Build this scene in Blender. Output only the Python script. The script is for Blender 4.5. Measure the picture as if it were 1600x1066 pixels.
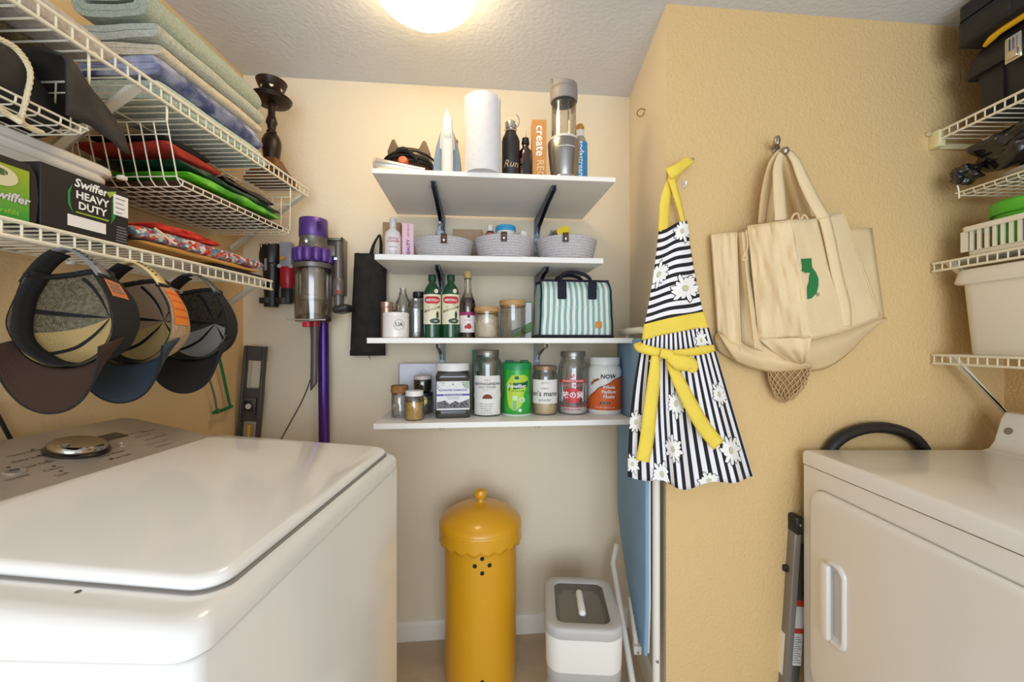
import bpy, bmesh, math, random
from math import sin, cos, pi, radians, atan2, sqrt
from mathutils import Vector, Matrix
from mathutils import noise as mnoise
random.seed(7)
SC = bpy.context.scene
COL = SC.collection
for o in list(bpy.data.objects):
    bpy.data.objects.remove(o)

# ------------------------------------------------------------------ camera, light, exposure
HC, F, CX, CY = 1.30, 640.0, 800.0, 533.0      # camera height, focal length in pixels of the 1600 px frame
cam_d = bpy.data.cameras.new('camera')
cam_d.sensor_width = 36.0
cam_d.lens = F / 1600 * 36
cam_d.clip_start = 0.02
cam = bpy.data.objects.new('camera', cam_d)
COL.objects.link(cam)
cam.location = (0, 0, HC)
cam.rotation_euler = (pi / 2, 0, 0)
SC.camera = cam
SC.view_settings.view_transform = 'Standard'
SC.view_settings.look = 'None'
SC.view_settings.gamma = 1
SC.view_settings.use_curve_mapping = False
SC.view_settings.exposure = 0.18
world = bpy.data.worlds.new('world')
SC.world = world
world.use_nodes = True
bg = world.node_tree.nodes['Background']
bg.inputs['Color'].default_value = (0.90, 0.95, 1.0, 1)
bg.inputs['Strength'].default_value = 0.9
# daylight from the doorway behind the camera
dl = bpy.data.lights.new('doorway_daylight', 'AREA')
dl.shape = 'RECTANGLE'
dl.size, dl.size_y = 2.4, 2.0
dl.energy = 74
dl.color = (0.72, 0.86, 1.0)
dlo = bpy.data.objects.new('doorway_daylight', dl)
COL.objects.link(dlo)
dlo.location = (0.3, -2.7, 1.25)
dlo.rotation_euler = (radians(90), 0, 0)
LAMP_STRENGTH = 15.0
LAMP_COLOR = (1.0, 0.76, 0.42)

# ------------------------------------------------------------------ frames of reference
A = radians(5.3)
SA, CA = sin(A), cos(A)
D0 = 1.825                                      # back wall distance straight ahead
def W(u, v, z):                                 # back wall frame: u along, v out of the wall
    return Vector((u * CA + v * SA, D0 + u * SA - v * CA, z))
def wu(px, v):
    q = (px - CX) / F
    return (q * (D0 - v * CA) - v * SA) / (CA - q * SA)
def wD(u, v): return D0 + u * SA - v * CA
def wsc(px, v): return wD(wu(px, v), v) / F     # metres per pixel there
def wz(py, px, v): return HC + (CY - py) * wsc(px, v)
def WP(px, py, v): return W(wu(px, v), v, wz(py, px, v))
F0 = Vector((0.5106, 1.356, 0))                 # corner of the niche: front wall starts here
def PF(px, py, v):                              # point at distance v from the front wall piece
    q = (px - CX) / F
    ox, oy = F0.x + v * SA, F0.y - v * CA
    u = (q * oy - ox) / (CA - q * SA)
    D = oy + u * SA
    return Vector((ox + u * CA, D, HC + (CY - py) * D / F))
LA = 0.0312                                     # the left wall turns away by this much
LX0 = -1.129 - LA * 1.72                        # left wall at Y = 0
def LT(px, py, t):                              # left wall frame: (t out of wall, s along, z)
    w = -LX0 - t
    D = w * F / (CX + LA * F - px)
    return Vector((t, D, HC + (CY - py) * D / F))
def LW(t, s, z): return Vector((LX0 + t + LA * s, s - LA * t, z))
RX = 1.77                                       # right wall
def RP(px, py, X):
    D = X * F / (px - CX)
    return Vector((X, D, HC + (CY - py) * D / F))

# ------------------------------------------------------------------ materials
def lin(h):
    h = h.lstrip('#')
    def f(c):
        c /= 255
        return c / 12.92 if c <= .04045 else ((c + .055) / 1.055) ** 2.4
    return tuple(f(int(h[i:i + 2], 16)) for i in (0, 2, 4)) + (1,)
_mc = {}
def M(name, hexc, rough=.5, metal=0, bump=0, bscale=60, var=0, vscale=6, hex2=None, spec=.5, coat=0, sheen=0, emit=0, vdetail=3, aniso=None):
    if name in _mc: return _mc[name]
    m = bpy.data.materials.new(name)
    m.use_nodes = True
    nt = m.node_tree
    b = nt.nodes['Principled BSDF']
    b.inputs['Base Color'].default_value = lin(hexc)
    b.inputs['Roughness'].default_value = rough
    b.inputs['Metallic'].default_value = metal
    b.inputs['Specular IOR Level'].default_value = spec
    b.inputs['Coat Weight'].default_value = coat
    b.inputs['Sheen Weight'].default_value = sheen
    if emit:
        b.inputs['Emission Color'].default_value = lin(hexc)
        b.inputs['Emission Strength'].default_value = emit
    tc = nt.nodes.new('ShaderNodeTexCoord')
    src = tc.outputs['Object']
    if aniso:
        mp = nt.nodes.new('ShaderNodeMapping')
        mp.inputs['Scale'].default_value = aniso
        nt.links.new(src, mp.inputs['Vector'])
        src = mp.outputs['Vector']
    if var or hex2:
        n = nt.nodes.new('ShaderNodeTexNoise')
        n.inputs['Scale'].default_value = vscale
        n.inputs['Detail'].default_value = vdetail
        nt.links.new(src, n.inputs['Vector'])
        r = nt.nodes.new('ShaderNodeValToRGB')
        c1 = lin(hexc)
        c2 = lin(hex2) if hex2 else tuple(x * (1 - var) for x in c1[:3]) + (1,)
        r.color_ramp.elements[0].color = c2
        r.color_ramp.elements[1].color = c1
        r.color_ramp.elements[0].position = .35
        r.color_ramp.elements[1].position = .65
        nt.links.new(n.outputs['Fac'], r.inputs['Fac'])
        nt.links.new(r.outputs['Color'], b.inputs['Base Color'])
    if bump:
        n2 = nt.nodes.new('ShaderNodeTexNoise')
        n2.inputs['Scale'].default_value = bscale
        n2.inputs['Detail'].default_value = 2
        nt.links.new(src, n2.inputs['Vector'])
        bp = nt.nodes.new('ShaderNodeBump')
        bp.inputs['Strength'].default_value = bump
        bp.inputs['Distance'].default_value = .004
        nt.links.new(n2.outputs['Fac'], bp.inputs['Height'])
        nt.links.new(bp.outputs['Normal'], b.inputs['Normal'])
    _mc[name] = m
    return m
def GLASS(name, hexc='ffffff', refl=.06, rough=.03, trans=.96):
    """thin clear wall: tinted see-through plus a fresnel gloss"""
    if name in _mc: return _mc[name]
    m = bpy.data.materials.new(name)
    m.use_nodes = True
    nt = m.node_tree
    nt.nodes.remove(nt.nodes['Principled BSDF'])
    out = nt.nodes['Material Output']
    tr = nt.nodes.new('ShaderNodeBsdfTransparent')
    c = lin(hexc)
    tr.inputs['Color'].default_value = (c[0] * trans, c[1] * trans, c[2] * trans, 1)
    gl = nt.nodes.new('ShaderNodeBsdfGlossy')
    gl.inputs['Roughness'].default_value = rough
    lw = nt.nodes.new('ShaderNodeLayerWeight')
    lw.inputs['Blend'].default_value = .35
    mr = nt.nodes.new('ShaderNodeMapRange')
    mr.inputs['To Min'].default_value = refl
    mr.inputs['To Max'].default_value = .75
    nt.links.new(lw.outputs['Fresnel'], mr.inputs['Value'])
    mx = nt.nodes.new('ShaderNodeMixShader')
    nt.links.new(mr.outputs['Result'], mx.inputs['Fac'])
    nt.links.new(tr.outputs[0], mx.inputs[1])
    nt.links.new(gl.outputs[0], mx.inputs[2])
    nt.links.new(mx.outputs[0], out.inputs['Surface'])
    _mc[name] = m
    return m
def STRIPE(name, h1, h2, count, axis=0, duty=.5, rough=.85, bump=.15):
    """printed stripes that follow the cloth's own UV coordinates"""
    if name in _mc: return _mc[name]
    m = M(name, h1, rough, bump=bump, bscale=400)
    nt = m.node_tree
    b = nt.nodes['Principled BSDF']
    uv = nt.nodes.new('ShaderNodeUVMap')
    sx = nt.nodes.new('ShaderNodeSeparateXYZ')
    nt.links.new(uv.outputs['UV'], sx.inputs[0])
    mu = nt.nodes.new('ShaderNodeMath'); mu.operation = 'MULTIPLY'; mu.inputs[1].default_value = count
    nt.links.new(sx.outputs[axis], mu.inputs[0])
    fr = nt.nodes.new('ShaderNodeMath'); fr.operation = 'FRACT'
    nt.links.new(mu.outputs[0], fr.inputs[0])
    gt = nt.nodes.new('ShaderNodeMath'); gt.operation = 'LESS_THAN'; gt.inputs[1].default_value = duty
    nt.links.new(fr.outputs[0], gt.inputs[0])
    mx = nt.nodes.new('ShaderNodeMix'); mx.data_type = 'RGBA'
    mx.inputs[6].default_value = lin(h1)
    mx.inputs[7].default_value = lin(h2)
    nt.links.new(gt.outputs[0], mx.inputs[0])
    nt.links.new(mx.outputs[2], b.inputs['Base Color'])
    return m

# ------------------------------------------------------------------ mesh building
class MB:
    def __init__(s):
        s.v, s.f, s.uv = [], [], []
    def add(s, vs, fs, uvs=None):
        b = len(s.v)
        s.v += [tuple(p) for p in vs]
        s.f += [tuple(i + b for i in f) for f in fs]
        s.uv += list(uvs) if uvs else [(0, 0)] * len(vs)
        return s
    def addbm(s, bm, mat=None):
        bm.verts.index_update()
        vs = [(mat @ v.co if mat else v.co.copy()) for v in bm.verts]
        fs = [[v.index for v in f.verts] for f in bm.faces]
        bm.free()
        return s.add(vs, fs)
    def box(s, x0, x1, y0, y1, z0, z1, bev=0, seg=2, rot=None):
        bm = bmesh.new()
        bmesh.ops.create_cube(bm, size=1)
        for v in bm.verts:
            v.co = Vector((x0 + (v.co.x + .5) * (x1 - x0), y0 + (v.co.y + .5) * (y1 - y0), z0 + (v.co.z + .5) * (z1 - z0)))
        if bev:
            bmesh.ops.bevel(bm, geom=list(bm.edges), offset=bev, segments=seg, profile=.5, affect='EDGES')
        return s.addbm(bm, rot)
    def tube(s, pts, r, n=8, closed=False, cap=True):
        P = [Vector(p) for p in pts]
        N = len(P)
        R = r if isinstance(r, (list, tuple)) else [r] * N
        vs, fs = [], []
        up = None
        for i in range(N):
            if closed: t = (P[(i + 1) % N] - P[i - 1])
            else: t = P[min(i + 1, N - 1)] - P[max(i - 1, 0)]
            if t.length < 1e-9: t = Vector((0, 0, 1))
            t.normalize()
            if up is None:
                up = Vector((0, 0, 1)) if abs(t.z) < .9 else Vector((1, 0, 0))
            a = up - t * up.dot(t)
            if a.length < 1e-6:
                a = Vector((0, 1, 0)) - t * t.y
            a.normalize()
            up = a
            b = t.cross(a)
            for k in range(n):
                th = 2 * pi * k / n
                vs.append(P[i] + (a * cos(th) + b * sin(th)) * R[i])
        for i in range(N if closed else N - 1):
            j = (i + 1) % N
            for k in range(n):
                k2 = (k + 1) % n
                fs.append((i * n + k, i * n + k2, j * n + k2, j * n + k))
        if cap and not closed:
            fs.append(tuple(range(n))[::-1])
            fs.append(tuple((N - 1) * n + k for k in range(n)))
        return s.add(vs, fs)
    def lathe(s, prof, n=28, c=(0, 0, 0), sx=1, sy=1, a0=0, a1=2 * pi):
        full = abs(a1 - a0 - 2 * pi) < 1e-6
        vs, fs = [], []
        m = n if full else n + 1
        for r, z in prof:
            for k in range(m):
                th = a0 + (a1 - a0) * k / n
                vs.append((c[0] + r * sin(th) * sx, c[1] - r * cos(th) * sy, c[2] + z))
        for i in range(len(prof) - 1):
            for k in range(n):
                k2 = (k + 1) % m
                q = [i * m + k, i * m + k2, (i + 1) * m + k2, (i + 1) * m + k]
                if prof[i][0] < 1e-7: q = [q[0], q[2], q[3]]
                elif prof[i + 1][0] < 1e-7: q = [q[0], q[1], q[2]]
                fs.append(q)
        return s.add(vs, fs)
    def grid(s, fn, nu, nv, wrap=False, uvfn=None):
        vs, fs, uvs = [], [], []
        mu = nu if wrap else nu + 1
        for j in range(nv + 1):
            for i in range(mu):
                u, v = i / nu, j / nv
                vs.append(fn(u, v)); uvs.append(uvfn(u, v) if uvfn else (u, v))
        for j in range(nv):
            for i in range(nu):
                i2 = (i + 1) % mu
                fs.append((j * mu + i, j * mu + i2, (j + 1) * mu + i2, (j + 1) * mu + i))
        return s.add(vs, fs, uvs if uvfn else None)
    def prism(s, pts, d0, d1, axis='y'):
        """2D outline (a, b) pushed along an axis"""
        def co(a, b, d):
            return {'y': (a, d, b), 'x': (d, a, b), 'z': (a, b, d)}[axis]
        n = len(pts)
        vs = [co(a, b, d0) for a, b in pts] + [co(a, b, d1) for a, b in pts]
        fs = [tuple(range(n)), tuple(range(2 * n - 1, n - 1, -1))]
        fs += [(i, i + n, (i + 1) % n + n, (i + 1) % n) for i in range(n)]
        return s.add(vs, fs)
    def xf(s, mat):
        s.v = [tuple(mat @ Vector(p)) for p in s.v]
        return s
    def build(s, name, mat, parent=None, smooth=True, ang=40, solid=0, bevel=0, sub=0, loc=None, rz=0, kind=None, label=None):
        me = bpy.data.meshes.new(name)
        me.from_pydata(s.v, [], s.f)
        bm = bmesh.new(); bm.from_mesh(me)
        if not any(a or b for a, b in s.uv): bmesh.ops.remove_doubles(bm, verts=list(bm.verts), dist=1e-6)
        bmesh.ops.recalc_face_normals(bm, faces=list(bm.faces))
        bm.to_mesh(me); bm.free()
        if any(a or b for a, b in s.uv) and len(me.vertices) == len(s.v):
            l = me.uv_layers.new(name='UVMap')
            for lp in me.loops:
                l.data[lp.index].uv = s.uv[lp.vertex_index]
        me.validate()
        if smooth:
            me.shade_smooth()
            me.set_sharp_from_angle(angle=radians(ang))
        if mat: me.materials.append(mat)
        o = bpy.data.objects.new(name, me)
        COL.objects.link(o)
        if parent: o.parent = parent
        if loc is not None: o.location = loc
        if rz: o.rotation_euler = (0, 0, rz)
        if bevel:
            md = o.modifiers.new('bevel', 'BEVEL'); md.width = bevel; md.segments = 2; md.limit_method = 'ANGLE'
        if solid:
            md = o.modifiers.new('thickness', 'SOLIDIFY'); md.thickness = solid; md.offset = 0
        if sub:
            md = o.modifiers.new('smooth', 'SUBSURF'); md.levels = sub; md.render_levels = sub
        if kind: o['kind'] = kind
        if label: o['label'] = label
        return o
def tag(o, label, cat, group=None, kind=None):
    o['label'] = label; o['category'] = cat
    if group: o['group'] = group
    if kind: o['kind'] = kind
    return o
def thing(name, label, cat, loc=(0, 0, 0), rz=0, group=None, rot=None):
    o = bpy.data.objects.new(name, None)
    COL.objects.link(o)
    o.empty_display_size = .05
    o.location = loc
    o.rotation_euler = rot if rot else (0, 0, rz)
    return tag(o, label, cat, group)
def copy_thing(o, loc, rz=None, label=None):
    def cp(x, par):
        c = x.copy(); COL.objects.link(c)
        if par: c.parent = par
        for ch in [k for k in bpy.data.objects if k.parent == x]: cp(ch, c)
        return c
    c = cp(o, None)
    c.location = loc
    if rz is not None: c.rotation_euler = (0, 0, rz)
    if label: c['label'] = label
    return c
def text(s, size, fn, mat, parent, name='lettering', bold=0.0, shear=0, align='CENTER', sp=1.0, depth=0):
    c = bpy.data.curves.new('t', 'FONT')
    c.body = s; c.size = size; c.align_x = align; c.align_y = 'CENTER'
    c.offset = bold * size; c.shear = shear; c.resolution_u = 2; c.space_character = sp
    o = bpy.data.objects.new('t', c)
    me = bpy.data.meshes.new_from_object(o)
    bpy.data.objects.remove(o); bpy.data.curves.remove(c)
    me.name = name
    for v in me.vertices:
        v.co = fn(v.co.x, v.co.y)
    if mat: me.materials.append(mat)
    r = bpy.data.objects.new(name, me)
    COL.objects.link(r)
    r.parent = parent
    return r
def on_cyl(r, z, ang=0, vert=0, off=.0009):
    """flat lettering wrapped round a cylinder (angle 0 faces local -y); vert: 1 reads upward, -1 downward"""
    rr = r + off
    def f(x, y):
        if vert: x, y = (-y, x) if vert > 0 else (y, -x)
        th = ang + x / rr
        return Vector((rr * sin(th), -rr * cos(th), z + y))
    return f
def on_face(x0, y0, z0, vert=0, off=.0009):
    def f(x, y):
        if vert: x, y = (-y, x) if vert > 0 else (y, -x)
        return Vector((x0 + x, y0 - off, z0 + y))
    return f
def arc_patch(r, z0, z1, a, off=.0004, a_c=0, n=16, outline=None):
    m = MB()
    rr = r + off
    def f(u, v):
        th = a_c + (u - .5) * 2 * a
        return (rr * sin(th), -rr * cos(th), z0 + (z1 - z0) * v)
    return m.grid(f, n, 4)
def shape_patch(pts, fn, step=.006):
    """flat printed shape: polygon (x, y) cut into narrow strips and carried onto a surface by fn"""
    m = MB()
    bm = bmesh.new()
    vs = [bm.verts.new((x, y, 0)) for x, y in pts]
    bm.faces.new(vs)
    bmesh.ops.triangulate(bm, faces=list(bm.faces), ngon_method='EAR_CLIP')
    x0, x1 = min(p[0] for p in pts), max(p[0] for p in pts)
    k = int((x1 - x0) / step)
    for i in range(1, k + 1):
        x = x0 + (x1 - x0) * i / (k + 1)
        bmesh.ops.bisect_plane(bm, geom=list(bm.verts) + list(bm.edges) + list(bm.faces), plane_co=(x, 0, 0), plane_no=(1, 0, 0), dist=1e-6)
    for v in bm.verts: v.co = fn(v.co.x, v.co.y)
    return m.addbm(bm)
def circ(cx, cy, rx, ry=None, n=24, a0=0, a1=2 * pi):
    ry = rx if ry is None else ry
    full = abs(a1 - a0 - 2 * pi) < 1e-6
    k = n if full else n + 1
    return [(cx + rx * cos(a0 + (a1 - a0) * i / n), cy + ry * sin(a0 + (a1 - a0) * i / n)) for i in range(k)]
def rrect(x0, x1, y0, y1, r, n=5):
    p = []
    for cx, cy, a in ((x1 - r, y1 - r, 0), (x0 + r, y1 - r, pi / 2), (x0 + r, y0 + r, pi), (x1 - r, y0 + r, 1.5 * pi)):
        p += [(cx + r * cos(a + pi / 2 * i / n), cy + r * sin(a + pi / 2 * i / n)) for i in range(n + 1)]
    return p
def spline(pts, n=6):
    P = [Vector(p) for p in pts]
    out = []
    for i in range(len(P) - 1):
        p0 = P[max(i - 1, 0)]; p1 = P[i]; p2 = P[i + 1]; p3 = P[min(i + 2, len(P) - 1)]
        for k in range(n):
            t = k / n
            out.append(.5 * ((2 * p1) + (p2 - p0) * t + (2 * p0 - 5 * p1 + 4 * p2 - p3) * t * t + (3 * p1 - p0 - 3 * p2 + p3) * t ** 3))
    out.append(P[-1])
    return out
def face_cam(p): return -atan2(p[0], p[1])
def nz(x, y, z, s=1): return mnoise.noise(Vector((x * s, y * s, z * s)))

# ------------------------------------------------------------------ common materials
white_wire = M('white_vinyl_wire', 'ece3cb', .35)
white_pl = M('white_plastic', 'efece6', .35)
black_pl = M('black_plastic', '171615', .4)
black_cl = M('black_cloth', '1c1a19', .9, bump=.3, bscale=300)
steel = M('brushed_steel', 'b9b4ab', .3, 1)
chrome = M('chrome', 'dcdad6', .12, 1)
ink = M('black_print', '1e1c1c', .7)
ink_w = M('white_print', 'f4f2ee', .7)
ink_g = M('grey_print', '77757a', .7)
glass = GLASS('clear_glass', 'f2f5f2')
cork = M('cork', 'b07a48', .85, var=.4, vscale=90)
wood_l = M('bamboo', 'c99a62', .55, var=.25, vscale=20, aniso=(1, 1, 8))
paper = M('white_paper', 'f0ece6', .8)
shelf_w = M('white_laminate', 'f3efe9', .4)

# ------------------------------------------------------------------ the room
CEIL = HC + 1.117
def wallmat(name, hexc, b, bs=75):
    return M(name, hexc, .75, bump=b, bscale=bs, spec=.3)
wm_back = wallmat('cream_paint', 'e8d8bd', .22)
wm_side = wallmat('cream_textured_paint', 'dcba83', .9, 95)
wm_left = wallmat('tan_cream_paint', 'e0be8c', .3)
ceil_m = M('ceiling_paint', 'd6d9e0', .9, bump=.6, bscale=60, spec=.2)
floor_m = M('beige_vinyl', 'c9b396', .45, bump=.08, bscale=30, var=.12, vscale=14)
def slab(name, p, z0, z1, th, mat, end=None, start=None):
    """wall from p[0] to p[1], thickened to its back (left-hand side of the walk)"""
    a, b = Vector((p[0][0], p[0][1], 0)), Vector((p[1][0], p[1][1], 0))
    d = (b - a).normalized(); nrm = Vector((-d.y, d.x, 0)) * th
    m = MB()
    q = [a, b, end if end is not None else b + nrm, start if start is not None else a + nrm]
    m.add([(v.x, v.y, z0) for v in q] + [(v.x, v.y, z1) for v in q],
          [(0, 1, 2, 3), (7, 6, 5, 4), (0, 4, 5, 1), (1, 5, 6, 2), (2, 6, 7, 3), (3, 7, 4, 0)])
    o = m.build(name, mat, smooth=False)
    o['kind'] = 'structure'
    return o
L_far = W(-1.129 / CA, 0, 0)
N_far = W(0.539 / CA, 0, 0)
P_end = F0 + Vector((CA, SA, 0)) * ((RX - F0.x) / CA)
Lnear = LW(0, -0.5, 0)
slab('wall_left', ((Lnear.x, Lnear.y), (L_far.x, L_far.y)), 0, CEIL, .1, wm_left)
slab('wall_back', ((L_far.x - .1, L_far.y - .1 * SA / CA), (N_far.x + .02, N_far.y + .002)), 0, CEIL, .1, wm_back)
# the niche's side and the front wall piece are the two faces of one projecting block
slab('wall_niche', ((N_far.x, N_far.y), (F0.x, F0.y)), 0, CEIL, .06, wm_back, end=F0 + Vector((.06 * CA - .01 * SA, .06 * SA + .01 * CA, 0)))
slab('wall_front', ((F0.x, F0.y), (P_end.x, P_end.y)), 0, CEIL, .06, wm_side, start=F0 + Vector((.03, .06, 0)))
slab('wall_right', ((RX, P_end.y + .06), (RX, -0.5)), 0, CEIL, .1, wm_side)
def plate(name, z0, z1, mat):
    m = MB().box(-1.4, 1.95, -.5, 2.15, z0, z1)
    o = m.build(name, mat, smooth=False); o['kind'] = 'structure'; return o
plate('floor', -.05, 0, floor_m)
plate('ceiling', CEIL, CEIL + .05, ceil_m)
def baseboard(name, p0, p1, out):
    d = (p1 - p0); L = d.length; ang = atan2(d.y, d.x)
    prof = [(0, 0), (-.014, 0), (-.014, .062), (-.010, .074), (-.006, .080), (0, .083)]
    o = MB().prism([(a, b) for a, b in prof], 0, L, 'x').build(name, M('baseboard_paint', 'ece4d6', .4), loc=p0, rz=ang, ang=25)
    o['kind'] = 'structure'
    return o
baseboard('baseboard_back', L_far, N_far, 1)
baseboard('baseboard_niche', N_far, F0, 1)
baseboard('baseboard_front', F0, P_end, 1)

# ------------------------------------------------------------------ ceiling light
lp = thing('ceiling_light', 'round white glass dome ceiling light, glowing', 'ceiling light', (-0.262, 1.235, CEIL))
MB().lathe([(0, 0), (.165, 0), (.17, -.006), (.17, -.02), (.165, -.024), (0, -.024)], 40).build('base_plate', M('light_base', 'e8e4da', .4), lp)
dome = M('glowing_glass', 'fff0cf', .3)
dome.node_tree.nodes['Principled BSDF'].inputs['Emission Color'].default_value = LAMP_COLOR + (1,)
dome.node_tree.nodes['Principled BSDF'].inputs['Emission Strength'].default_value = LAMP_STRENGTH
pr = [(.165 * cos(t * pi / 2 / 10) ** .8 if t < 10 else 0, -.024 - .098 * sin(t * pi / 2 / 10)) for t in range(11)]
MB().lathe(pr, 40).build('glass_dome', dome, lp, ang=80)
# ================================================================== the shelves on the back wall
std_m = M('slotted_steel', '8e97a3', .45, .6)
brk_m = M('grey_bracket_paint', '5c6370', .45, .3)
brk_w = M('pale_bracket_paint', 'cfc9c2', .4)
slot_m = M('dark_slot', '2b3038', .7)
def standard(px, label):
    v = .0
    u = wu(px, .01)
    p = W(u, 0, 0)
    t = thing('shelf_standard', label, 'shelf rail', (p.x, p.y, .96), A, 'slotted steel rails behind the shelves')
    m = MB()
    m.box(-.0125, .0125, -.003, 0, 0, .885)
    m.box(-.0125, -.0095, -.014, -.003, 0, .885); m.box(.0095, .0125, -.014, -.003, 0, .885)
    m.box(-.0125, .0125, -.014, -.011, 0, .885)
    m.build('channel', std_m, t, smooth=False)
    s = MB()
    for i in range(36):
        z = .012 + i * .0245
        s.box(-.006, -.003, -.0146, -.0135, z, z + .014); s.box(.003, .006, -.0146, -.0135, z, z + .014)
    o = s.build('slots', slot_m, t, smooth=False); o['kind'] = 'stuff'
    return u
U_L = standard(691, 'slotted steel wall rail behind the green oil bottles')
U_R = standard(839, 'slotted steel wall rail beside the striped cooler bag')
def shelf(label, z0, th, v0, v1, pxl, pxr, bm, length):
    ul, ur = wu(pxl, v1), wu(pxr, v1)
    p = W(0, 0, z0)
    t = thing('wall_shelf', label, 'shelf', p, A, 'white shelves on the back wall')
    MB().box(ul, ur, -v1, -v0, 0, th, .0012, 1).build('board', shelf_w, t, ang=30)
    for u in (U_L, U_R):
        b = MB()
        pts = [(-.014, .0), (-length, .0), (-length, -.016), (-length * .7, -.022), (-.06, -.052), (-.014, -.075)]
        b.prism([(y, z - .0005) for y, z in pts], u - .0085, u - .0065, 'x')
        b.prism([(y, z - .0005) for y, z in pts], u + .0065, u + .0085, 'x')
        b.box(u - .0085, u + .0085, -length, -.014, -.0025, -.0005)
        o = b.build('bracket', bm, t, smooth=False)
        h = MB()
        for k in range(3):
            y = -length * (.25 + .3 * k)
            h.box(u - .0035, u + .0035, y - .006, y + .006, -.0031, -.0026)
        h.build('screw_holes', slot_m, o, smooth=False, kind='stuff')
    return z0 + th
Z1 = shelf('deep white shelf just under the ceiling carrying the paper towel roll', 1.846, .016, .016, .450, 581, 962, brk_m, .405)
Z2 = shelf('white shelf carrying the three grey rope baskets', 1.587, .020, .016, .337, 585, 943, brk_m, .265)
Z3 = shelf('white shelf carrying the green oil bottles and striped cooler bag', 1.292, .019, .016, .337, 573, 990.5, brk_w, .265)
Z4 = shelf('lowest white shelf carrying labelled jars and powder tubs', .988, .020, .016, .337, 583, 988, brk_w, .265)

def at(px, v, z, off=0):
    """position on a shelf + its scale in metres per pixel of the photograph"""
    p = W(wu(px, v), v, z)
    return p, wsc(px, v), face_cam(p) + off
def H(py, px, v, z): return wz(py, px, v) - z

# ------------------------------------------------------------------ top shelf
# cord-wrapped appliance
p, s, rz = at(641, .235, Z1)
t = thing('handheld_vacuum', 'dark bronze handheld appliance with its power cord wrapped round it', 'appliance', p, A)
bz = M('bronze_plastic', '4a3a30', .28, .35)
prof = [(.0, 0), (.078, 0), (.086, .012), (.09, .05), (.09, .09), (.082, .125), (.06, .15), (.03, .158), (0, .158)]
MB().lathe(prof, 36, sy=.8).build('body', bz, t)
for sx in (-1, 1):
    m = MB()
    m.prism([(sx * .03, .13), (sx * .075, .11), (sx * .078, .14), (sx * .062, .183), (sx * .052, .186), (sx * .034, .150)][::sx], -.035, .01, 'y')
    m.build('lug', M('bronze_trim', '6d5a48', .35, .3), t, bevel=.004)
cm = M('black_cord', '141212', .45)
for k, (z, tilt) in enumerate(((.118, .10), (.100, -.08), (.082, .22), (.108, -.2))):
    pts = [(.094 * sin(a), -.078 * cos(a), z + tilt * .094 * sin(a) * .5 + .008 * cos(2 * a)) for a in [2 * pi * i / 40 for i in range(40)]]
    MB().tube(pts, .0042, 6, closed=True).build('cord', cm, t)
pts = []
for i in range(110):
    q = i / 109; x = -.035 + .075 * q
    pts.append((x, -.084 + .009 * sin(i * .9), .118 + .012 * sin(q * pi) - .035 * q * q + .009 * cos(i * .9)))
MB().tube(pts, .0022, 5).build('coiled_cord', cm, t)
m = MB().lathe([(0, 0), (.018, .001), (.019, .012), (.014, .022), (0, .024)], 16)
m.xf(Matrix.Translation((-.01, -.088, .072)) @ Matrix.Rotation(radians(70), 4, 'X'))
m.build('plug', M('orange_plug', 'd2562c', .5), t)
m = MB().lathe([(0, 0), (.030, 0), (.034, .012), (.026, .04), (.018, .052), (0, .055)], 18)
m.xf(Matrix.Translation((-.008, -.084, .008)))
m.build('nozzle', M('grey_clear_plastic', 'b5aaa0', .3), t)
# silver tube lying in front
p, s, rz = at(626, .405, Z1)
t = thing('metal_nozzle', 'silver flattened metal nozzle lying in front of the cord-wrapped appliance', 'nozzle', (p.x, p.y, p.z + .0005), A)
def fn(u, v):
    a = 2 * pi * u; x = -.082 + .164 * v
    hh = .026 - .014 * v; w = .022 + .006 * sin(v * 5)
    return (x, w * cos(a), max(.0015, hh + hh * .98 * sin(a)))
MB().grid(fn, 20, 12, wrap=True).build('tube', M('satin_metal', 'd8d3cc', .25, .85), t)
MB().grid(lambda u, v: (-.086 + .008 * v, (.0235 if v < .9 else .02) * cos(2 * pi * u), max(.001, .026 + .027 * sin(2 * pi * u))), 20, 2, wrap=True).build('end_ring', M('tan_ring', 'a5927c', .4), t)

# steam iron
iron_w = M('iron_white', 'd6d6d4', .35)
p, s, rz = at(699, .33, Z1)
t = thing('steam_iron', 'white and blue-grey steam iron standing upright on its heel', 'iron', p, face_cam(p))
def drop(w, h, z0, n=14, pw=2.3):
    L = [(-w * (1 - (i / n) ** pw), z0 + h * i / n) for i in range(n + 1)]
    R = [(w * (1 - (i / n) ** pw), z0 + h * i / n) for i in range(n - 1, -1, -1)]
    return (L + R)[::-1]
MB().prism(drop(.052, .235, .012), .028, .036).build('soleplate', steel, t, bevel=.002)
MB().prism(drop(.051, .225, .012), -.012, .028).build('water_tank', M('blue_grey_plastic', '7f90a3', .25), t, bevel=.006)
MB().prism(drop(.027, .150, .117, pw=2.0), -.020, .0).build('upper_shell', iron_w, t, bevel=.008)
m = MB().grid(lambda u, v: (.020 * cos(2 * pi * u) * (1 - .25 * v ** 4), -.052 - .010 * sin(pi * v) + .014 * sin(2 * pi * u), .012 + .198 * v), 16, 12, wrap=True)
m.build('handle', iron_w, t)
MB().box(-.018, .018, -.056, -.01, .190, .214, .009).build('handle_bridge', iron_w, t)
m = MB().lathe([(0, 0), (.0125, 0), (.0125, .006), (.009, .010), (0, .011)], 20)
m.xf(Matrix.Translation((0, -.066, .143)) @ Matrix.Rotation(pi / 2, 4, 'X') @ Matrix.Scale(1.7, 4, (0, 1, 0)))
m.build('steam_dial', M('dial_grey', 'c3c9c8', .3), t)
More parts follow.
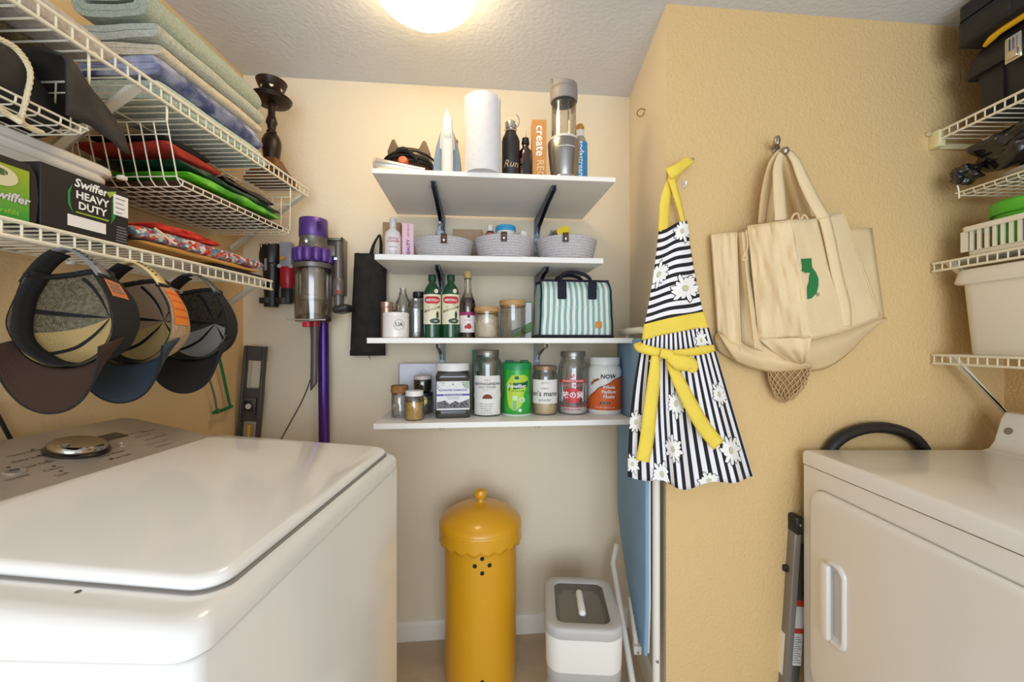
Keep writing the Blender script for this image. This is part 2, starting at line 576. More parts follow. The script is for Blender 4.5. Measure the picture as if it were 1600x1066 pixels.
MB().box(-.009, .009, -.0645, -.06, .102, .112, .001).build('indicator', M('brown_indicator', '7a5a44', .4), t)
MB().grid(lambda u, v: ((.062 - .012 * v) * cos(2 * pi * u), -.008 + (.042 - .006 * v) * sin(2 * pi * u), .022 * v), 24, 3, wrap=True).add([((.062) * cos(2 * pi * k / 24), -.008 + .042 * sin(2 * pi * k / 24), 0) for k in range(24)], [tuple(range(24))[::-1]]).add([((.05) * cos(2 * pi * k / 24), -.008 + .036 * sin(2 * pi * k / 24), .022) for k in range(24)], [tuple(range(24))]).build('heel', iron_w, t)
cpts = spline([(.02, .03, .012), (.05, .02, .01), (.06, -.03, .007), (.02, -.075, .005), (-.03, -.07, .005), (-.062, -.04, .006)], 6)
MB().tube(cpts, .004, 6).build('cord', iron_w, t)

# paper towel roll
p, s, rz = at(754, .42, Z1)
t = thing('paper_towel_roll', 'tall white paper towel roll standing at the shelf edge', 'paper towel', p, face_cam(p))
r, h = 28.3 * s, H(158, 754, .42, Z1)
pm = M('towel_paper', 'dddbdc', .9, bump=.25, bscale=160)
def fn(u, v):
    a = 2 * pi * u
    return ((r + .0006 * sin(a * 9) * sin(v * 40)) * sin(a), -(r + .0006 * sin(a * 9) * sin(v * 40)) * cos(a), h * v)
m = MB().grid(fn, 48, 30, wrap=True)
m.lathe([(.021, h), (r * .5, h + .0012), (r, h)], 48).lathe([(r, 0), (.021, 0)], 48)
m.build('roll', pm, t)
MB().lathe([(.0205, .002), (.0205, h - .003), (.0195, h - .003), (.0195, .002)], 24).build('core', M('cardboard_core', 'b89a76', .9), t)
MB().grid(lambda u, v: ((r + .0012) * sin(1.0 + .25 * u), -(r + .0012) * cos(1.0 + .25 * u), .002 + (h - .004) * v), 6, 4).build('loose_edge', pm, t, solid=.0006)

# black steel bottle
p, s, rz = at(798, .375, Z1)
t = thing('water_bottle', 'matt black water bottle with a steel loop cap and scrawled word', 'bottle', p, face_cam(p))
r = 14 * s
MB().lathe([(0, 0), (r - .002, 0), (r, .003), (r, .142), (r - .004, .156), (.021, .168), (.0195, .172), (.0195, .176), (0, .176)], 32).build('body', M('matt_black', '262322', .5), t)
c_ = MB().lathe([(.0185, .176), (.0185, .183), (.0225, .184), (.0225, .187), (.0215, .188), (.0215, .207), (.019, .210), (0, .211)], 28).build('cap', chrome, t)
MB().tube([(.018 + .012 * sin(a * pi / 10), .0, .197 + .022 * (1 - cos(a * pi / 10)) - .004) for a in range(11)], .0018, 6).build('loop', chrome, c_)
text('Run', .036, on_cyl(r, .052, .0), M('gold_print', 'd8b48a', .5), t, bold=-.004, shear=.35)

# amber bottle with pouring spout
p, s, rz = at(821, .37, Z1)
t = thing('oil_dispenser', 'brown amber glass bottle with a thin metal pouring spout', 'bottle', p, face_cam(p))
r = 11.5 * s
MB().lathe([(0, 0), (r, 0), (r, .003), (r, .098), (r - .004, .112), (.0115, .124), (.0105, .134), (.0135, .136), (.0135, .142), (0, .142)], 28).build('body', GLASS('amber_glass', '8a4a22', .1, .08, .75), t)
MB().lathe([(0, .003), (r - .002, .003), (r - .002, .07), (0, .07)], 24).build('oil', M('dark_oil', '4a2412', .25), t)
MB().lathe([(.012, .138), (.014, .139), (.014, .147), (.011, .149), (.012, .151), (.012, .158), (.006, .160), (0, .160)], 24).build('stopper', black_pl, t)
MB().tube([(0, 0, .158), (0, 0, .175), (.001, -.001, .19)], [.003, .0022, .0018], 8).build('spout', steel, t)
text('FINEST OIL', .014, on_cyl(r, .045, -.5, 1), M('etched_print', 'a5826a', .6), t, sp=1.1)

# tall brown carton
p, s, rz = at(841.5, .36, Z1)
t = thing('carton', 'tall tan carton printed with a word reading downward', 'box', p, face_cam(p) + .1)
hh = H(192, 841, .36, Z1)
MB().box(-.0255, .0255, -.022, .022, 0, hh, .001, 1).build('box', M('tan_card', 'c98d4f', .8, var=.08, vscale=40), t, ang=20)
text('create', .043, on_face(.003, -.022, hh - .02, -1), ink_w, t, bold=.012, align='LEFT')
text('RECI', .036, on_face(.003, -.022, hh - .142, -1), M('faint_print', 'e6c49c', .8), t, align='LEFT')

# personal blender
p, s, rz = at(881, .37, Z1)
t = thing('personal_blender', 'silver personal blender with clear cup and grey flip lid', 'blender', p, face_cam(p) + .05)
MB().lathe([(0, .012), (.044, .012), (.046, .018), (.050, .05), (.0555, .10), (.058, .142), (.056, .148), (.047, .151), (0, .151)], 40).build('motor_base', M('pewter_plastic', '9a9793', .28, .85), t)
for a in (0, 2.1, 4.2):
    MB().lathe([(0, 0), (.017, 0), (.019, .006), (.017, .014), (0, .014)], 16, c=(.027 * sin(a), -.027 * cos(a), 0)).build('foot', M('foot_grey', 'd6d0c8', .5), t)
MB().lathe([(.047, .012), (.0475, .016), (.0465, .02)], 40).build('base_ring', chrome, t)
MB().lathe([(.046, .151), (.0445, .165), (.0435, .285), (.0415, .292), (.0415, .318)], 40).build('cup', GLASS('clear_plastic', 'fbf8f2', .10, .08, .97), t)
for a in range(8):
    MB().box(-.002, .002, -.0445, -.0425, .17, .28).xf(Matrix.Rotation(a * pi / 4 + .3, 4, 'Z')).build('rib', GLASS('clear_rib', 'f6f2ea', .2, .15, .9), t)
MB().lathe([(.0465, .151), (.0495, .153), (.0495, .160), (.0465, .162)], 40).build('blade_collar', M('collar_grey', 'dcd6cc', .35), t)
l = MB().lathe([(.0425, .292), (.047, .293), (.049, .30), (.049, .328), (.047, .330), (.046, .336), (.048, .338), (.047, .352), (.036, .360), (0, .361)], 40).build('lid', M('warm_grey_plastic', '8b8580', .5), t)
MB().box(-.05, -.040, -.012, .012, .325, .378, .004).build('flip_spout', M('warm_grey_plastic', '8b8580', .5), l)
text('nutribullet', .0155, on_cyl(.0555, .118, .12), ink_w, t, bold=.01, shear=.15)

# blue gas cylinder
p, s, rz = at(906, .29, Z1)
t = thing('gas_cylinder', 'slim blue labelled gas cylinder with an orange cap', 'cylinder', p, face_cam(p))
MB().lathe([(0, 0), (.027, 0), (.028, .004), (.028, .16), (.0265, .19), (.02, .206), (.0165, .212), (0, .212)], 28).build('body', M('satin_alu', 'b9b7b3', .35, .7), t)
lb = MB().lathe([(.0284, .004), (.0284, .186)], 28).build('label', M('blue_label', '2f86bd', .4), t)
MB().lathe([(.0165, .212), (.0165, .236), (0, .236)], 24).build('collar', M('collar_white', 'd8d2ca', .4), t)
MB().lathe([(.0155, .236), (.0165, .238), (.0160, .252), (.011, .260), (0, .262)], 24).build('cap', M('amber_cap', 'b9812e', .4), t)
text('sodastream', .030, on_cyl(.0285, .116, .15, -1), ink_w, lb, bold=.01)
text('60 L', .013, on_cyl(.0285, .022, .1), M('lime_print', 'a8c23a', .6), lb, bold=.01)

# wall hook behind the iron
p = WP(714, 222, 0)
t = thing('wall_hook', 'small copper hook on the cream wall behind the iron', 'hook', p, A)
MB().lathe([(0, 0), (.006, 0), (.006, .002), (0, .003)], 14).xf(Matrix.Rotation(pi / 2, 4, 'X')).build('plate', M('copper', 'a5582f', .35, .8), t)
MB().tube([(0, -.002, .004), (0, -.012, .004), (0, -.018, -.004), (0, -.014, -.014), (0, -.006, -.014)], .0025, 7).build('hook', M('copper', 'a5582f', .35, .8), t)
# ------------------------------------------------------------------ second shelf
# lotion bottle, pink carton, brown carton behind
p, s, rz = at(614, .2, Z2)
t = thing('lotion_bottle', 'clear bottle with pink printed label standing beside the pink carton', 'bottle', p, face_cam(p))
h = H(341, 614, .2, Z2)
MB().lathe([(0, 0), (.029, 0), (.031, .004), (.031, h - .075), (.027, h - .055), (.014, h - .044), (.012, h - .04), (.012, h - .034)], 28, sy=.72).build('body', M('pale_lotion', 'eee3de', .3, coat=.4), t)
MB().lathe([(.0125, h - .037), (.0135, h - .035), (.0125, h - .006), (.010, h), (0, h)], 20).build('cap', M('cap_clear', 'd9d4ce', .3), t)
def on_oval(r, sy, z, off=.0008):
    def f(x, y):
        th = x / r
        return Vector(((r + off) * sin(th), -(r + off) * sy * cos(th), z + y))
    return f
text('GENTLE\nCLEANSER', .0105, on_oval(.031, .72, h - .088), M('rose_print', 'b4515a', .6), t, bold=.02)
text('moisture', .009, on_oval(.031, .72, h - .115), ink_g, t)
text('for soft skin\nall day wear\n250 ml', .0065, on_oval(.031, .72, .03), ink_g, t)
p, s, rz = at(637, .2, Z2)
t = thing('carton', 'slim pink carton with purple writing beside the lotion bottle', 'box', p, face_cam(p) + .05)
h = H(351, 637, .2, Z2)
MB().box(-.0215, .0215, -.02, .02, 0, h, .0008, 1).build('box', M('pink_card', 'f0c6cf', .6), t, ang=20)
text('BEAUTY', .017, on_face(.002, -.02, .05, 1), M('purple_print', '6b4a8f', .6), t, bold=.03)
text('night serum', .011, on_face(.0, -.02, .115, 1), M('rose_print', 'b4515a', .6), t)
p, s, rz = at(614, .06, Z2)
t = thing('carton', 'brown cardboard carton hidden behind the clear lotion bottle', 'box', p, A)
MB().box(-.036, .036, -.03, .03, 0, H(348, 616, .085, Z2), .001, 1).build('box', M('brown_card', 'b08f68', .85, var=.1, vscale=20), t, ang=20)

# rope baskets
rope_m = M('grey_rope', 'd6cfcd', .95, bump=.35, bscale=420, hex2='c3bcbd', vscale=160)
leather = M('brown_leather', '5a463c', .6, bump=.2, bscale=200)
def rope_basket(px, v, r, ptop, label):
    p, s, rz = at(px, v, Z2)
    t = thing('rope_basket', label, 'basket', p, face_cam(p), 'grey coiled rope baskets')
    h = H(ptop, px, v + r, Z2)
    n = 9
    prof = [(0, .004), (r * .72, .004)]
    for i in range(n * 6 + 1):
        q = i / (n * 6)
        prof.append((r * (.80 + .20 * q ** .8) + .0046 * abs(sin(q * n * pi)), .002 + (h - .004) * q))
    prof.append((r - .005, h))
    for i in range(n, -1, -1):
        q = i / n
        prof.append((r * (.80 + .20 * q ** .8) - .008, max(.009, h * q)))
    prof.append((0, .009))
    MB().lathe(prof, 56).build('coils', rope_m, t, ang=75)
    tb = MB()
    tb.grid(lambda u, q: (-.011 + .022 * u, -r - .0055 - .002 * sin(pi * q), h + .002 - .034 * q), 2, 5)
    tb.grid(lambda u, q: (-.011 + .022 * u, -r - .0035 + .014 * q, h + .002 + .003 * sin(pi * q)), 2, 4)
    o = tb.build('leather_tab', leather, t, solid=.002)
    MB().lathe([(0, .003), (.0035, .0025), (.005, 0)], 14).xf(Matrix.Translation((0, -r - .0085, h - .020)) @ Matrix.Rotation(pi / 2, 4, 'X')).build('rivet', chrome, o)
    return p, h
rope_basket(693.5, .185, .1155, 367, 'grey rope basket with a pump bottle standing in it')
rope_basket(787.5, .185, .117, 364, 'grey rope basket holding a blue-lidded tub')
rope_basket(884, .18, .1215, 365, 'grey rope basket with yellow packet poking out')
# things in the baskets
bz_ = Z2 + .0095
p, s, rz = at(687, .13, bz_)
t = thing('pump_bottle', 'clear pump bottle neck rising out of the grey rope basket', 'bottle', p, face_cam(p))
MB().lathe([(0, 0), (.026, 0), (.027, .004), (.027, .095), (.012, .118), (.011, .122)], 24).build('body', GLASS('milky_plastic', 'e9dfd9', .15, .25, .75), t)
MB().lathe([(.0165, .108), (.017, .110), (.017, .130), (.009, .133), (.006, .135), (.005, .150), (.009, .151), (.010, .162), (0, .163)], 20).build('pump', M('grey_pump', 'b5b8c2', .35), t)
MB().box(-.006, .006, -.034, 0, .152, .162, .003).build('spout', M('grey_pump', 'b5b8c2', .35), t)
kraft = M('kraft_paper', 'c0a081', .85, var=.12, vscale=30, bump=.1, bscale=60)
p, s, rz = at(731, .042, Z2)
t = thing('paper_pouch', 'plain tan paper pouch standing behind the rope baskets', 'pouch', p, A)
def fn(u, v):
    w = .066 * (1 - .04 * v)
    th = .018 * (1 - v) ** .7 + .002
    a = 2 * pi * u
    return (w * cos(a) if abs(cos(a)) < 1 else w, -th * sin(a), .168 * v + .003 * sin(u * 12) * v)
MB().grid(fn, 28, 10, wrap=True).build('body', kraft, t)
MB().box(-.0635, .0635, -.0026, .0026, .164, .174, .001, 1).build('folded_top', kraft, t)
p, s, rz = at(766, .15, bz_)
t = thing('sanitizer_bottle', 'small bottle with white cap and orange label in a basket', 'bottle', p, face_cam(p))
MB().lathe([(0, 0), (.019, 0), (.02, .003), (.02, .118), (.012, .130), (.010, .134)], 22).build('body', GLASS('milky_plastic', 'e9dfd9', .15, .25, .75), t)
MB().lathe([(.0203, .03), (.0203, .118)], 22).build('label', M('orange_label', 'd86a3e', .5), t)
MB().lathe([(.011, .128), (.0125, .13), (.012, .152), (0, .153)], 20).build('cap', white_pl, t)
p, s, rz = at(790, .17, bz_)
t = thing('wipes_tub', 'white tub with a bright blue lid in the rope basket', 'tub', p, face_cam(p))
MB().lathe([(0, 0), (.037, 0), (.038, .003), (.038, .125), (.036, .128), (0, .128)], 30).build('body', white_pl, t)
MB().lathe([(.0375, .122), (.041, .123), (.041, .140), (.038, .144), (0, .144)], 30).build('lid', M('sky_blue_plastic', '3aa3d6', .35), t)
p, s, rz = at(814, .17, bz_)
t = thing('soap_packet', 'small white packet peeking over the rope basket rim beside the blue-lidded tub', 'packet', p, A + .3)
MB().box(-.012, .012, -.03, .03, 0, .122, .003).build('wrapper', white_pl, t)
p, s, rz = at(866, .17, bz_)
t = thing('plastic_bag', 'crumpled clear grey plastic bag in the last rope basket', 'bag', p, A)
def fn(u, v):
    a = 2 * pi * u
    r = .026 * sin(pi * min(v, .92)) ** .5 + .006
    r *= 1 + .25 * nz(cos(a) * 2, sin(a) * 2, v * 5)
    return (r * cos(a), r * sin(a), .132 * v)
MB().grid(fn, 26, 14, wrap=True).build('film', GLASS('grey_film', 'b8b4b0', .2, .2, .7), t)
MB().lathe([(0, .004), (.018, .006), (.02, .04), (.017, .11), (0, .115)], 16).build('contents', M('grey_stuff', '8b8780', .8), t)
p, s, rz = at(889, .135, bz_)
t = thing('sponge_pack', 'dark grey lumpy pack sitting inside the last rope basket', 'pack', p, A)
MB().grid(lambda u, v: (.028 * cos(2 * pi * u) * (sin(pi * v) ** .4 + .01), .03 * sin(2 * pi * u) * (sin(pi * v) ** .4 + .01), .126 * v + .008 * nz(u * 5, v * 5, 1)), 24, 12, wrap=True).build('body', M('charcoal_foam', '4d4a4b', .9, bump=.4, bscale=150), t)
p, s, rz = at(899, .20, bz_)
t = thing('snack_packet', 'bright yellow packet poking up out of the rope basket', 'packet', p, A, rot=(0, radians(-22), A))
MB().grid(lambda u, v: (.026 * (2 * u - 1), -.007 * sin(pi * u) * sin(pi * v) - .001, .15 * v), 8, 8).grid(lambda u, v: (.026 * (2 * u - 1), .007 * sin(pi * u) * sin(pi * v) - .001, .15 * v), 8, 8).build('wrapper', M('yellow_wrapper', 'e9cf1f', .35), t)

# black mesh bag hanging left of the shelves
net_m = M('black_net', '1d1916', .85, bump=.5, bscale=500, hex2='2b241e', vscale=30)
p = WP(582, 400, .015)
t = thing('hanging_mesh_bag', 'black mesh bag hanging by its strap beside the shelves', 'bag', p, A)
S_ = wsc(582, .05)
hb = 157 * S_
def fn(u, v):
    a = 2 * pi * u
    w = (.066 + .006 * v)
    bulge = .022 + .018 * sin(pi * v) ** .7
    return (w * cos(a) - .012 * v, -.03 - bulge * sin(a) + .004 * nz(u * 6, v * 9, 3), -hb * v + .003 * sin(a * 3))
MB().grid(fn, 36, 24, wrap=True).build('net_body', net_m, t)
MB().grid(lambda u, v: (.067 * cos(2 * pi * u), -.03 - .0235 * sin(2 * pi * u), -.055 * v), 36, 3, wrap=True).build('top_band', black_cl, t)
MB().grid(lambda u, v: (.073 * cos(2 * pi * u) - .012, -.03 - .026 * sin(2 * pi * u), -hb + .022 * (1 - v) - .004), 36, 3, wrap=True).build('bottom_band', black_cl, t)
MB().lathe([(0, 0), (.04, .01), (.05, .06), (.04, .13), (0, .15)], 20, sy=.6).xf(Matrix.Translation((-.004, -.032, -hb + .09))).build('bags_inside', M('brown_bags', '3a241b', .8), t)
sp_ = spline([(.0, -.026, .0), (.012, -.025, .045), (.03, -.02, .082), (.034, -.016, .084), (.04, -.02, .05), (.043, -.03, .0)], 5)
def ribbon_mesh(pts, w, wd=(1, 0, 0)):
    m = MB(); vs = []; fs = []
    wl = w if isinstance(w, list) else [w] * len(pts)
    d = Vector(wd)
    for q, ww in zip(pts, wl):
        q = Vector(q); vs += [q - d * ww / 2, q + d * ww / 2]
    for i in range(len(pts) - 1): fs.append((2 * i, 2 * i + 1, 2 * i + 3, 2 * i + 2))
    return m.add(vs, fs)
ribbon_mesh(sp_, [.018 - .010 * sin(pi * i / (len(sp_) - 1)) for i in range(len(sp_))], (1, 0, .1)).build('strap', black_cl, t, solid=.002)
MB().tube([(.033, .012, .088), (.033, -.012, .088), (.033, -.017, .082), (.033, -.02, .088)], .002, 6).build('hook', steel, t)
MB().tube([(-.004, -.045, -hb - .002), (-.001, -.047, -hb - .012), (.004, -.046, -hb - .018)], .0016, 5).build('drawcord', black_cl, t)

# ------------------------------------------------------------------ third shelf
p, s, rz = at(618.5, .27, Z3)
t = thing('ceramic_pot', 'white ceramic pot with round black monogram holding a dry air plant', 'pot', p, face_cam(p) + .12)
r = 20 * s; h = H(489, 618, .27, Z3)
MB().lathe([(0, 0), (r - .004, 0), (r, .004), (r, h - .018), (r - .0015, h - .016), (r, h - .013), (r, h - .003), (r - .002, h), (r - .005, h), (r - .006, h - .02), (0, h - .02)], 36).build('pot', M('white_glaze', 'efe8e0', .2, coat=.4), t)
MB().lathe([(0, h - .015), (r - .007, h - .012), (r - .007, h - .004), (0, h - .001)], 24).build('moss', M('dark_moss', '3a3430', .95, bump=.8, bscale=200), t)
text('UA', .020, on_cyl(r, h * .52, .12), ink, t, bold=.01)
rg = [(.0185 * cos(2 * pi * i / 40), .0185 * sin(2 * pi * i / 40)) for i in range(40)]
f_ = on_cyl(r, h * .52, .12)
MB().tube([f_(x, y) for x, y in rg], .0006, 4, closed=True).build('ring_print', ink_g, t)
for i in range(22):
    a = random.uniform(0, 2 * pi); L = random.uniform(.02, .05); el = random.uniform(.15, 1.4)
    q = [(0.0 + L * k / 4 * cos(a) * cos(el), L * k / 4 * sin(a) * cos(el), h - .004 + L * k / 4 * sin(el) - .010 * (k / 4) ** 2) for k in range(5)]
    MB().tube(q, [.0016, .0014, .0011, .0008, .0003], 5).build('leaf', M('airplant_leaf', '5b564c', .8), t)
MB().tube(spline([(.005, 0, h), (-.002, .002, h + .03), (.012, 0, h + .06), (.012, 0, h + .075)], 5), [.0012] * 16, 5).build('stalk', M('stalk_brown', '6a5a52', .8), t)
p, s, rz = at(630, .11, Z3)
t = thing('glass_bottle', 'empty clear glass bottle standing behind the white monogram pot', 'bottle', p, face_cam(p))
h = H(450, 627, .12, Z3)
MB().lathe([(0, .002), (.027, .002), (.029, .006), (.029, h - .09), (.028, h - .06), (.015, h - .025), (.0125, h - .01), (.0135, h)], 28).build('body', glass, t)
p, s, rz = at(604.5, .13, Z3)
t = thing('tin', 'small pinkish copper tin peeking out behind the white pot', 'tin', p, face_cam(p))
h = H(472, 607, .13, Z3)
MB().lathe([(0, 0), (.022, 0), (.023, .003), (.023, h - .02), (0, h - .02)], 26).build('body', M('copper_tin', 'c99b86', .3, .7), t)
MB().lathe([(.0235, h - .025), (.0245, h - .023), (.0245, h - .002), (.022, h), (0, h)], 26).build('lid', M('copper_tin_lid', 'd3aa96', .3, .7), t)
# clear bottles left of the oil
p, s, rz = at(650, .19, Z3)
t = thing('glass_jar', 'clear glass jar with a rolled rim beside the first oil bottle', 'jar', p, face_cam(p))
h = H(466, 651, .24, Z3); r = 12 * s
MB().lathe([(0, .002), (r - .005, .002), (r - .001, .012), (r, .03), (r, h - .02), (r - .004, h - .010), (r, h - .006), (r + .0005, h), (r - .003, h)], 32).build('body', GLASS('clear_glass_bright', 'f4f6f6', .18, .06, .9), t)
MB().lathe([(0, .006), (r - .007, .006), (r - .004, .03), (r - .004, h * .75), (0, h * .78)], 24).build('silver_reflection', M('reflection_silver', 'd9dcdf', .3, .8, bump=.8, bscale=60), t)  # added silver insert, stands in for the reflection in the glass
p, s, rz = at(655, .085, Z3)
t = thing('spice_bottle', 'clear bottle with a flat black cap behind the glass jar', 'bottle', p, face_cam(p))
h = H(456, 655, .10, Z3)
MB().lathe([(0, .002), (.028, .002), (.028, h - .035), (.024, h - .022)], 26).build('body', glass, t)
MB().lathe([(.025, h - .024), (.026, h - .022), (.026, h - .002), (.024, h), (0, h)], 26).build('cap', black_pl, t)
# olive oil bottles
oil_gl = M('green_bottle_glass', '124a2a', .12, coat=.5, spec=.6)
cream_l = M('cream_label', 'ece2c4', .55)
red_l = M('red_label', 'c9302f', .5)
gold_l = M('gold_label', '9a7c3f', .4, .4)
dkgreen_l = M('dark_green_label', '2d4a3c', .5)
def oil_bottle(px, label):
    v = .2
    p, s, rz = at(px, v, Z3)
    t = thing('oil_bottle', label, 'bottle', p, face_cam(p), 'green oil bottles')
    h = H(430, px, v, Z3); r = 13.9 * s
    k = h / .24
    MB().lathe([(0, 0), (r - .004, 0), (r, .004), (r, .158 * k), (r - .002, .172 * k), (r * .72, .193 * k), (r * .42, .207 * k), (.0125, .215 * k), (.0125, .222 * k)], 32).build('body', oil_gl, t)
    MB().lathe([(.0145, .217 * k), (.0155, .218 * k), (.0155, .238 * k), (.0145, h), (0, h)], 26).build('cap', M('dark_green_cap', '14402a', .4), t)
    lb = arc_patch(r, .052 * k, .164 * k, 1.25).build('label', cream_l, t)
    q = on_cyl(r, .142 * k, 0, off=.0006)
    shape_patch([(x, y) for x, y in [(-.033, -.006), (-.02, -.013), (0, -.0145), (.02, -.013), (.033, -.006), (.033, .008), (.022, .014), (.012, .013), (0, .008), (-.012, .013), (-.022, .014), (-.033, .008)]], q).build('banner', red_l, lb)
    text('BERTOLLI', .0118, on_cyl(r, .1415 * k, 0, off=.0012), ink_w, lb, bold=.03)
    g = on_cyl(r, .106 * k, 0, off=.0006)
    shape_patch([(-.034, -.012), (-.034, -.003), (.034, .017), (.034, .008)], g).build('gold_band', gold_l, lb)
    c_, s_ = cos(.28), sin(.28)
    def tilt(dz):
        f2 = on_cyl(r, (.106 + dz) * k, 0, off=.0012)
        return lambda x, y: f2(x * c_ - y * s_, x * s_ + y * c_)
    text('EXTRA VIRGIN', .0075, tilt(.0025), ink_w, lb, bold=.02)
    text('olive oil original', .007, tilt(.016), gold_l, lb)
    g = on_cyl(r, .066 * k, 0, off=.0006)
    shape_patch(circ(.012, -.002, .022, .010, 20), g).build('seal', dkgreen_l, lb)
    shape_patch([(.016, .008), (.026, .008), (.027, .026), (.023, .029), (.022, .036), (.019, .036), (.019, .029), (.015, .026)], g).build('bottle_print', dkgreen_l, lb)
    text('1865', .008, on_cyl(r, .064 * k, .012 / r, off=.0012), cream_l, lb, bold=.02)
    shape_patch(circ(.016, 0, .0085, None, 18), on_cyl(r, .176 * k, 0, off=.0003)).build('medal', cream_l, lb)
    return t
oil_bottle(675.5, 'green oil bottle with red and cream label next to the clear jar')
oil_bottle(704.5, 'green oil bottle with cream label standing next to the crimson juice bottle')
# pomegranate syrup bottle
p, s, rz = at(731, .2, Z3)
t = thing('juice_bottle', 'dark red syrup bottle with a pale label and tall clear neck', 'bottle', p, face_cam(p))
r = 12.2 * s; h = H(425, 730, .2, Z3)
MB().lathe([(0, .001), (r - .003, .001), (r, .005), (r, .128), (r - .003, .148), (r - .010, .165), (.0145, .185), (.0135, h - .022)], 30).build('body', GLASS('flint_glass', 'f4eee8', .10, .05, .95), t)
MB().lathe([(0, .004), (r - .002, .004), (r - .001, .128), (r - .004, .147), (r - .009, .158), (0, .158)], 28).build('syrup', M('dark_syrup', '3a0d12', .12), t)
MB().lathe([(.0145, h - .026), (.016, h - .025), (.0165, h - .002), (.015, h), (0, h)], 22).build('cap', M('tan_cap', 'b8a06c', .45), t)
lb = arc_patch(r, .022, .088, 1.4).build('label', M('blush_label', 'efe3df', .55), t)
arc_patch(r, .088, .101, 1.4).build('magenta_band', M('magenta_label', '9c1f5c', .5), lb)
g = on_cyl(r, .046, 0, off=.0007)
shape_patch(circ(.004, 0, .0095, .011, 18), g).build('fruit_print', M('fruit_red', 'b8322f', .6), lb)
shape_patch(circ(-.008, -.003, .005, .007, 14), g).build('fruit_half', M('fruit_red', 'b8322f', .6), lb)
shape_patch(circ(.0145, -.005, .0035, None, 12), g).build('fruit_seed', M('fruit_seed', 'd98a5c', .6), lb)
shape_patch(circ(0, .0, .0055, None, 16), on_cyl(r, .084, .1, off=.0007)).build('seal', ink, lb)
text('pure fruit', .007, on_cyl(r, .070, 0), ink_g, lb)
# wooden-lid canisters
def canister(px, v, ptop, rpx, label, lidh):
    p, s, rz = at(px, v, Z3)
    t = thing('glass_canister', label, 'canister', p, face_cam(p), 'glass canisters with wooden lids')
    r = rpx * s; h = H(ptop, px, v, Z3)
    MB().lathe([(0, .002), (r - .003, .002), (r, .006), (r, h - lidh), (r - .002, h - lidh)], 36).build('body', GLASS('canister_glass', 'faf8f3', .09, .05, .97), t)
    MB().lathe([(0, h - lidh - .006), (r - .004, h - lidh - .006), (r - .004, h - lidh), (r + .001, h - lidh + .0005), (r + .001, h - .002), (r - .001, h), (0, h)], 36).build('lid', wood_l, t)
    return t, r, h
t, r, h = canister(760.5, .23, 480, 19, 'short glass canister with wooden lid full of pale dried chips', .019)
MB().lathe([(0, .004), (r - .005, .004), (r - .004, .02), (r - .004, h - .045), (r * .7, h - .032), (0, h - .034)], 30).build('filling', M('pale_crumbs', 'efe0ca', .95, var=.22, vscale=60, bump=1.0, bscale=90), t)
for i in range(46):
    a = random.uniform(-2, 2); z = random.uniform(.012, h - .045); rr = r - .0045
    b = MB().lathe([(0, -.006), (.005, -.003), (.0055, .002), (0, .005)], 6).xf(Matrix.Translation((rr * sin(a) * .96, -rr * cos(a) * .96, z)) @ Matrix.Rotation(random.uniform(0, 3), 4, 'X') @ Matrix.Rotation(random.uniform(0, 3), 4, 'Y'))
    b.build('dried_chip', M('chip', 'f2e6d4', .9), t)
t, r, h = canister(801, .22, 470, 20.2, 'tall empty glass canister with wooden lid beside the striped bag', .021)
p, s, rz = at(820, .10, Z3)
t = thing('carton', 'pale carton with green scenery print behind the tall canister', 'box', p, face_cam(p))
h = H(474, 820, .10, Z3)
MB().box(-.055, .028, -.025, .025, 0, h, .001, 1).build('box', M('pale_card', 'e9ebe8', .6), t, ang=20)
MB().box(-.0552, .0282, -.0252, .0252, h, h + .004).build('top_flap', M('dull_green_card', '6f8f72', .6), t, smooth=False)
g = on_face(0, -.025, 0, off=.0006)
shape_patch([(-.055, .02), (-.02, .035), (.0, .055), (.028, .07), (.028, .028), (-.02, .008), (-.055, .004)], g).build('hill_print', M('leaf_green_print', '6f9a5c', .6), t)
shape_patch([(-.055, .032), (-.01, .05), (.0, .058), (-.02, .04), (-.055, .02)], g).build('teal_print', M('teal_print', '3f7f8a', .6), t)

# striped cooler bag
p, s, rz = at(893, .19, Z3)
t = thing('cooler_bag', 'teal and white striped cooler bag with navy handles', 'bag', p, A + .02)
w = 55.5 * s; h = H(441, 893, .19, Z3); dpt = .075
navy = M('navy_webbing', '1c1b2c', .85, bump=.3, bscale=300)
bagm = STRIPE('teal_stripes', 'f0ebe4', '86b5aa', 1, 0, .5)
def bagfn(u, v):
    # u runs round the bag: front face takes 0-.45, right .45-.55, back, left
    per = [(-w, -dpt), (w, -dpt), (w, dpt), (-w, dpt)]
    L = [2 * w, 2 * dpt, 2 * w, 2 * dpt]; tot = sum(L)
    d = u * tot; i = 0
    while i < 3 and d > L[i]: d -= L[i]; i += 1
    a, b = per[i], per[(i + 1) % 4]
    f = d / L[i]
    x, y = a[0] + (b[0] - a[0]) * f, a[1] + (b[1] - a[1]) * f
    k = 1 - .06 * v
    if v > .8: y *= 1 - .45 * ((v - .8) / .2) ** 1.5
    bul = .010 * sin(pi * v) * (sin(pi * f))
    if i == 0: y -= bul
    if i == 2: y += bul
    if i == 1: x += bul - .012 * v * sin(pi * f)
    if i == 3: x -= bul - .012 * v * sin(pi * f)
    x += .003 * nz(u * 8, v * 4, 2)
    return (x * k, y, .006 + (h - .008) * v)
tot = 4 * w + 4 * dpt
MB().grid(bagfn, 96, 18, wrap=False, uvfn=lambda u, v: (u * tot / .0228, v)).build('body', bagm, t, ang=70)
def loop_at(v, n=64, grow=.002):
    out = []
    for i in range(n):
        x, y, z = bagfn(i / n, v); q = Vector((x, y, 0)); q = q * (1 + grow / max(q.length, .01)); out.append((q.x, q.y, z))
    return out
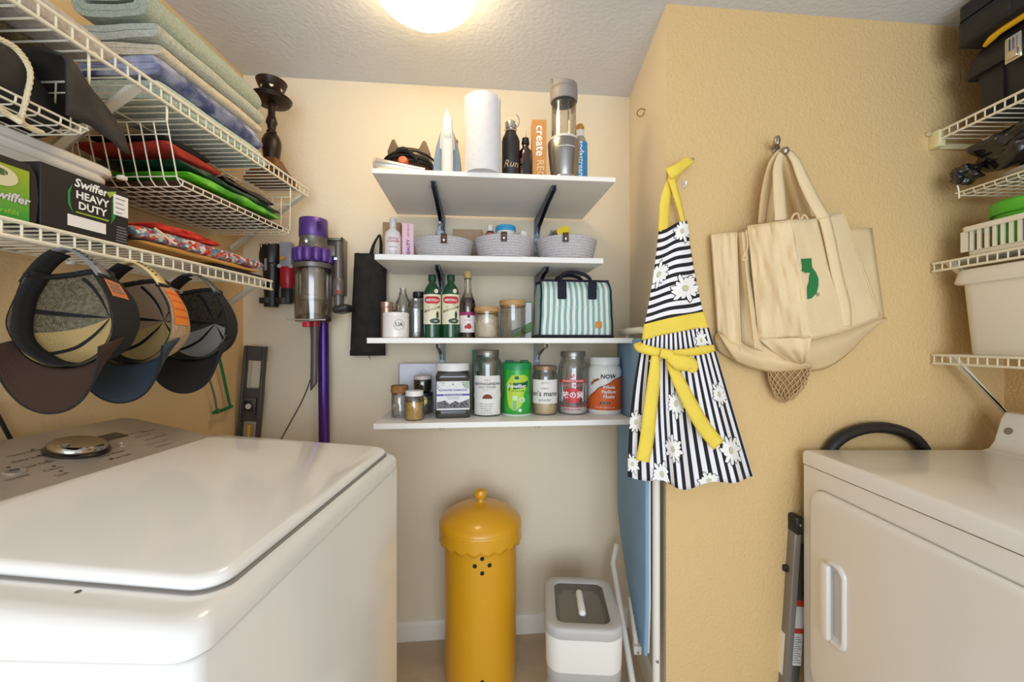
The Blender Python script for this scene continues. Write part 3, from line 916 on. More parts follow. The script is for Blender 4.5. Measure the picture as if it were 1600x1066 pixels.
MB().tube(loop_at(1.0), .0055, 8, closed=True).build('top_piping', navy, t)
MB().tube(loop_at(0.005), .006, 8, closed=True).build('base_piping', navy, t)
for cx_ in (0, 1):
    u0 = (2 * w if cx_ else 4 * w + 4 * dpt - .0001) / tot
    MB().tube([bagfn(min(u0, .9999), v / 12) for v in range(13)], .004, 6).build('corner_piping', navy, t)
MB().grid(lambda u, v: ((-w + 2 * w * u) * .935, (-dpt + 2 * dpt * v) * .5, h + .006 * sin(pi * u) * sin(pi * v)), 12, 4).build('top_panel', bagm, t)
hx = .0595
for sx in (-1, 1):
    MB().box(sx * hx - .017, sx * hx + .017, -dpt - .015, -dpt - .009, h - .078, h - .012, .004).build('handle_patch', navy, t)
for yy in (-dpt * .8, dpt * .5):
    pts = spline([(-hx, -dpt - .012 if yy < 0 else yy, h - .03), (-hx, yy * .95 - .012 * (yy < 0), h - .004), (-hx + .006, yy * .9, h + .018), (-hx + .03, yy * .8, h + .029), (0, yy * .8, h + .032), (hx - .03, yy * .8, h + .026), (hx - .006, yy * .9, h + .012), (hx, yy * .95 - .012 * (yy < 0), h - .008), (hx, -dpt - .012 if yy < 0 else yy, h - .03)], 6)
    MB().tube(pts, .0068, 8).build('handle', navy, t)
MB().box(.074, .098, -dpt - .0125, -dpt - .006, .040, .064, .0015).build('tag', M('tan_tag', 'd68d3c', .7), t)
MB().box(-.10, .10, -dpt - .0112, -dpt - .0100, h * .52, h * .52 + .0012).build('seam', M('stitch', 'd9d5cc', .8), t, smooth=False)
# ------------------------------------------------------------------ bottom shelf
p, s, rz = at(655, .05, Z4)
t = thing('box', 'flat white box with a blue edge leaning behind the small jars', 'box', p, A)
h = H(568, 655, .05, Z4)
MB().box(-.079, .079, -.02, .02, 0, h, .001, 1).build('box', M('pale_lilac_card', 'dfdde6', .5), t, ang=20)
MB().box(-.0802, -.0785, -.0204, .02, 0, h).build('blue_edge', M('blue_card', '3a4a9c', .5), t, smooth=False)
MB().tube([(.0, -.0205, h - .045), (.02, -.0205, h - .02), (.045, -.0205, h - .05), (.06, -.0205, h - .03)], .0008, 4).build('line_print', M('lilac_line', 'b9b5cc', .6), t)
# cork jar
p, s, rz = at(624.5, .205, Z4)
t = thing('cork_jar', 'empty straight glass jar with a thick cork lid', 'jar', p, face_cam(p))
r = 12.6 * s; h = H(602, 624, .205, Z4)
MB().lathe([(0, .002), (r - .002, .002), (r, .005), (r, h - .026), (r - .0015, h - .024)], 28).build('body', GLASS('jar_glass', 'f8f9f7', .12, .06, .96), t)
MB().lathe([(0, h - .036), (r - .003, h - .036), (r - .003, h - .027), (r + .0025, h - .026), (r + .0015, h - .002), (r - .001, h), (0, h)], 28).build('cork', cork, t)
# little grain jar
p, s, rz = at(647.5, .265, Z4)
t = thing('grain_jar', 'small jar of yellow grains with white lid and yellow tag string', 'jar', p, face_cam(p))
r = 15.3 * s; h = H(610, 647, .265, Z4)
MB().lathe([(0, .002), (r - .003, .002), (r, .006), (r, h - .038), (r - .004, h - .026), (r - .007, h - .02)], 28).build('body', GLASS('jar_glass', 'f8f9f7', .12, .06, .96), t)
MB().lathe([(0, .004), (r - .0035, .004), (r - .0025, .012), (r - .0025, h - .042), (0, h - .040)], 26).build('grains', M('yellow_grain', 'efc878', .9, hex2='c9994a', vscale=170, bump=.9, bscale=260), t)
MB().lathe([(r - .006, h - .02), (r - .0035, h - .019), (r - .0035, h - .002), (r - .006, h), (0, h)], 28).build('lid', white_pl, t)
st = M('yellow_string', 'd7b548', .8)
q = spline([(r * .9, -.012, h - .024), (r + .006, -.014, h - .030), (r + .008, -.014, h - .042), (r + .002, -.016, h - .048), (r + .004, -.016, h - .036), (r + .009, -.012, h - .050)], 5)
MB().tube(q, .0018, 5).build('tag_string', st, t)
# stacked herb jars
p, s, rz = at(662, .13, Z4)
t = thing('storage_jar', 'clear glass jar with black collar under the herb jar', 'jar', p, face_cam(p))
h1 = H(613, 662, .13, Z4); r = 14.5 * s
MB().lathe([(0, .002), (r - .003, .002), (r, .006), (r, h1 - .02), (r - .004, h1 - .012)], 28).build('body', GLASS('smoky_glass', 'dfe2e1', .14, .06, .88), t)
MB().lathe([(r - .003, h1 - .013), (r - .001, h1 - .012), (r - .001, h1 - .001), (0, h1)], 28).build('lid', M('navy_black', '22222c', .4), t)
p2 = Vector((p.x - .004, p.y, Z4 + h1))
t = thing('herb_jar', 'glass jar of dark dried herbs stacked on another jar', 'jar', p2, face_cam(p))
h2 = H(585, 660, .13, Z4) - h1; r = 14 * s
MB().lathe([(0, .002), (r * .8, .002), (r, .012), (r, h2 - .024), (r - .003, h2 - .018)], 28).build('body', GLASS('jar_glass', 'f8f9f7', .12, .06, .96), t)
MB().lathe([(0, .004), (r * .78, .004), (r - .0025, .013), (r - .0025, h2 - .022), (0, h2 - .021)], 24).build('herbs', M('dry_herbs', '453a2a', .95, var=.5, vscale=160, bump=.9, bscale=220), t)
MB().lathe([(r - .002, h2 - .020), (r, h2 - .018), (r - .001, h2 - .006), (r * .4, h2), (.004, h2 + .001), (0, h2 + .001)], 28).build('lid', M('frosted_lid', 'cfc4bc', .35), t)
# square tub of charcoal
p, s, rz = at(707.5, .19, Z4)
t = thing('square_tub', 'square clear tub of black powder with white screw lid', 'tub', p, face_cam(p) + .02)
w = 26.5 * s; h = H(567, 707, .19, Z4)
def sq(wd, r, z): return [(x, y, z) for x, y in rrect(-wd, wd, -wd, wd, r, 6)]
def loft(rings, cap=True):
    m = MB(); n = len(rings[0]); vs = [q for rg in rings for q in rg]; fs = []
    for i in range(len(rings) - 1):
        for k in range(n):
            k2 = (k + 1) % n
            fs.append((i * n + k, i * n + k2, (i + 1) * n + k2, (i + 1) * n + k))
    if cap:
        fs.append(tuple(range(n))[::-1]); fs.append(tuple((len(rings) - 1) * n + k for k in range(n)))
    return m.add(vs, fs)
R_ = w * .3
loft([sq(w - .002, R_, 0), sq(w, R_, .004), sq(w, R_, .018), sq(w - .002, R_, .020), sq(w - .002, R_, h - .058), sq(w, R_, h - .055), sq(w - .001, R_, h - .045), sq(w - .006, w * .7, h - .03), sq(w - .006, w * .9, h - .024)]).build('body', M('smoked_tub', '39342f', .12, spec=.7, coat=.4), t)
m = MB().lathe([(w - .003, h - .030), (w - .0015, h - .029), (w - .0015, h - .003), (w - .004, h), (0, h)], 44)
m.build('lid', white_pl, t)
fx = -w + .0015
lb = MB().box(-w * .92, w * .92, -w - .0006, -w + .001, .032, .140).build('label', M('tub_label', 'e9e4e2', .5), t, smooth=False)
g = on_face(0, -w - .0006, 0, off=.0005)
shape_patch([(-w * .92, .092), (w * .92, .092), (w * .92, .085), (-w * .92, .085)], g).build('violet_band', M('violet_print', '5a4f9c', .6), lb)
for sx in (-1, 1):
    for k in range(5):
        a = pi / 2 + sx * (.5 + .28 * k)
        x0, y0 = sx * w * .92, .139
        tip = (x0 - sx * .030 * abs(cos(.2 + .3 * k)), y0 - .030 * sin(.2 + .3 * k))
        shape_patch([(x0, y0), (tip[0] - .002, tip[1] + .002), (tip[0] + .002, tip[1] - .002)], on_face(0, -w - .0006, 0, off=.0004 + .0001 * k)).build('palm_leaf', M('palm_print', '7d9a6a', .6), lb)
shape_patch([(-w * .9, .038), (-w * .9, .062), (-.03, .068), (-.012, .054), (.008, .066), (.022, .058), (w * .9, .072), (w * .9, .038)], g).build('pebble_print', M('pebble_grey', '8a8788', .7, hex2='3f3c3c', vscale=120), lb)
text('ACTIVATED CHARCOAL', .0098, on_face(0, -w - .0006, .106, off=.0009), M('violet_print', '5a4f9c', .6), lb, bold=.03)
text('fine food grade powder', .0075, on_face(0, -w - .0006, .0885, off=.0009), ink_w, lb)
text('*', .02, on_face(0, -w - .0006, .124, off=.0009), ink, lb)
text('from coconut shells\nteeth & cleansing', .006, on_face(0, -w - .0006, .077, off=.0009), ink_g, lb)
# ashwagandha jar
p, s, rz = at(761.5, .18, Z4)
t = thing('powder_jar', 'tall glass jar with metal lid and large cream shaped label', 'jar', p, face_cam(p))
h = H(547, 761, .18, Z4); r = 22.5 * s
MB().lathe([(0, .001), (r - .004, .001), (r, .006), (r, h - .055), (r - .003, h - .043), (r - .009, h - .034), (r - .0115, h - .03), (r - .0115, h - .02)], 36).build('body', GLASS('jar_glass', 'f8f9f7', .12, .06, .96), t)
MB().lathe([(0, .004), (r - .004, .004), (r - .003, .1), (0, .1)], 26).build('powder', M('grey_powder', 'd9cdbe', .95), t)
MB().lathe([(r - .0125, h - .020), (r - .010, h - .019), (r - .010, h - .003), (r - .0115, h - .0005), (r - .013, h), (r - .014, h - .001), (0, h - .001)], 36).build('lid', M('dull_metal_lid', '9d978e', .35, .8), t)
out = [(-.054, 0), (-.0545, .060), (-.060, .072), (-.054, .088), (-.055, .13), (-.05, .152), (.05, .152), (.055, .13), (.054, .088), (.060, .072), (.0545, .060), (.054, 0)]
LZ = .006
lb = shape_patch([(x * 1.12, y + LZ) for x, y in out], on_cyl(r, 0, off=.0006)).build('label', M('ivory_label', 'ede6df', .6), t)
text('ASHWAGANDHA', .0148, on_cyl(r, .120 + LZ, 0, off=.0012), ink, lb, bold=.02)
text('organic', .009, on_cyl(r, .136 + LZ, off=.0012), ink_g, lb)
text('ROOT POWDER', .0095, on_cyl(r, .107 + LZ, off=.0012), ink, lb, bold=.01)
text('superfood for calm', .006, on_cyl(r, .098 + LZ, off=.0012), ink_g, lb)
shape_patch(circ(0, .063 + LZ, .020, .018, 18, 0, pi), on_cyl(r, 0, off=.0011)).build('root_print', M('root_brown', '7c3f2b', .7), lb)
for k in range(9):
    a = pi * (k + .5) / 9
    f0, f1 = .024, .030
    q = on_cyl(r, 0, off=.0012)
    MB().tube([q(f0 * cos(a), .065 + LZ + f0 * sin(a)), q(f1 * cos(a), .065 + LZ + f1 * sin(a))], .0005, 4).build('ray_print', ink_g, lb)
text('100% pure herb\nnatural & vegan\nsupports rest\nno additives\nnet wt 16 oz', .0085, on_cyl(r, .026 + LZ, -.1, off=.0012), ink_g, lb)
text('wellness blend', .006, on_cyl(r, .035 + LZ, .95, 1, off=.0012), ink, lb)
p, s, rz = at(740, .055, Z4)
t = thing('carton', 'dark green carton top showing behind the cream labelled jar', 'box', p, A)
MB().box(-.006, .05, -.02, .02, 0, H(547, 740, .055, Z4), .001, 1).build('box', M('deep_green_card', '1f6a4e', .5), t, ang=20)
# green fibre canister
p, s, rz = at(807.5, .175, Z4)
t = thing('fiber_canister', 'bright green fibre powder canister with a darker green lid', 'canister', p, face_cam(p))
h = H(563, 807, .175, Z4); r = 22.5 * s
gp = [(0, 0), (r - .003, 0), (r - .001, .003), (r, .006), (r - .0005, .05), (r - .0035, .09), (r - .003, .12), (r - .0015, h - .035)]
MB().lathe(gp, 36).build('body', M('canister_green', '2fa83c', .3, coat=.3), t)
MB().lathe([(0, -.0001), (r - .0008, .0), (r + .0003, .003), (r + .0003, .0055)], 36).build('base_rim', white_pl, t)
l = MB().lathe([(r - .0015, h - .036), (r + .001, h - .035), (r + .001, h - .012), (r - .001, h - .009), (r - .006, h - .007), (0, h - .007)], 36).build('lid', M('lid_green', '1f9450', .35), t)
for a in (-1, 1):
    MB().box(a * .030 - .017, a * .030 + .017, -.022, .03, h - .0075, h - .0005, .002).build('lid_tab', M('lid_dark_green', '155e3c', .4), l)
def can(z, off=.0006, ang=0):
    def f(x, y):
        zz = z + y
        rr = r
        for i in range(len(gp) - 1):
            if gp[i][1] <= zz <= gp[i + 1][1]:
                k = (zz - gp[i][1]) / max(1e-6, gp[i + 1][1] - gp[i][1]); rr = gp[i][0] + (gp[i + 1][0] - gp[i][0]) * k
        rr += off
        return Vector((rr * sin(ang + x / rr), -rr * cos(ang + x / rr), zz))
    return f
g = can(0)
shape_patch([(-.045, .125), (-.02, .158), (.03, .160), (.05, .150), (.048, .12), (.03, .085), (.02, .04), (-.005, .022), (-.03, .03), (-.04, .06)], g).build('yellow_sweep', M('lime_print2', 'b7d43c', .5), t)
shape_patch([(-.038, .098), (-.036, .122), (-.02, .128), (.03, .130), (.05, .137), (.047, .112), (.0, .104)], can(0, .0010)).build('dark_banner', M('banner_green', '0f5a34', .5), t)
text('Benefiber', .0195, can(.1155, .0016), ink_w, t, bold=.02, shear=.25)
text('CLEAR TASTE-FREE', .0075, can(.096, .0014), M('banner_green', '0f5a34', .5), t, bold=.01)
shape_patch(circ(0, .148, .0095, .007, 18), can(0, .0010)).build('badge', M('banner_green', '0f5a34', .5), t)
shape_patch([(-.017, .022), (.000, .022), (.002, .078), (-.018, .078)], can(0, .0011)).build('glass_print', M('pale_green_print', 'cfe6b0', .5), t)
shape_patch([(-.0155, .024), (-.001, .024), (.0, .06), (-.0165, .06)], can(0, .0014)).build('water_print', M('mid_green_print', '86bf6a', .5), t)
shape_patch(circ(.022, .062, .012, None, 18), can(0, .0011)).build('seal', M('pale_green_print', 'cfe6b0', .5), t)
text('3g\nfiber', .0065, can(.062, .0017, .022 / r), M('banner_green', '0f5a34', .5), t)
shape_patch(circ(.013, .022, .007, None, 16), can(0, .0011)).build('leaf_seal', M('pale_green_print2', 'dfeec8', .5), t)
# lion's mane jar
p, s, rz = at(851.5, .185, Z4)
t = thing('powder_jar', 'glass jar one third full of tan powder with brown lid', 'jar', p, face_cam(p))
h = H(571, 851, .185, Z4); r = 19.6 * s
MB().lathe([(0, .001), (r - .005, .001), (r - .001, .008), (r, .014), (r, h - .045), (r - .003, h - .032), (r - .006, h - .026), (r - .006, h - .018)], 34).build('body', GLASS('jar_glass', 'f8f9f7', .12, .06, .96), t)
MB().lathe([(0, .004), (r - .006, .004), (r - .003, .012), (r - .002, .046), (0, .048)], 28).build('powder', M('tan_powder', 'e8cb9c', .95, var=.1, vscale=80), t)
MB().lathe([(r - .006, h - .018), (r - .0025, h - .017), (r - .0025, h - .002), (r - .005, h), (0, h)], 34).build('lid', M('brown_metal_lid', '94765a', .4, .4), t)
lb = arc_patch(r, .046, .140, 1.25, off=.0005).build('label', M('ivory_label', 'ede6df', .6), t)
text("lion's mane", .0285, on_cyl(r, .085, -.16, off=.0012), ink, lb, bold=.012)
text('powder', .0165, on_cyl(r, .061, .0, off=.0012), ink_g, lb)
text('organic', .0105, on_cyl(r, .107, .0, off=.0012), ink_g, lb)
text('o', .02, on_cyl(r, .128, -.2, off=.0012), M('gold_print2', 'c2a15a', .6), lb)
text('mushroom', .007, on_cyl(r, .1285, .1, off=.0012), ink_g, lb)
# seasoning jar
p, s, rz = at(895, .18, Z4)
t = thing('seasoning_jar', 'glass seasoning jar printed in red with metal lid', 'jar', p, face_cam(p))
h = H(549, 895, .18, Z4); r = 22.8 * s
MB().lathe([(0, .001), (r - .006, .001), (r - .001, .008), (r, .016), (r, h - .07), (r - .003, h - .055), (r - .010, h - .038), (r - .0125, h - .03), (r - .0125, h - .02)], 36).build('body', GLASS('jar_glass', 'f8f9f7', .12, .06, .96), t)
MB().lathe([(0, .004), (r - .007, .004), (r - .003, .014), (r - .0025, .030), (0, .034)], 28).build('salt', M('white_crystals', 'f4e9e2', .8, bump=.5, bscale=200), t)
MB().lathe([(r - .0125, h - .022), (r - .0095, h - .021), (r - .009, h - .016), (r - .0095, h - .003), (r - .011, h), (0, h)], 36).build('lid', M('dull_metal_lid', '9d978e', .35, .8), t)
redp = M('red_print_gloss', 'cf2f3a', .4)
pinkp = M('faded_red_print', 'd9858a', .5)
g = on_cyl(r, 0, off=.0006)
out = [(-.043, .088), (-.030, .102), (0, .108), (.030, .102), (.043, .088), (.034, .070), (.026, .058), (.022, .048), (-.022, .048), (-.026, .058), (-.034, .070)]
shape_patch(out, g).build('bowl_print', redp, t)
text('味の素', .029, on_cyl(r, .078, 0, off=.0013), ink_w, t, bold=.02)
shape_patch([(-.058, .140), (.058, .140), (.058, .128), (-.058, .128)], g).build('red_band', redp, t)
text('THE ESSENCE OF TASTE', .0085, on_cyl(r, .134, 0, off=.0012), ink_w, t, bold=.01)
text('AJI-NO-MOTO', .0165, on_cyl(r, .116, 0, off=.0012), pinkp, t, bold=.015)
text('味', .022, on_cyl(r - .0005, .151, 0, off=.0012), redp, t, bold=.02)
text('MONOSODIUM GLUTAMATE', .0085, on_cyl(r, .034, 0, off=.0012), redp, t, bold=.015)
text('UMAMI SEASONING', .0085, on_cyl(r, .022, 0, off=.0012), redp, t, bold=.015)
# husk bottle
p, s, rz = at(944.5, .18, Z4)
t = thing('supplement_bottle', 'big white supplement bottle with an orange label', 'bottle', p, face_cam(p))
h = H(558, 945, .18, Z4); r = 25.8 * s
MB().lathe([(0, 0), (r - .004, 0), (r - .0005, .004), (r, .008), (r, h - .058), (r - .002, h - .046), (r - .009, h - .034), (r - .012, h - .03)], 40).build('body', white_pl, t)
MB().lathe([(r - .010, h - .030), (r - .0065, h - .029), (r - .0065, h - .003), (r - .009, h), (0, h)], 40).build('cap', white_pl, t)
g = on_cyl(r, 0, off=.0006)
ow = r * 1.35
shape_patch([(-ow, .018), (ow, .018), (ow, .150), (.045, .140), (.015, .122), (-.025, .104), (-.045, .078), (-ow, .055)], g).build('orange_label', M('orange_print', 'e2672a', .45), t)
lp_ = spline([(-.048, .070, 0), (-.045, .079, 0), (-.025, .105, 0), (.015, .123, 0), (.045, .141, 0), (ow, .151, 0)], 5)
g9 = on_cyl(r, 0, off=.0009)
m = MB()
for a_, b_2 in zip(lp_[:-1], lp_[1:]):
    m.add([g9(a_.x, a_.y - .0012), g9(b_2.x, b_2.y - .0012), g9(b_2.x, b_2.y + .0016), g9(a_.x, a_.y + .0016)], [(0, 1, 2, 3)])
m.build('black_line', ink, t)
text('NOW', .0235, on_cyl(r, .151, .22, off=.0012), ink, t, bold=.03, shear=.12)
text('Whole\nPsyllium\nHusks', .0185, on_cyl(r, .091, .27, off=.0013), ink_w, t, bold=.025)
shape_patch(rrect(-.018, .022, .043, .051, .002), on_cyl(r, 0, off=.0010)).build('strip_print', ink, t)
text('Non-GMO', .007, on_cyl(r, .047, .03, off=.0014), ink_w, t)
text('soluble fiber  NET WT 16 OZ', .0065, on_cyl(r, .030, .02, off=.0013), ink_w, t)
shape_patch([(-.060, .125), (-.043, .138), (-.025, .145), (-.018, .140), (-.042, .127), (-.056, .114)], on_cyl(r, 0, off=.0009)).build('husk_print', M('husk_brown', 'a8663c', .6), t)
text('50 servings', .007, on_cyl(r, .138, -.55, off=.0014), ink, t, shear=.1)
# ================================================================== left wall: wire shelves and what they carry
def wire_shelf(label, loc, rz, dep, y0, y1, lip, braces, sg=1, pitch=.0275, drop=.22, end_cap=None):
    """sg=1: grows towards local +x out of the wall; lip>0 stands up, lip<0 hangs down"""
    t = thing('wire_shelf', label, 'wire shelf', loc, rz, group='white wire shelves')
    m = MB()
    n = int((y1 - y0) / pitch)
    for i in range(n + 1):
        y = y0 + (y1 - y0) * i / n
        m.tube([(sg * .008, y, 0), (sg * (dep - .004), y, 0), (sg * dep, y, .004 if lip > 0 else -.004), (sg * dep, y, lip)], .0021, 6)
    m.build('deck_wires', white_wire, t, kind='stuff')
    for nm, x, z, r in (('front_rod', dep + .0015, -.0015, .004), ('lip_rod', dep + .0015, lip, .004), ('middle_rod', dep * .5, -.004, .0028), ('back_rod', .012, -.003, .0028)):
        MB().tube([(sg * x, y0 - .004, z), (sg * x, y1 + .004, z)], r, 8).build(nm, white_wire, t)
    for yb in braces:
        MB().prism([(sg * (dep - .004), -.004), (sg * (dep - .022), -.004), (sg * .006, -drop), (sg * .006, -drop + .016)][::sg], yb - .011, yb + .011, 'y').build('brace', M('brace_white', 'e2dccc', .4), t, ang=20)
    k = y0 + .1
    while k < y1:
        MB().box(min(sg * .0, sg * .016), max(0, sg * .016), k - .006, k + .006, -.010, .005, .002).build('wall_clip', white_pl, t)
        k += .3
    return t
ZU, ZL = 1.883, 1.508
DEP = .305
wire_shelf('upper white wire shelf on the long wall piled with towels', LW(0, 0, ZU), -LA, DEP, .36, 1.665, .028, (.945, 1.645))
wire_shelf('lower white wire shelf on the long wall with caps hanging from it', LW(0, 0, ZL), -LA, DEP, .36, 1.425, -.030, (.60, 1.40), drop=.2)

# ---- towels
def serp(x0, x1, z0, n, t):
    """outline of a cloth band folded to and fro n times in the x-z plane"""
    path = []
    g = t * 1.04
    for i in range(n):
        z = z0 + t / 2 + i * g
        a, b = (x0 + t, x1 - t) if i % 2 == 0 else (x1 - t, x0 + t)
        k = 7
        for j in range(k + 1): path.append((a + (b - a) * j / k, z))
        if i < n - 1:
            cx = b; sgn = 1 if b > a else -1
            for j in range(1, 6):
                th = -pi / 2 + pi * j / 6
                path.append((cx + sgn * g * .62 * cos(th), z + g / 2 + g / 2 * sin(th)))
    return path
def band(path, t):
    L, R = [], []
    for i, (x, z) in enumerate(path):
        a = path[max(i - 1, 0)]; b = path[min(i + 1, len(path) - 1)]
        d = Vector((b[0] - a[0], 0, b[1] - a[1])); d.normalize()
        L.append((x - d.z * t / 2, z + d.x * t / 2)); R.append((x + d.z * t / 2, z - d.x * t / 2))
    return L + R[::-1]
def coil(x0, x1, z0, t, turns=5):
    """a cloth band wound flat round itself, seen end on"""
    t *= 1.03
    rr = [.5 * t * (i + 1) for i in range(turns)]
    R = rr[-1] + .5 * t
    xa, xb = x0 + R, x1 - R
    zc = z0 + rr[-2] + .5 * t if turns % 2 else z0 + R
    path = []
    for i in range(turns):
        s_ = 1 if i % 2 == 0 else -1
        z = zc + s_ * rr[i]
        a, b = (xa, xb) if s_ > 0 else (xb, xa)
        for j in range(9): path.append((a + (b - a) * j / 8, z))
        if i < turns - 1:
            ra = (rr[i] + rr[i + 1]) / 2; cz_ = zc + s_ * (rr[i] - rr[i + 1]) / 2
            for j in range(1, 9):
                th = pi / 2 - pi * j / 9
                path.append((b + s_ * ra * cos(th), cz_ + s_ * ra * sin(th)))
    return path
def towel(name, label, mat, t0, t1, s0, s1, z0, n, th, seed=0, sag=.0, group='folded towels on the upper wire shelf', wound=False):
    o = thing(name, label, 'towel', LW(0, 0, 0), -LA, group)
    out = band(coil(t0, t1, z0, th, n) if wound else serp(t0, t1, z0, n, th), th * .97)
    ny = 26; m = MB(); vs = []; fs = []; K = len(out)
    zc, xc = sum(p[1] for p in out) / K, sum(p[0] for p in out) / K
    for j in range(ny + 1):
        y = s0 + (s1 - s0) * j / ny
        e = min(j, ny - j) / ny
        k = 1 - .10 * max(0, 1 - e * 12) ** 2
        for i, (x, z) in enumerate(out):
            dx = .004 * nz(x * 14, y * 9, z * 20 + seed)
            dz = .003 * nz(x * 10 + 5, y * 8, z * 14 + seed) * min(1, (z - z0) / .02)
            yy = y + .010 * nz(x * 9, z * 30, seed + j * .01) * (1 if j in (0, ny) else .3)
            vs.append((xc + (x - xc) * (.985 + .015 * k) + dx, yy, z0 + (z - z0) * k + dz))
    for j in range(ny):
        for i in range(K):
            i2 = (i + 1) % K
            fs.append((j * K + i, (j + 1) * K + i, (j + 1) * K + i2, j * K + i2))
    H_ = K // 2
    for base in (0, ny * K):
        for i in range(H_ - 1):
            q = (base + i, base + i + 1, base + K - 2 - i, base + K - 1 - i)
            fs.append(q if base == 0 else q[::-1])
    m.add(vs, fs).build('cloth', mat, o, ang=60)
    return o
def terry(name, c1, c2=None, vs=60):
    return M(name, c1, .95, bump=.9, bscale=330, hex2=c2, vscale=vs, sheen=.25)
sage = terry('sage_terry', 'adb5a3', '97a192', 150)
sage2 = terry('grey_sage_terry', 'bcbfb0', 'a7ab9d', 150)
aqua = terry('aqua_terry', 'cfdcd0', 'b9cbc0', 120)
navyprint = M('blue_print_terry', 'b9bed6', .95, bump=.8, bscale=300, hex2='2f3a72', vscale=13, sheen=.2)
cream_t = terry('cream_terry', 'd9cdb6', 'c7b99e', 120)
zb = ZU + .0055
towel('folded_towel', 'pale aqua towel at the bottom of the towel stack, on the wires', aqua, .085, .302, 1.005, 1.405, zb, 3, .0175, 1)
towel('folded_towel', 'dark blue and white printed towel in the middle of the towel stack', navyprint, .09, .300, 1.0, 1.39, zb + .057, 3, .0165, 2)
towel('folded_towel', 'cream white thin towel lying between the printed and sage towels', cream_t, .10, .296, 1.005, 1.385, zb + .110, 2, .0150, 3)
towel('folded_towel', 'grey sage towel directly under the topmost towel of the stack', sage2, .095, .303, .995, 1.39, zb + .143, 2, .019, 4)
towel('folded_towel', 'thick sage green rolled-fold towel on top of the towel stack', sage, .09, .302, .985, 1.40, zb + .188, 5, .0165, 5, wound=True)
# ---- things nearer the camera on the upper shelf
def lumpy(name, label, cat, mat, t0, t1, s0, s1, z0, z1, seed=0, amp=.006, group=None, part='cloth', edge=.35, fr=14, uv=None, tilt=0):
    o = thing(name, label, cat, LW(0, 0, 0), -LA, group)
    def fn(u, v):
        a = 2 * pi * u
        c, s_ = cos(a), sin(a)
        ex = lambda q, p: (abs(q) ** p) * (1 if q >= 0 else -1)
        x = (t0 + t1) / 2 + (t1 - t0) / 2 * ex(c, .28)
        zz = ex(s_, edge)
        y = s0 + (s1 - s0) * v
        e = sin(pi * min(max(v, .0), 1)) ** .22 if 0 < v < 1 else .12
        zm = (z0 + z1) / 2
        z = zm + (z1 - z0) / 2 * zz * e
        n1 = nz(x * fr, y * fr, seed + zz) * amp
        z += n1 * (1 if zz > -.5 else .15) + tilt * (y - s0)
        x += nz(y * fr, zz * 3, seed + 7) * amp
        return (x, y + nz(x * fr, zz, seed + 3) * amp, z)
    g = MB().grid(fn, 40, 26, wrap=True, uvfn=uv)
    n = 40
    g.f.append(tuple(range(n))[::-1]); g.f.append(tuple(26 * n + k for k in range(n)))
    g.build(part, mat, o, ang=70)
    return o
lumpy('rolled_blanket', 'pale grey rolled blanket lying on the wires at near end of upper shelf', 'blanket', M('pale_fleece', 'cfc5bb', .95, bump=.9, bscale=260, hex2='b9aea4', vscale=90), .215, .290, .62, .90, ZU + .004, ZU + .062, 1, .004, edge=.8)
lumpy('woven_mat', 'tan woven mat folded between the blanket and the wall', 'mat', M('tan_weave', 'b39d7c', .9, bump=.8, bscale=500, hex2='8d7a5e', vscale=240), .06, .205, .60, .905, ZU + .004, ZU + .045, 2, .004)
lumpy('cloth_case', 'black zipped cloth case lying on the wires beside the woven mat', 'case', M('blue_black_cloth', '20242b', .8), .09, .20, .46, .585, ZU + .004, ZU + .04, 9, .002)
lumpy('duster_cloth', 'crumpled orange cloth lying at the near end of the upper shelf', 'cloth', M('orange_fleece', 'd9913a', .95, bump=.7, bscale=200, hex2='c4702a', vscale=30), .215, .300, .40, .605, ZU + .004, ZU + .055, 5, .016, fr=22)

# ---- candle holder at the far end
p = LW(.232, 1.545, ZU + .003)
t = thing('candle_holder', 'dark bronze pedestal candle holder on the upper wire shelf by the corner', 'candle holder', p, -LA)
brz = M('dark_bronze', '33261f', .38, .5, var=.3, vscale=25)
woodm = M('carved_wood', '8a5428', .55, var=.55, vscale=14, aniso=(1, 1, 6))
loft([[(x * .072, y * .062, 0) for x, y in ((-1, -1), (1, -1), (1, 1), (-1, 1))], [(x * .068, y * .06, .012) for x, y in ((-1, -1), (1, -1), (1, 1), (-1, 1))], [(x * .036, y * .034, .075) for x, y in ((-1, -1), (1, -1), (1, 1), (-1, 1))], [(x * .028, y * .026, .096) for x, y in ((-1, -1), (1, -1), (1, 1), (-1, 1))]]).build('wooden_base', woodm, t, bevel=.004)
for k in range(3):
    z = .025 + k * .02; w_ = .063 - .0125 * k
    MB().box(-w_, w_, -w_ * .92, w_ * .92, z, z + .007, .002).build('carved_band', M('dark_wood', '3d2415', .6), t)
MB().lathe([(0, .09), (.024, .09), (.027, .098), (.03, .12), (.0335, .145), (.032, .165), (.024, .185), (.016, .193), (.018, .199), (.013, .206), (.015, .222), (.020, .232), (.017, .246), (.012, .262), (.0125, .292), (.02, .300), (0, .302)], 30).build('stem', brz, t)
MB().lathe([(0, .300), (.03, .302), (.062, .310), (.070, .322), (.067, .324), (.06, .316), (0, .312)], 40).build('drip_plate', brz, t)
c_ = MB().lathe([(0, .312), (.018, .314), (.014, .328), (.022, .342), (.044, .362), (.053, .385), (.050, .386), (.04, .365), (0, .35)], 36).build('candle_cup', brz, t)
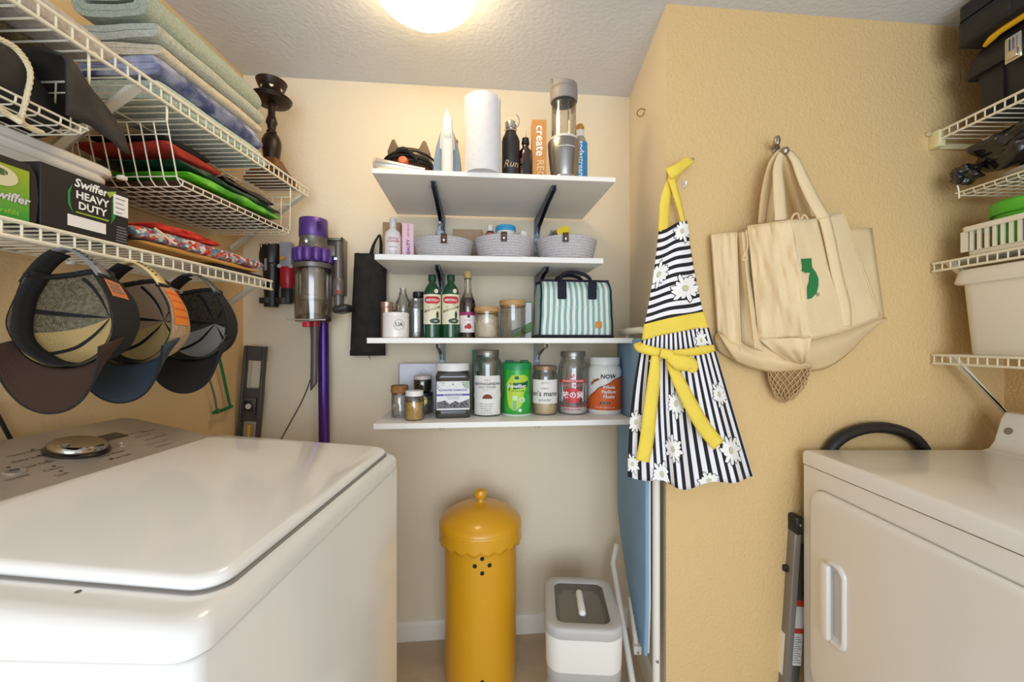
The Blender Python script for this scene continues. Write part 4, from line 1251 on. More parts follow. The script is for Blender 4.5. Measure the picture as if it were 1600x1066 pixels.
for a in (-.5, .55, 1.6, 2.7, 3.8, 4.9):
    q = lambda x, y, a=a: Vector(((.0385 + .42 * y + .0012) * sin(a + x / .045), -(.0385 + .42 * y + .0012) * cos(a + x / .045), .3585 + y))
    shape_patch([(-.003, -.008), (.003, -.008), (.003, -.003), (.008, -.003), (.008, .003), (.003, .003), (.003, .008), (-.003, .008), (-.003, .003), (-.008, .003), (-.008, -.003), (-.003, -.003)], q).build('cross_cutout', M('brass_bright', 'd9c7a0', .4, .4), c_)

# ---- under-shelf wire baskets
def wire_basket(label, s0, s1, z0, z1, t0, t1, zs, lean=.03):
    o = thing('wire_basket', label, 'wire basket', LW(0, 0, 0), -LA, 'wire baskets hung under the upper shelf')
    R = .0016
    for nm, sb, st in (('near_panel', s0, s0 - lean), ('far_panel', s1, s1 + .004)):
        m = MB(); n = 8
        for i in range(n + 1):
            x = t0 + (t1 - t0) * i / n
            m.tube([(x, sb + (.012 if nm == 'near_panel' else -.012), z0), (x, sb, z0 + .012), (x, st, z1)], R, 6)
        for f in (.12, .80, 1.0):
            m.tube([(t0, sb + (st - sb) * f, z0 + (z1 - z0) * f), (t1, sb + (st - sb) * f, z0 + (z1 - z0) * f)], R if f < 1 else .0022, 6)
        m.build(nm, white_wire, o, kind='stuff')
    m = MB()
    n = 8
    for i in range(n + 1):
        x = t0 + (t1 - t0) * i / n
        m.tube([(x, s0 + .012, z0), (x, s1 - .012, z0)], R if 0 < i < n else .0024, 6)
    k = max(4, int((s1 - s0) / .034))
    for j in range(k + 1):
        y = s0 + .014 + (s1 - s0 - .028) * j / k
        m.tube([(t0, y, z0 - .0025), (t1 - .006, y, z0 - .0025), (t1 + .002, y, z0 + .003), (t1 + .003, y, z0 + .012)], R, 6)
    m.tube([(t1 + .003, s0, z0 + .013), (t1 + .003, s1, z0 + .013)], .0022, 6)
    m.build('floor_grid', white_wire, o, kind='stuff')
    m = MB()
    for j in range(12):
        y = s0 + (s1 - s0) * j / 11
        m.tube([(t0, y, z0), (t0, y, z1)], R, 6)
    m.tube([(t0, s0 - lean, z1), (t0, s1, z1)], .0022, 6)
    m.build('back_panel', white_wire, o, kind='stuff')
    for x in (t0 + .004, t1):
        for st in (s0 - lean, s1 + .004):
            MB().tube([(x, st, z1), (x, st, zs + .004), (x, st + .012, zs + .008), (x, st + .022, zs + .004)], .0026, 7).build('hanger', white_wire, o)
    return o
wire_basket('white wire basket under the towels holding bags and red cloth', 1.05, 1.548, 1.700, 1.842, .025, .300, ZU)
wire_basket('white wire basket near end of shelf stuffed with black cloth', .36, .835, 1.712, 1.826, .025, .300, ZU, .01)
# what the far basket holds
film = lambda n, c, c2, r=.3, sc=24: M(n, c, r, bump=.6, bscale=45, hex2=c2, vscale=sc)
G_ = 'bags in the wire basket'
lumpy('printed_bag', 'dark brown printed bag flat on the floor of the wire basket', 'bag', film('brown_printed_film', '5a3f36', '1e1512', .5, 30), .04, .290, 1.075, 1.53, 1.7035, 1.728, 11, .003, G_)
lumpy('green_packet', 'shiny lime green packet sticking out of the wire basket', 'packet', film('lime_film', '63c22a', '2c7d1d', .25, 18), .08, .296, 1.085, 1.50, 1.7305, 1.757, 12, .006, G_)
lumpy('green_bag', 'dark green bag lying over the lime packet in wire basket', 'bag', film('dark_green_film', '1f4634', '122b20', .3), .06, .285, 1.07, 1.515, 1.7605, 1.779, 13, .005, G_)
lumpy('folded_bag', 'black glossy folded bag on the dark green bag', 'bag', film('black_film', '1d1a1a', '0f0e0e', .25), .05, .27, 1.25, 1.50, 1.783, 1.808, 14, .006, G_)
lumpy('red_cloth', 'folded red cloth at the near end of the wire basket', 'cloth', M('red_cloth', 'a8301f', .9, bump=.5, bscale=120, hex2='8a2418', vscale=20), .04, .275, 1.045, 1.235, 1.784, 1.815, 15, .006, G_)
lumpy('black_pouch', 'flat black pouch resting on the folded red cloth', 'pouch', black_cl, .05, .25, 1.06, 1.22, 1.820, 1.842, 16, .005, G_)
# black drawstring bag in the near basket
dk = M('charcoal_nylon', '3a342f', .75, bump=.4, bscale=90, hex2='282422', vscale=16)
o = thing('drawstring_bag', 'big charcoal cloth bag with cream rope cord stuffed in wire basket', 'bag', LW(0, 0, 0), -LA)
def fn(u, v):
    a = 2 * pi * u
    s = .40 + .445 * v
    e = (sin(pi * min(.5 + v * .5, .995))) ** .45 if v > .5 else 1
    r = .5 + .5 * e
    x = .165 + .128 * r * (abs(cos(a)) ** .5 * (1 if cos(a) > 0 else -1))
    z = 1.790 + (.064 * r) * (abs(sin(a)) ** .6 * (1 if sin(a) > 0 else -1))
    k = nz(x * 11, s * 11, z * 11 + 3)
    z -= max(0, v - .72) * .12
    return (min(x + .01 * k, .296), s + .006 * nz(x * 20, z * 20, 1), z + .010 * k)
g = MB().grid(fn, 40, 26, wrap=True)
g.f.append(tuple(range(40))[::-1]); g.f.append(tuple(26 * 40 + k for k in range(40)))
g.build('cloth', dk, o, ang=70)
def fn(u, v):                                                   # end of the bag lying over the basket's rim
    s = .79 + .118 * u
    d = max(0, v - .55) / .45
    x = .150 + .160 * min(1, v / .6) ** .8 - .015 * u
    z = 1.858 - .078 * u ** 1.3 - .012 * (1 - sin(pi * min(v, .6) / .6)) - (.115 - .065 * u) * d ** 1.2
    return (x + .006 * nz(u * 4, v * 4, 2), s + .02 * d * u, z + .008 * nz(u * 4, v * 5, 9))
MB().grid(fn, 16, 16).build('hanging_flap', dk, o, solid=.006)
rope = M('cream_rope', 'd8c8a4', .9, bump=.3, bscale=200)
def twisted(pts, r, name, par):
    P = spline(pts, 14)
    for ph in (0, 2.1, 4.2):
        q = []
        for i, c in enumerate(P):
            a = ph + i * .75
            q.append(c + Vector((cos(a), .3 * sin(a), sin(a))) * r * .55)
        MB().tube(q, r * .62, 6).build(name, rope, par)
twisted([LT(8, 66, .312), LT(38, 84, .314), LT(58, 118, .316), LT(52, 160, .318), LT(45, 194, .318), LT(62, 206, .318), LT(76, 212, .318)], .0045, 'rope_cord', o)
twisted([LT(-22, 150, .316), LT(4, 170, .318), LT(28, 186, .318), LT(44, 196, .326)], .0045, 'rope_cord', o)

# ---- on the lower shelf
ZS = ZL + .0022
wtub = M('milky_tub', 'e9e1d2', .3, spec=.5)
o = thing('storage_container', 'translucent white plastic container with snap lid behind the black box', 'container', LW(.112, 0, ZS), -LA)
def rr3(x, s0, s1, z, r): return [(a, b, z) for a, b in rrect(-x, x, s0, s1, r, 5)]
loft([rr3(.068, .735, .965, 0, .02), rr3(.076, .725, .975, .03, .025), rr3(.080, .715, .985, .165, .03)]).build('tub', wtub, o, ang=50)
loft([rr3(.081, .714, .986, .160, .03), rr3(.083, .712, .988, .163, .03), rr3(.083, .712, .988, .170, .03), rr3(.080, .716, .984, .172, .03), rr3(.080, .716, .984, .178, .03), rr3(.086, .706, .996, .181, .03), rr3(.088, .703, .999, .188, .03), rr3(.087, .705, .997, .196, .03), rr3(.080, .714, .988, .201, .028), rr3(.070, .73, .97, .199, .025)]).build('lid', M('white_lid', 'f4efe6', .3), o, ang=40)
MB().box(.078, .094, 1.000, 1.016, .183, .194, .003).build('lid_tab', M('white_lid', 'f4efe6', .3), o)
# black carton HEAVY DUTY
def side_face(x0, off=.0008):
    """lettering on a face that looks out from the left wall"""
    def at_(y0, z0): return lambda x, y: Vector((x0 + off, y0 + x, z0 + y))
    return at_
o = thing('duster_box', 'black carton lettered HEAVY DUTY standing on the lower wire shelf', 'box', LW(0, 0, ZS), -LA)
MB().box(.210, .300, .756, .922, 0, .118, .001, 1).build('carton', M('black_card', '2b2624', .55, spec=.3), o, ang=20)
fc = side_face(.300)
text('HEAVY\nDUTY', .0205, fc(.846, .068), ink_w, o, bold=.03)
text('Swiffer', .023, fc(.843, .101), ink_w, o, bold=.025, shear=.2)
shape_patch([(.028, .0), (.040, .012), (.042, .018), (.020, .010)], fc(.852, .094)).build('swash_print', M('lime_swash', '9fb83a', .5), o)
for sx in (-1, 1):
    shape_patch([(sx * .036, -.03), (sx * .046, -.012), (sx * .046, .012), (sx * .038, .028), (sx * .042, .008), (sx * .041, -.012)], fc(.846, .068)).build('green_arc', M('green_arc_print', '2f8a46', .5), o)
shape_patch([(-.032, -.0015), (.03, -.0015), (.034, .002), (-.032, .001)], fc(.846, .044)).build('underline', M('lime_swash', '9fb83a', .5), o)
lb = MB().box(.3003, .3010, .888, .920, .062, .106).build('paper_label', paper, o, smooth=False)
for k, wd in enumerate((.022, .018, .02, .014)):
    MB().box(.3010, .3012, .892, .892 + wd, .097 - .010 * k, .099 - .010 * k).build('label_line', ink_g, lb, smooth=False)
lb = MB().box(.3003, .3010, .800, .872, .014, .036).build('white_strip', paper, o, smooth=False)
for k in range(6):
    MB().box(.3003, .3007, .8935 + .0005 * k, .919 - .002 * (k % 3), .006 + .006 * k, .0085 + .006 * k).build('fine_print', ink_g, o, smooth=False)
# green carton
o = thing('wipes_box', 'bright green and yellow carton at near end of lower wire shelf', 'box', LW(0, 0, ZS), -LA)
gy = M('green_yellow_card', '9bb51f', .5)
nt = gy.node_tree; b_ = nt.nodes['Principled BSDF']
tc_ = nt.nodes.new('ShaderNodeTexCoord'); sx_ = nt.nodes.new('ShaderNodeSeparateXYZ'); rp_ = nt.nodes.new('ShaderNodeValToRGB')
nt.links.new(tc_.outputs['Object'], sx_.inputs[0]); nt.links.new(sx_.outputs[2], rp_.inputs[0]); nt.links.new(rp_.outputs[0], b_.inputs['Base Color'])
rp_.color_ramp.elements[0].position = 0; rp_.color_ramp.elements[0].color = lin('2f9a35')
rp_.color_ramp.elements[1].position = .12; rp_.color_ramp.elements[1].color = lin('b3b51e')
MB().box(.19, .298, .56, .742, 0, .104, .001, 1).build('carton', gy, o, ang=20)
MB().box(.1895, .2985, .5595, .7425, .092, .1045).build('black_top_edge', M('black_card', '2b2624', .55, spec=.3), o, smooth=False)
MB().prism([(.7425, 0), (.7425, .104), (.751, .088), (.755, .05), (.751, 0)], .20, .298, 'x').build('black_end_flap', M('black_card', '2b2624', .55, spec=.3), o, smooth=False)
fc = side_face(.2985)
shape_patch(circ(0, 0, .024, .017, 20), fc(.700, .070)).build('cream_oval', M('cream_print', 'd9d0a8', .5), o)
shape_patch(circ(0, .006, .010, .006, 14), fc(.700, .0703)).build('green_leaf_print', M('leaf_print3', '4a7f35', .5), o)
text('Swiffer', .020, fc(.712, .037), M('pale_lilac_print', 'd9cfd6', .5), o, bold=.03, shear=.2)
text('refills', .012, fc(.712, .012), M('lime_print3', '9fd23a', .5), o)
# envelope + colourful cloth + dark pouch
envm = M('manila', 'c58f45', .7, bump=.2, bscale=40, var=.1, vscale=12)
lumpy('flat_pouch', 'flat dark pouch under the manila envelope on the lower shelf', 'pouch', black_cl, .16, .296, 1.18, 1.40, ZS + .0005, ZS + .013, 21, .0015)
o = lumpy('padded_envelope', 'tan padded envelope under the colourful patterned cloth', 'envelope', envm, .205, .300, .945, 1.375, ZS + .014, ZS + .026, 22, .002, part='paper')
pm_ = M('patchwork_print', 'd8cfc4', .85, bump=.3, bscale=80)
nt = pm_.node_tree; b_ = nt.nodes['Principled BSDF']
tc_ = nt.nodes.new('ShaderNodeTexCoord'); mp_ = nt.nodes.new('ShaderNodeMapping'); mp_.inputs['Scale'].default_value = (9, 20, 26); mp_.inputs['Rotation'].default_value = (.3, .2, .5)
vo_ = nt.nodes.new('ShaderNodeTexVoronoi'); rp_ = nt.nodes.new('ShaderNodeValToRGB'); sp2 = nt.nodes.new('ShaderNodeSeparateXYZ')
nt.links.new(tc_.outputs['Object'], mp_.inputs[0]); nt.links.new(mp_.outputs[0], vo_.inputs['Vector']); nt.links.new(vo_.outputs['Color'], sp2.inputs[0]); nt.links.new(sp2.outputs[0], rp_.inputs[0]); nt.links.new(rp_.outputs[0], b_.inputs['Base Color'])
rp_.color_ramp.interpolation = 'CONSTANT'
cols = ['c23328', 'd8d2cc', '7d94a8', 'd95a36', '5f7f8f', 'cfc3b4', 'a83a4a', '8f8a99']
e = rp_.color_ramp.elements
e[0].position = 0; e[0].color = lin(cols[0]); e[1].position = 1 / 8; e[1].color = lin(cols[1])
for i in range(2, 8):
    q = e.new(i / 8); q.color = lin(cols[i])
o = lumpy('patterned_cloth', 'folded cloth with red, blue and white patches on the envelope', 'cloth', pm_, .205, .292, .935, 1.41, ZS + .029, ZS + .062, 23, .005, edge=.5)
o = lumpy('scarf', 'bright red scarf crumpled on top of the patterned cloth', 'scarf', M('scarlet_cloth', 'd23a28', .85, bump=.4, bscale=90), .16, .270, 1.02, 1.24, ZS + .0685, ZS + .090, 24, .009, fr=20)
MB().tube(spline([LW(.296, .99, ZS + .060), LW(.300, 1.01, ZS + .050), LW(.306, 1.03, ZS + .036), LW(.312, 1.035, ZS + .032)], 6), .003, 6).xf(Matrix.Identity(4)).build('x', rope, None).name = 'cord_end'
tag(bpy.data.objects['cord_end'], 'short twisted cream cord end dangling from the patterned cloth', 'cord')

# ---- caps hung on the lip
def cap(px, label, shell, lining, brim_m, strap_m, seed, patch=None, R=.112, tape=None, yaw=.07, fabric=None):
    q = LT(px, 0, .312)
    loc = LW(.312, q.y, ZL - .030)
    o = thing('baseball_cap', label, 'cap', loc, -LA + yaw, 'baseball caps hung on the wire shelf')
    V = .113                                                      # half height of the head opening
    C = Vector((0, 0, -V - .004))
    def ring(a): return (R * sin(a) * (1 - .42 * ((1 + cos(a)) / 2) ** 1.3), V * cos(a))                   # a = 0 at the strap on top
    def dome(a, v, k=1.0):
        rr = max(0, cos(v * pi / 2)) ** .55 * k
        x, z = ring(a)
        y = .102 * sin(v * pi / 2) ** .9 * k
        wob = .006 * nz(sin(a) * 2, cos(a) * 2, v * 3 + seed)
        return Vector((x * rr, y + wob, z * rr * (1 - .06 * v) - .012 * v)) + C
    NA, NV = 60, 16
    def shell_mesh(k, pick):
        m = MB(); vs = []; fs = []
        for j in range(NV + 1):
            for i in range(NA): vs.append(dome(2 * pi * i / NA, j / NV, k))
        for j in range(NV):
            for i in range(NA):
                am = 2 * pi * (i + .5) / NA
                am = am if am < pi else am - 2 * pi
                vv = (j + .5) / NV
                if (am / .95) ** 2 + (vv / .50) ** 2 < 1: continue     # opening above the strap
                if pick(am, vv): fs.append((j * NA + i, j * NA + (i + 1) % NA, (j + 1) * NA + (i + 1) % NA, (j + 1) * NA + i))
        return m.add(vs, fs)
    back = lambda a, v: abs(a) < 1.75
    shell_mesh(1.0, lambda a, v: True).build('crown', shell, o, ang=80)
    shell_mesh(.975, lambda a, v: abs(a) < 2.0).build('mesh_lining', fabric or lining, o, ang=80)
    shell_mesh(.972, lambda a, v: abs(a) >= 2.0).build('front_lining', lining, o, ang=80)
    # seam tapes inside
    for a in (0.62, -0.62, 1.62, -1.62, 2.55, -2.55):
        k0 = 7 if abs(a) < 1 else 1
        pts = [dome(a + .0, v / 14, .962) for v in range(1, 15)]
        vs = []; fs = []; m = MB()
        for i, c in enumerate(pts):
            b = dome(a + .085 / max(.12, cos(i / 15 * pi / 2) ** .55), (i + 1) / 14, .962)
            vs += [c, b]
        for i in range(k0 - 1, 13): fs.append((2 * i, 2 * i + 1, 2 * i + 3, 2 * i + 2))
        m.add(vs, fs).build('seam_tape', tape or black_cl, o)
    # bound edge of the opening over the strap
    bind = []
    for i in range(41):
        q_ = pi * i / 40
        bind.append(dome(.97 * cos(q_), .515 * sin(q_), .985))
    MB().tube(bind, .0055, 6).build('opening_binding', black_cl, o)
    MB().grid(lambda u, v: Vector((ring(-1.12 + .86 * u)[0] * (1.0 - .04 * v), -.002 + .036 * v, ring(-1.12 + .86 * u)[1] * (1.0 - .04 * v))) + C, 14, 3).build('side_band', black_cl, o, solid=.003)
    # sweatband
    def sb(u, v):
        a = .85 + (2 * pi - 1.70) * u
        x, z = ring(a)
        wv = .005 * nz(u * 9, 0, seed)
        return Vector((x * (.955 - .03 * v), .001 + .034 * v + wv, z * (.955 - .03 * v))) + C
    MB().grid(sb, 56, 3).build('sweatband', black_cl, o, solid=.002)
    # strap over the opening
    def st(u, v):
        a = -.45 + 1.43 * u
        x, z = ring(a)
        return Vector((x * 1.005, -.001 + .027 * v, z * 1.005 + .0005 * sin(u * 9))) + C
    s_o = MB().grid(st, 18, 1).build('strap', strap_m, o, solid=.0022)
    for k in range(6):
        a = .18 + .11 * k
        x, z = ring(a)
        c = Vector((x * 1.02, .0125, z * 1.02)) + C
        MB().lathe([(0, 0), (.0032, 0), (.0032, .0016), (0, .0022)], 8).xf(Matrix.Translation(c)).build('snap', M('snap_dark', '3b3a38', .4), s_o)
    # brim
    def br(u, v):
        a = pi + (u - .5) * 2 * 1.08
        x, z = ring(a)
        ext = .080 * v * (1 - .78 * abs(2 * u - 1) ** 2.4)
        yy = -.026 * v * (1 - .4 * abs(2 * u - 1)) - .022 * v * (2 * u - 1) ** 2 * .9 + .006
        return Vector((x * (1 + .06 * v), yy + .02 * (2 * u - 1) ** 2 * (1 - v), z - ext)) + C
    MB().grid(br, 30, 10).build('brim', brim_m, o, solid=.004)
    edge = [br(i / 30, 1) for i in range(31)]
    MB().tube(edge, .0024, 6).build('brim_binding', black_cl, o)
    # button
    MB().lathe([(0, 0), (.007, .001), (.006, .004), (0, .005)], 12).xf(Matrix.Translation(Vector((0, .102, -.012)) + C) @ Matrix.Rotation(-pi / 2, 4, 'X')).build('button', shell, o)
    if patch:
        def pt(a0, a1, v0, v1, m, nm, k=1.012):
            return MB().grid(lambda u, v: dome(a0 + (a1 - a0) * u, v0 + (v1 - v0) * v, k), 8, 6).build(nm, m, o)
        patch(pt, o, dome)
    return o
orange = M('orange_patch', 'e8822e', .8, bump=.3, bscale=200)
def patch1(pt, o, dome):
    r = pt(1.02, 1.34, .05, .28, M('tan_orange_patch', 'd07a48', .8, bump=.3, bscale=150), 'patch')
    for k in range(3):
        pt(1.08 + .07 * k, 1.12 + .07 * k, .08, .23, M('grey_stitch', '8a7a70', .8), 'stitched_bar', 1.02)
def patch2(pt, o, dome):
    pt(1.05, 1.78, .03, .34, orange, 'orange_panel')
    for k in range(4):
        pt(1.12 + .16 * k, 1.15 + .16 * k, .05, .30, M('deep_orange', 'd8602a', .8), 'stitching', 1.018)
    MB().lathe([(0, 0), (.006, 0), (.005, .001), (0, .0012)], 10).xf(Matrix.Translation(dome(2.75, .62, .955)) @ Matrix.Rotation(pi / 2, 4, 'X')).build('orange_eyelet', orange, o)
    MB().lathe([(0, 0), (.011, 0), (.011, .001), (0, .0012)], 16).xf(Matrix.Translation(dome(-.95, .08, .94)) @ Matrix.Rotation(pi / 2, 4, 'X')).build('round_tag', M('grey_tag', 'b5b2ab', .7), o)
def patch3(pt, o, dome):
    MB().grid(lambda u, v: dome(-.9 + .16 * u, .04 + .22 * v, .945), 5, 5).build('care_label', M('label_cloth', 'cfc8bd', .8), o)
    MB().grid(lambda u, v: dome(-.87 + .1 * u, .12 + .09 * v, .94), 4, 4).build('red_print', M('label_red', 'b3503f', .8), o)
khaki = M('khaki_cloth', 'b89a63', .9, bump=.4, bscale=260)
netg = M('brown_net', '5a5041', .9, bump=.8, bscale=420, hex2='3a332a', vscale=160)
cap(104, 'largest brown billed cap with khaki lining and tan-orange patch on its side', black_cl, khaki, M('dark_brown_cloth', '3a2415', .9, bump=.3, bscale=260), M('grey_plastic_strap', '7d7c80', .4), 1, patch1, fabric=M('olive_net', '84785c', .9, bump=.8, bscale=420, hex2='5f5542', vscale=160))
cap(206, 'slate blue billed cap with bright orange side panel and pale strap', M('tan_linen', 'c0a584', .9, bump=.4, bscale=240, hex2='a88d6c', vscale=120), M('khaki_cloth2', 'cdb175', .9, bump=.4, bscale=260), M('slate_cloth', '323c46', .9, bump=.3, bscale=260), M('cream_strap', 'd9c183', .5), 2, patch2, fabric=M('pink_tan', 'b79c80', .9, bump=.5, bscale=300))
cap(300, 'black cap with grey lining hanging nearest the green saw', black_cl, M('pale_grey_lining', 'a8a49c', .9, bump=.3, bscale=260), black_cl, M('dark_grey_strap', '4a4846', .4), 3, patch3, fabric=netg)
# ================================================================== tools on the back wall beside the shelves
gun = M('gunmetal_plastic', '6f6862', .35, .4)
purple = M('purple_metal', '4b2a78', .3, .5)
purple2 = M('purple_plastic', '5a3a86', .35, .2)
dgrey = M('dark_grey_plastic', '2e2b29', .45)
redp_ = M('red_plastic', 'b5202a', .35)
binm = GLASS('smoky_clear', 'e9e1d8', .12, .1, .92)
# stick vacuum, hung on its dock
v0 = .135
p = W(wu(490, v0), v0, 0); s = wsc(490, v0)
Zv = lambda py: HC + (CY - py) * s
t = thing('stick_vacuum', 'purple and grey cordless stick vacuum hanging upright on the wall', 'vacuum', (p.x, p.y, 0), A)
MB().lathe([(0, Zv(343)), (.050, Zv(343.5)), (.052, Zv(345)), (.053, Zv(371)), (.0515, Zv(372))], 36).build('filter_ring', purple2, t)
for k in range(5):
    MB().box(.030, .045, -.0475, -.040, Zv(352 + 3 * k), Zv(351 + 3 * k)).build('vent_line', M('dark_purple', '35205a', .5), t, smooth=False)
MB().lathe([(.0515, Zv(372)), (.050, Zv(374)), (.054, Zv(389)), (.056, Zv(391))], 36).build('motor_housing', gun, t)
MB().lathe([(0, .0), (.010, .0), (.010, .003), (.006, .005), (0, .005)], 18).xf(Matrix.Translation((-.012, -.050, Zv(381))) @ Matrix.Rotation(pi / 2, 4, 'X')).build('power_button', chrome, t)
c_ = MB().lathe([(.054, Zv(390)), (.058, Zv(392)), (.058, Zv(412)), (.05, Zv(414))], 36).build('cyclone_core', M('dark_purple', '35205a', .5), t)
for k in range(12):
    a = 2 * pi * k / 12
    m = MB().lathe([(0, 0), (.012, .002), (.0165, .014), (.0175, .034), (.0165, .050), (.010, .056), (0, .057)], 14)
    m.xf(Matrix.Translation((.060 * sin(a), -.060 * cos(a), Zv(412))))
    m.build('cyclone', purple2, t)
MB().lathe([(.068, Zv(413)), (.0705, Zv(414)), (.0695, Zv(420)), (.067, Zv(421))], 40).build('bin_collar', gun, t)
MB().lathe([(.067, Zv(421)), (.068, Zv(430)), (.0675, Zv(500)), (.066, Zv(503)), (0, Zv(503.5))], 40).build('dust_bin', binm, t)
MB().lathe([(.040, Zv(421)), (.044, Zv(424)), (.044, Zv(462)), (.050, Zv(464)), (.050, Zv(468)), (.030, Zv(472)), (.028, Zv(490)), (0, Zv(491))], 30).build('shroud', M('mesh_shroud', 'bdb4aa', .45, .2), t)
MB().lathe([(0, Zv(501)), (.060, Zv(501)), (.062, Zv(497)), (.05, Zv(492)), (.02, Zv(490)), (0, Zv(492))], 26).build('dust', M('grey_dust', '8a7f74', .95, bump=.8, bscale=120), t)
MB().box(-.0695, .0695, -.0705, -.0665, Zv(502), Zv(500), .001).build('bin_door_lip', M('grey_clear', 'a39b92', .3), t)
MB().box(-.016, .010, -.07, -.052, Zv(512), Zv(504), .003).build('red_clip', redp_, t)
# handle and battery at the right
hx = (530 - 490) * s
MB().grid(lambda u, v: (hx - .004 + .017 * cos(2 * pi * u), .0 + .022 * sin(2 * pi * u), Zv(478) + (Zv(378) - Zv(478)) * v), 18, 10, wrap=True).build('handle', gun, t)
MB().box(.045, hx + .002, -.016, .016, Zv(402), Zv(384), .008).build('handle_neck', gun, t)
MB().lathe([(0, 0), (.020, .0), (.023, .006), (.023, .055), (.018, .066), (0, .068)], 22).xf(Matrix.Translation((hx - .004, -.004, Zv(462)))).build('trigger_grip', gun, t)
MB().box(hx - .006, hx + .004, -.0285, -.02, Zv(460), Zv(454), .002).build('red_button', redp_, t)
m = MB().box(-.028, .034, -.055, .045, -.028, 0, .012, 3)
m.xf(Matrix.Translation((hx + .008, 0, Zv(478))) @ Matrix.Rotation(radians(-14), 4, 'Y'))
m.build('battery', dgrey, t)
MB().grid(lambda u, v: (.005 * (2 * u - 1) + hx - .010, -.0235, Zv(407) + .008 * v), 2, 2).build('status_light', M('blue_led', 'a8c4ff', .3, emit=2.5), t)
# dock behind
p2 = W(wu(524, .03), .03, 0)
t = thing('vacuum_dock', 'tall grey wall dock behind the purple stick vacuum', 'dock', (p2.x, p2.y, 0), A)
s2 = wsc(524, .03); Z2_ = lambda py: HC + (CY - py) * s2
MB().box(-.030, .042, -.030, .028, Z2_(462), Z2_(374), .006).build('back_plate', M('dock_grey', '7c756d', .4, .2), t)
MB().box(-.022, .036, -.050, -.028, Z2_(380), Z2_(376), .003).build('top_shelf', M('dock_grey', '7c756d', .4, .2), t)
MB().box(.034, .042, -.040, -.026, Z2_(462), Z2_(374), .003).build('side_rail', dgrey, t)
# purple wand
vw = .055
p = W(wu(507, vw), vw, 0); s3 = wsc(507, vw)
t = thing('vacuum_wand', 'long purple metal vacuum wand standing below the dust bin', 'wand', (p.x, p.y, 0), A)
m = MB().grid(lambda u, v: (.0215 * cos(2 * pi * u) + .010 * (v - .5) * -1, .0215 * sin(2 * pi * u), .22 + (HC + (CY - 504.5) * s3 - .22) * v), 24, 2, wrap=True)
m.build('tube', purple, t)
MB().lathe([(0, .16), (.026, .16), (.027, .17), (.025, .22), (.022, .235)], 24).xf(Matrix.Translation((.005, 0, 0))).build('lower_collar', dgrey, t)
MB().lathe([(0, 0), (.05, 0), (.055, .02), (.05, .09), (.03, .16), (0, .165)], 24, sy=.8).xf(Matrix.Translation((.005, 0, .004))).build('cleaner_head', gun, t)
# crevice tool
vc = .125
p = W(wu(492, vc), vc, 0); s4 = wsc(492, vc)
t = thing('crevice_tool', 'narrow brown-grey crevice nozzle hanging under the dust bin', 'nozzle', (p.x, p.y, 0), A)
z1, z0_ = HC + (CY - 505) * s4, HC + (CY - 604) * s4
MB().grid(lambda u, v: ((.0135 + .006 * v ** 6) * cos(2 * pi * u) - .004 * (1 - v), (.010 + .008 * v ** 3) * sin(2 * pi * u), z0_ + (z1 - z0_) * v + (.018 * cos(2 * pi * u) if v == 0 else 0)), 20, 14, wrap=True).build('tube', M('taupe_plastic', '5c5149', .4), t)
MB().lathe([(.017, z1 - .012), (.0195, z1 - .010), (.0195, z1 + .004), (.016, z1 + .006)], 20).build('collar', redp_, t)
# attachments on the left
vt = .045
p = W(wu(424, vt), vt, 0); s5 = wsc(424, vt); Zt = lambda py: HC + (CY - py) * s5
t = thing('brush_attachment', 'black brush attachment clipped to the wall left of the vacuum', 'brush', (p.x, p.y, 0), A)
MB().lathe([(.026, Zt(480)), (.0285, Zt(479)), (.027, Zt(464)), (.030, Zt(440)), (.032, Zt(418)), (.034, Zt(416)), (.034, Zt(412)), (.030, Zt(410))], 26, sy=.85).lathe([(0, Zt(480)), (.026, Zt(480))], 26, sy=.85).build('tube', M('black_gloss', '1f1b19', .3), t)
m = MB().grid(lambda u, v: (-.004 + (.038 + .004 * sin(pi * v)) * cos(2 * pi * u), -.002 + .030 * sin(2 * pi * u), Zt(412) + (Zt(386) - Zt(412)) * v + .012 * v * cos(2 * pi * u)), 24, 8, wrap=True)
m.build('brush_head', M('black_gloss', '1f1b19', .3), t)
b = MB()
for i in range(60):
    a = random.uniform(0, 2 * pi); r_ = sqrt(random.random())
    x, y = -.004 + .037 * r_ * cos(a), -.002 + .027 * r_ * sin(a)
    b.tube([(x, y, Zt(390)), (x * 1.05, y * 1.05, Zt(382) + random.uniform(-.004, .004))], .0016, 4)
b.build('bristles', black_cl, t, kind='stuff')
MB().box(-.013, -.003, -.034, -.026, Zt(425), Zt(406), .003).build('release_tab', M('tab_grey', '8b8580', .4), t)
p = W(wu(449, vt), vt, 0)
t = thing('combination_tool', 'red and grey vacuum tool clipped beside the black brush', 'tool', (p.x, p.y, 0), A)
MB().lathe([(.021, Zt(470)), (.022, Zt(450)), (.027, Zt(446)), (.029, Zt(440)), (.029, Zt(422)), (.022, Zt(414))], 24, sy=.85).build('red_body', redp_, t)
MB().lathe([(0, Zt(473)), (.024, Zt(473)), (.024, Zt(452)), (.021, Zt(450))], 24, sy=.85).build('black_end', dgrey, t)
MB().box(-.024, .024, -.022, .018, Zt(418), Zt(379), .006).build('grey_head', M('lilac_grey', '9a97a0', .35), t)
MB().lathe([(0, 0), (.010, 0), (.011, .005), (.007, .010), (0, .011)], 16).xf(Matrix.Translation((-.008, -.022, Zt(405))) @ Matrix.Rotation(pi / 2, 4, 'X')).build('yellow_button', M('amber_button', 'd9952c', .4), t)
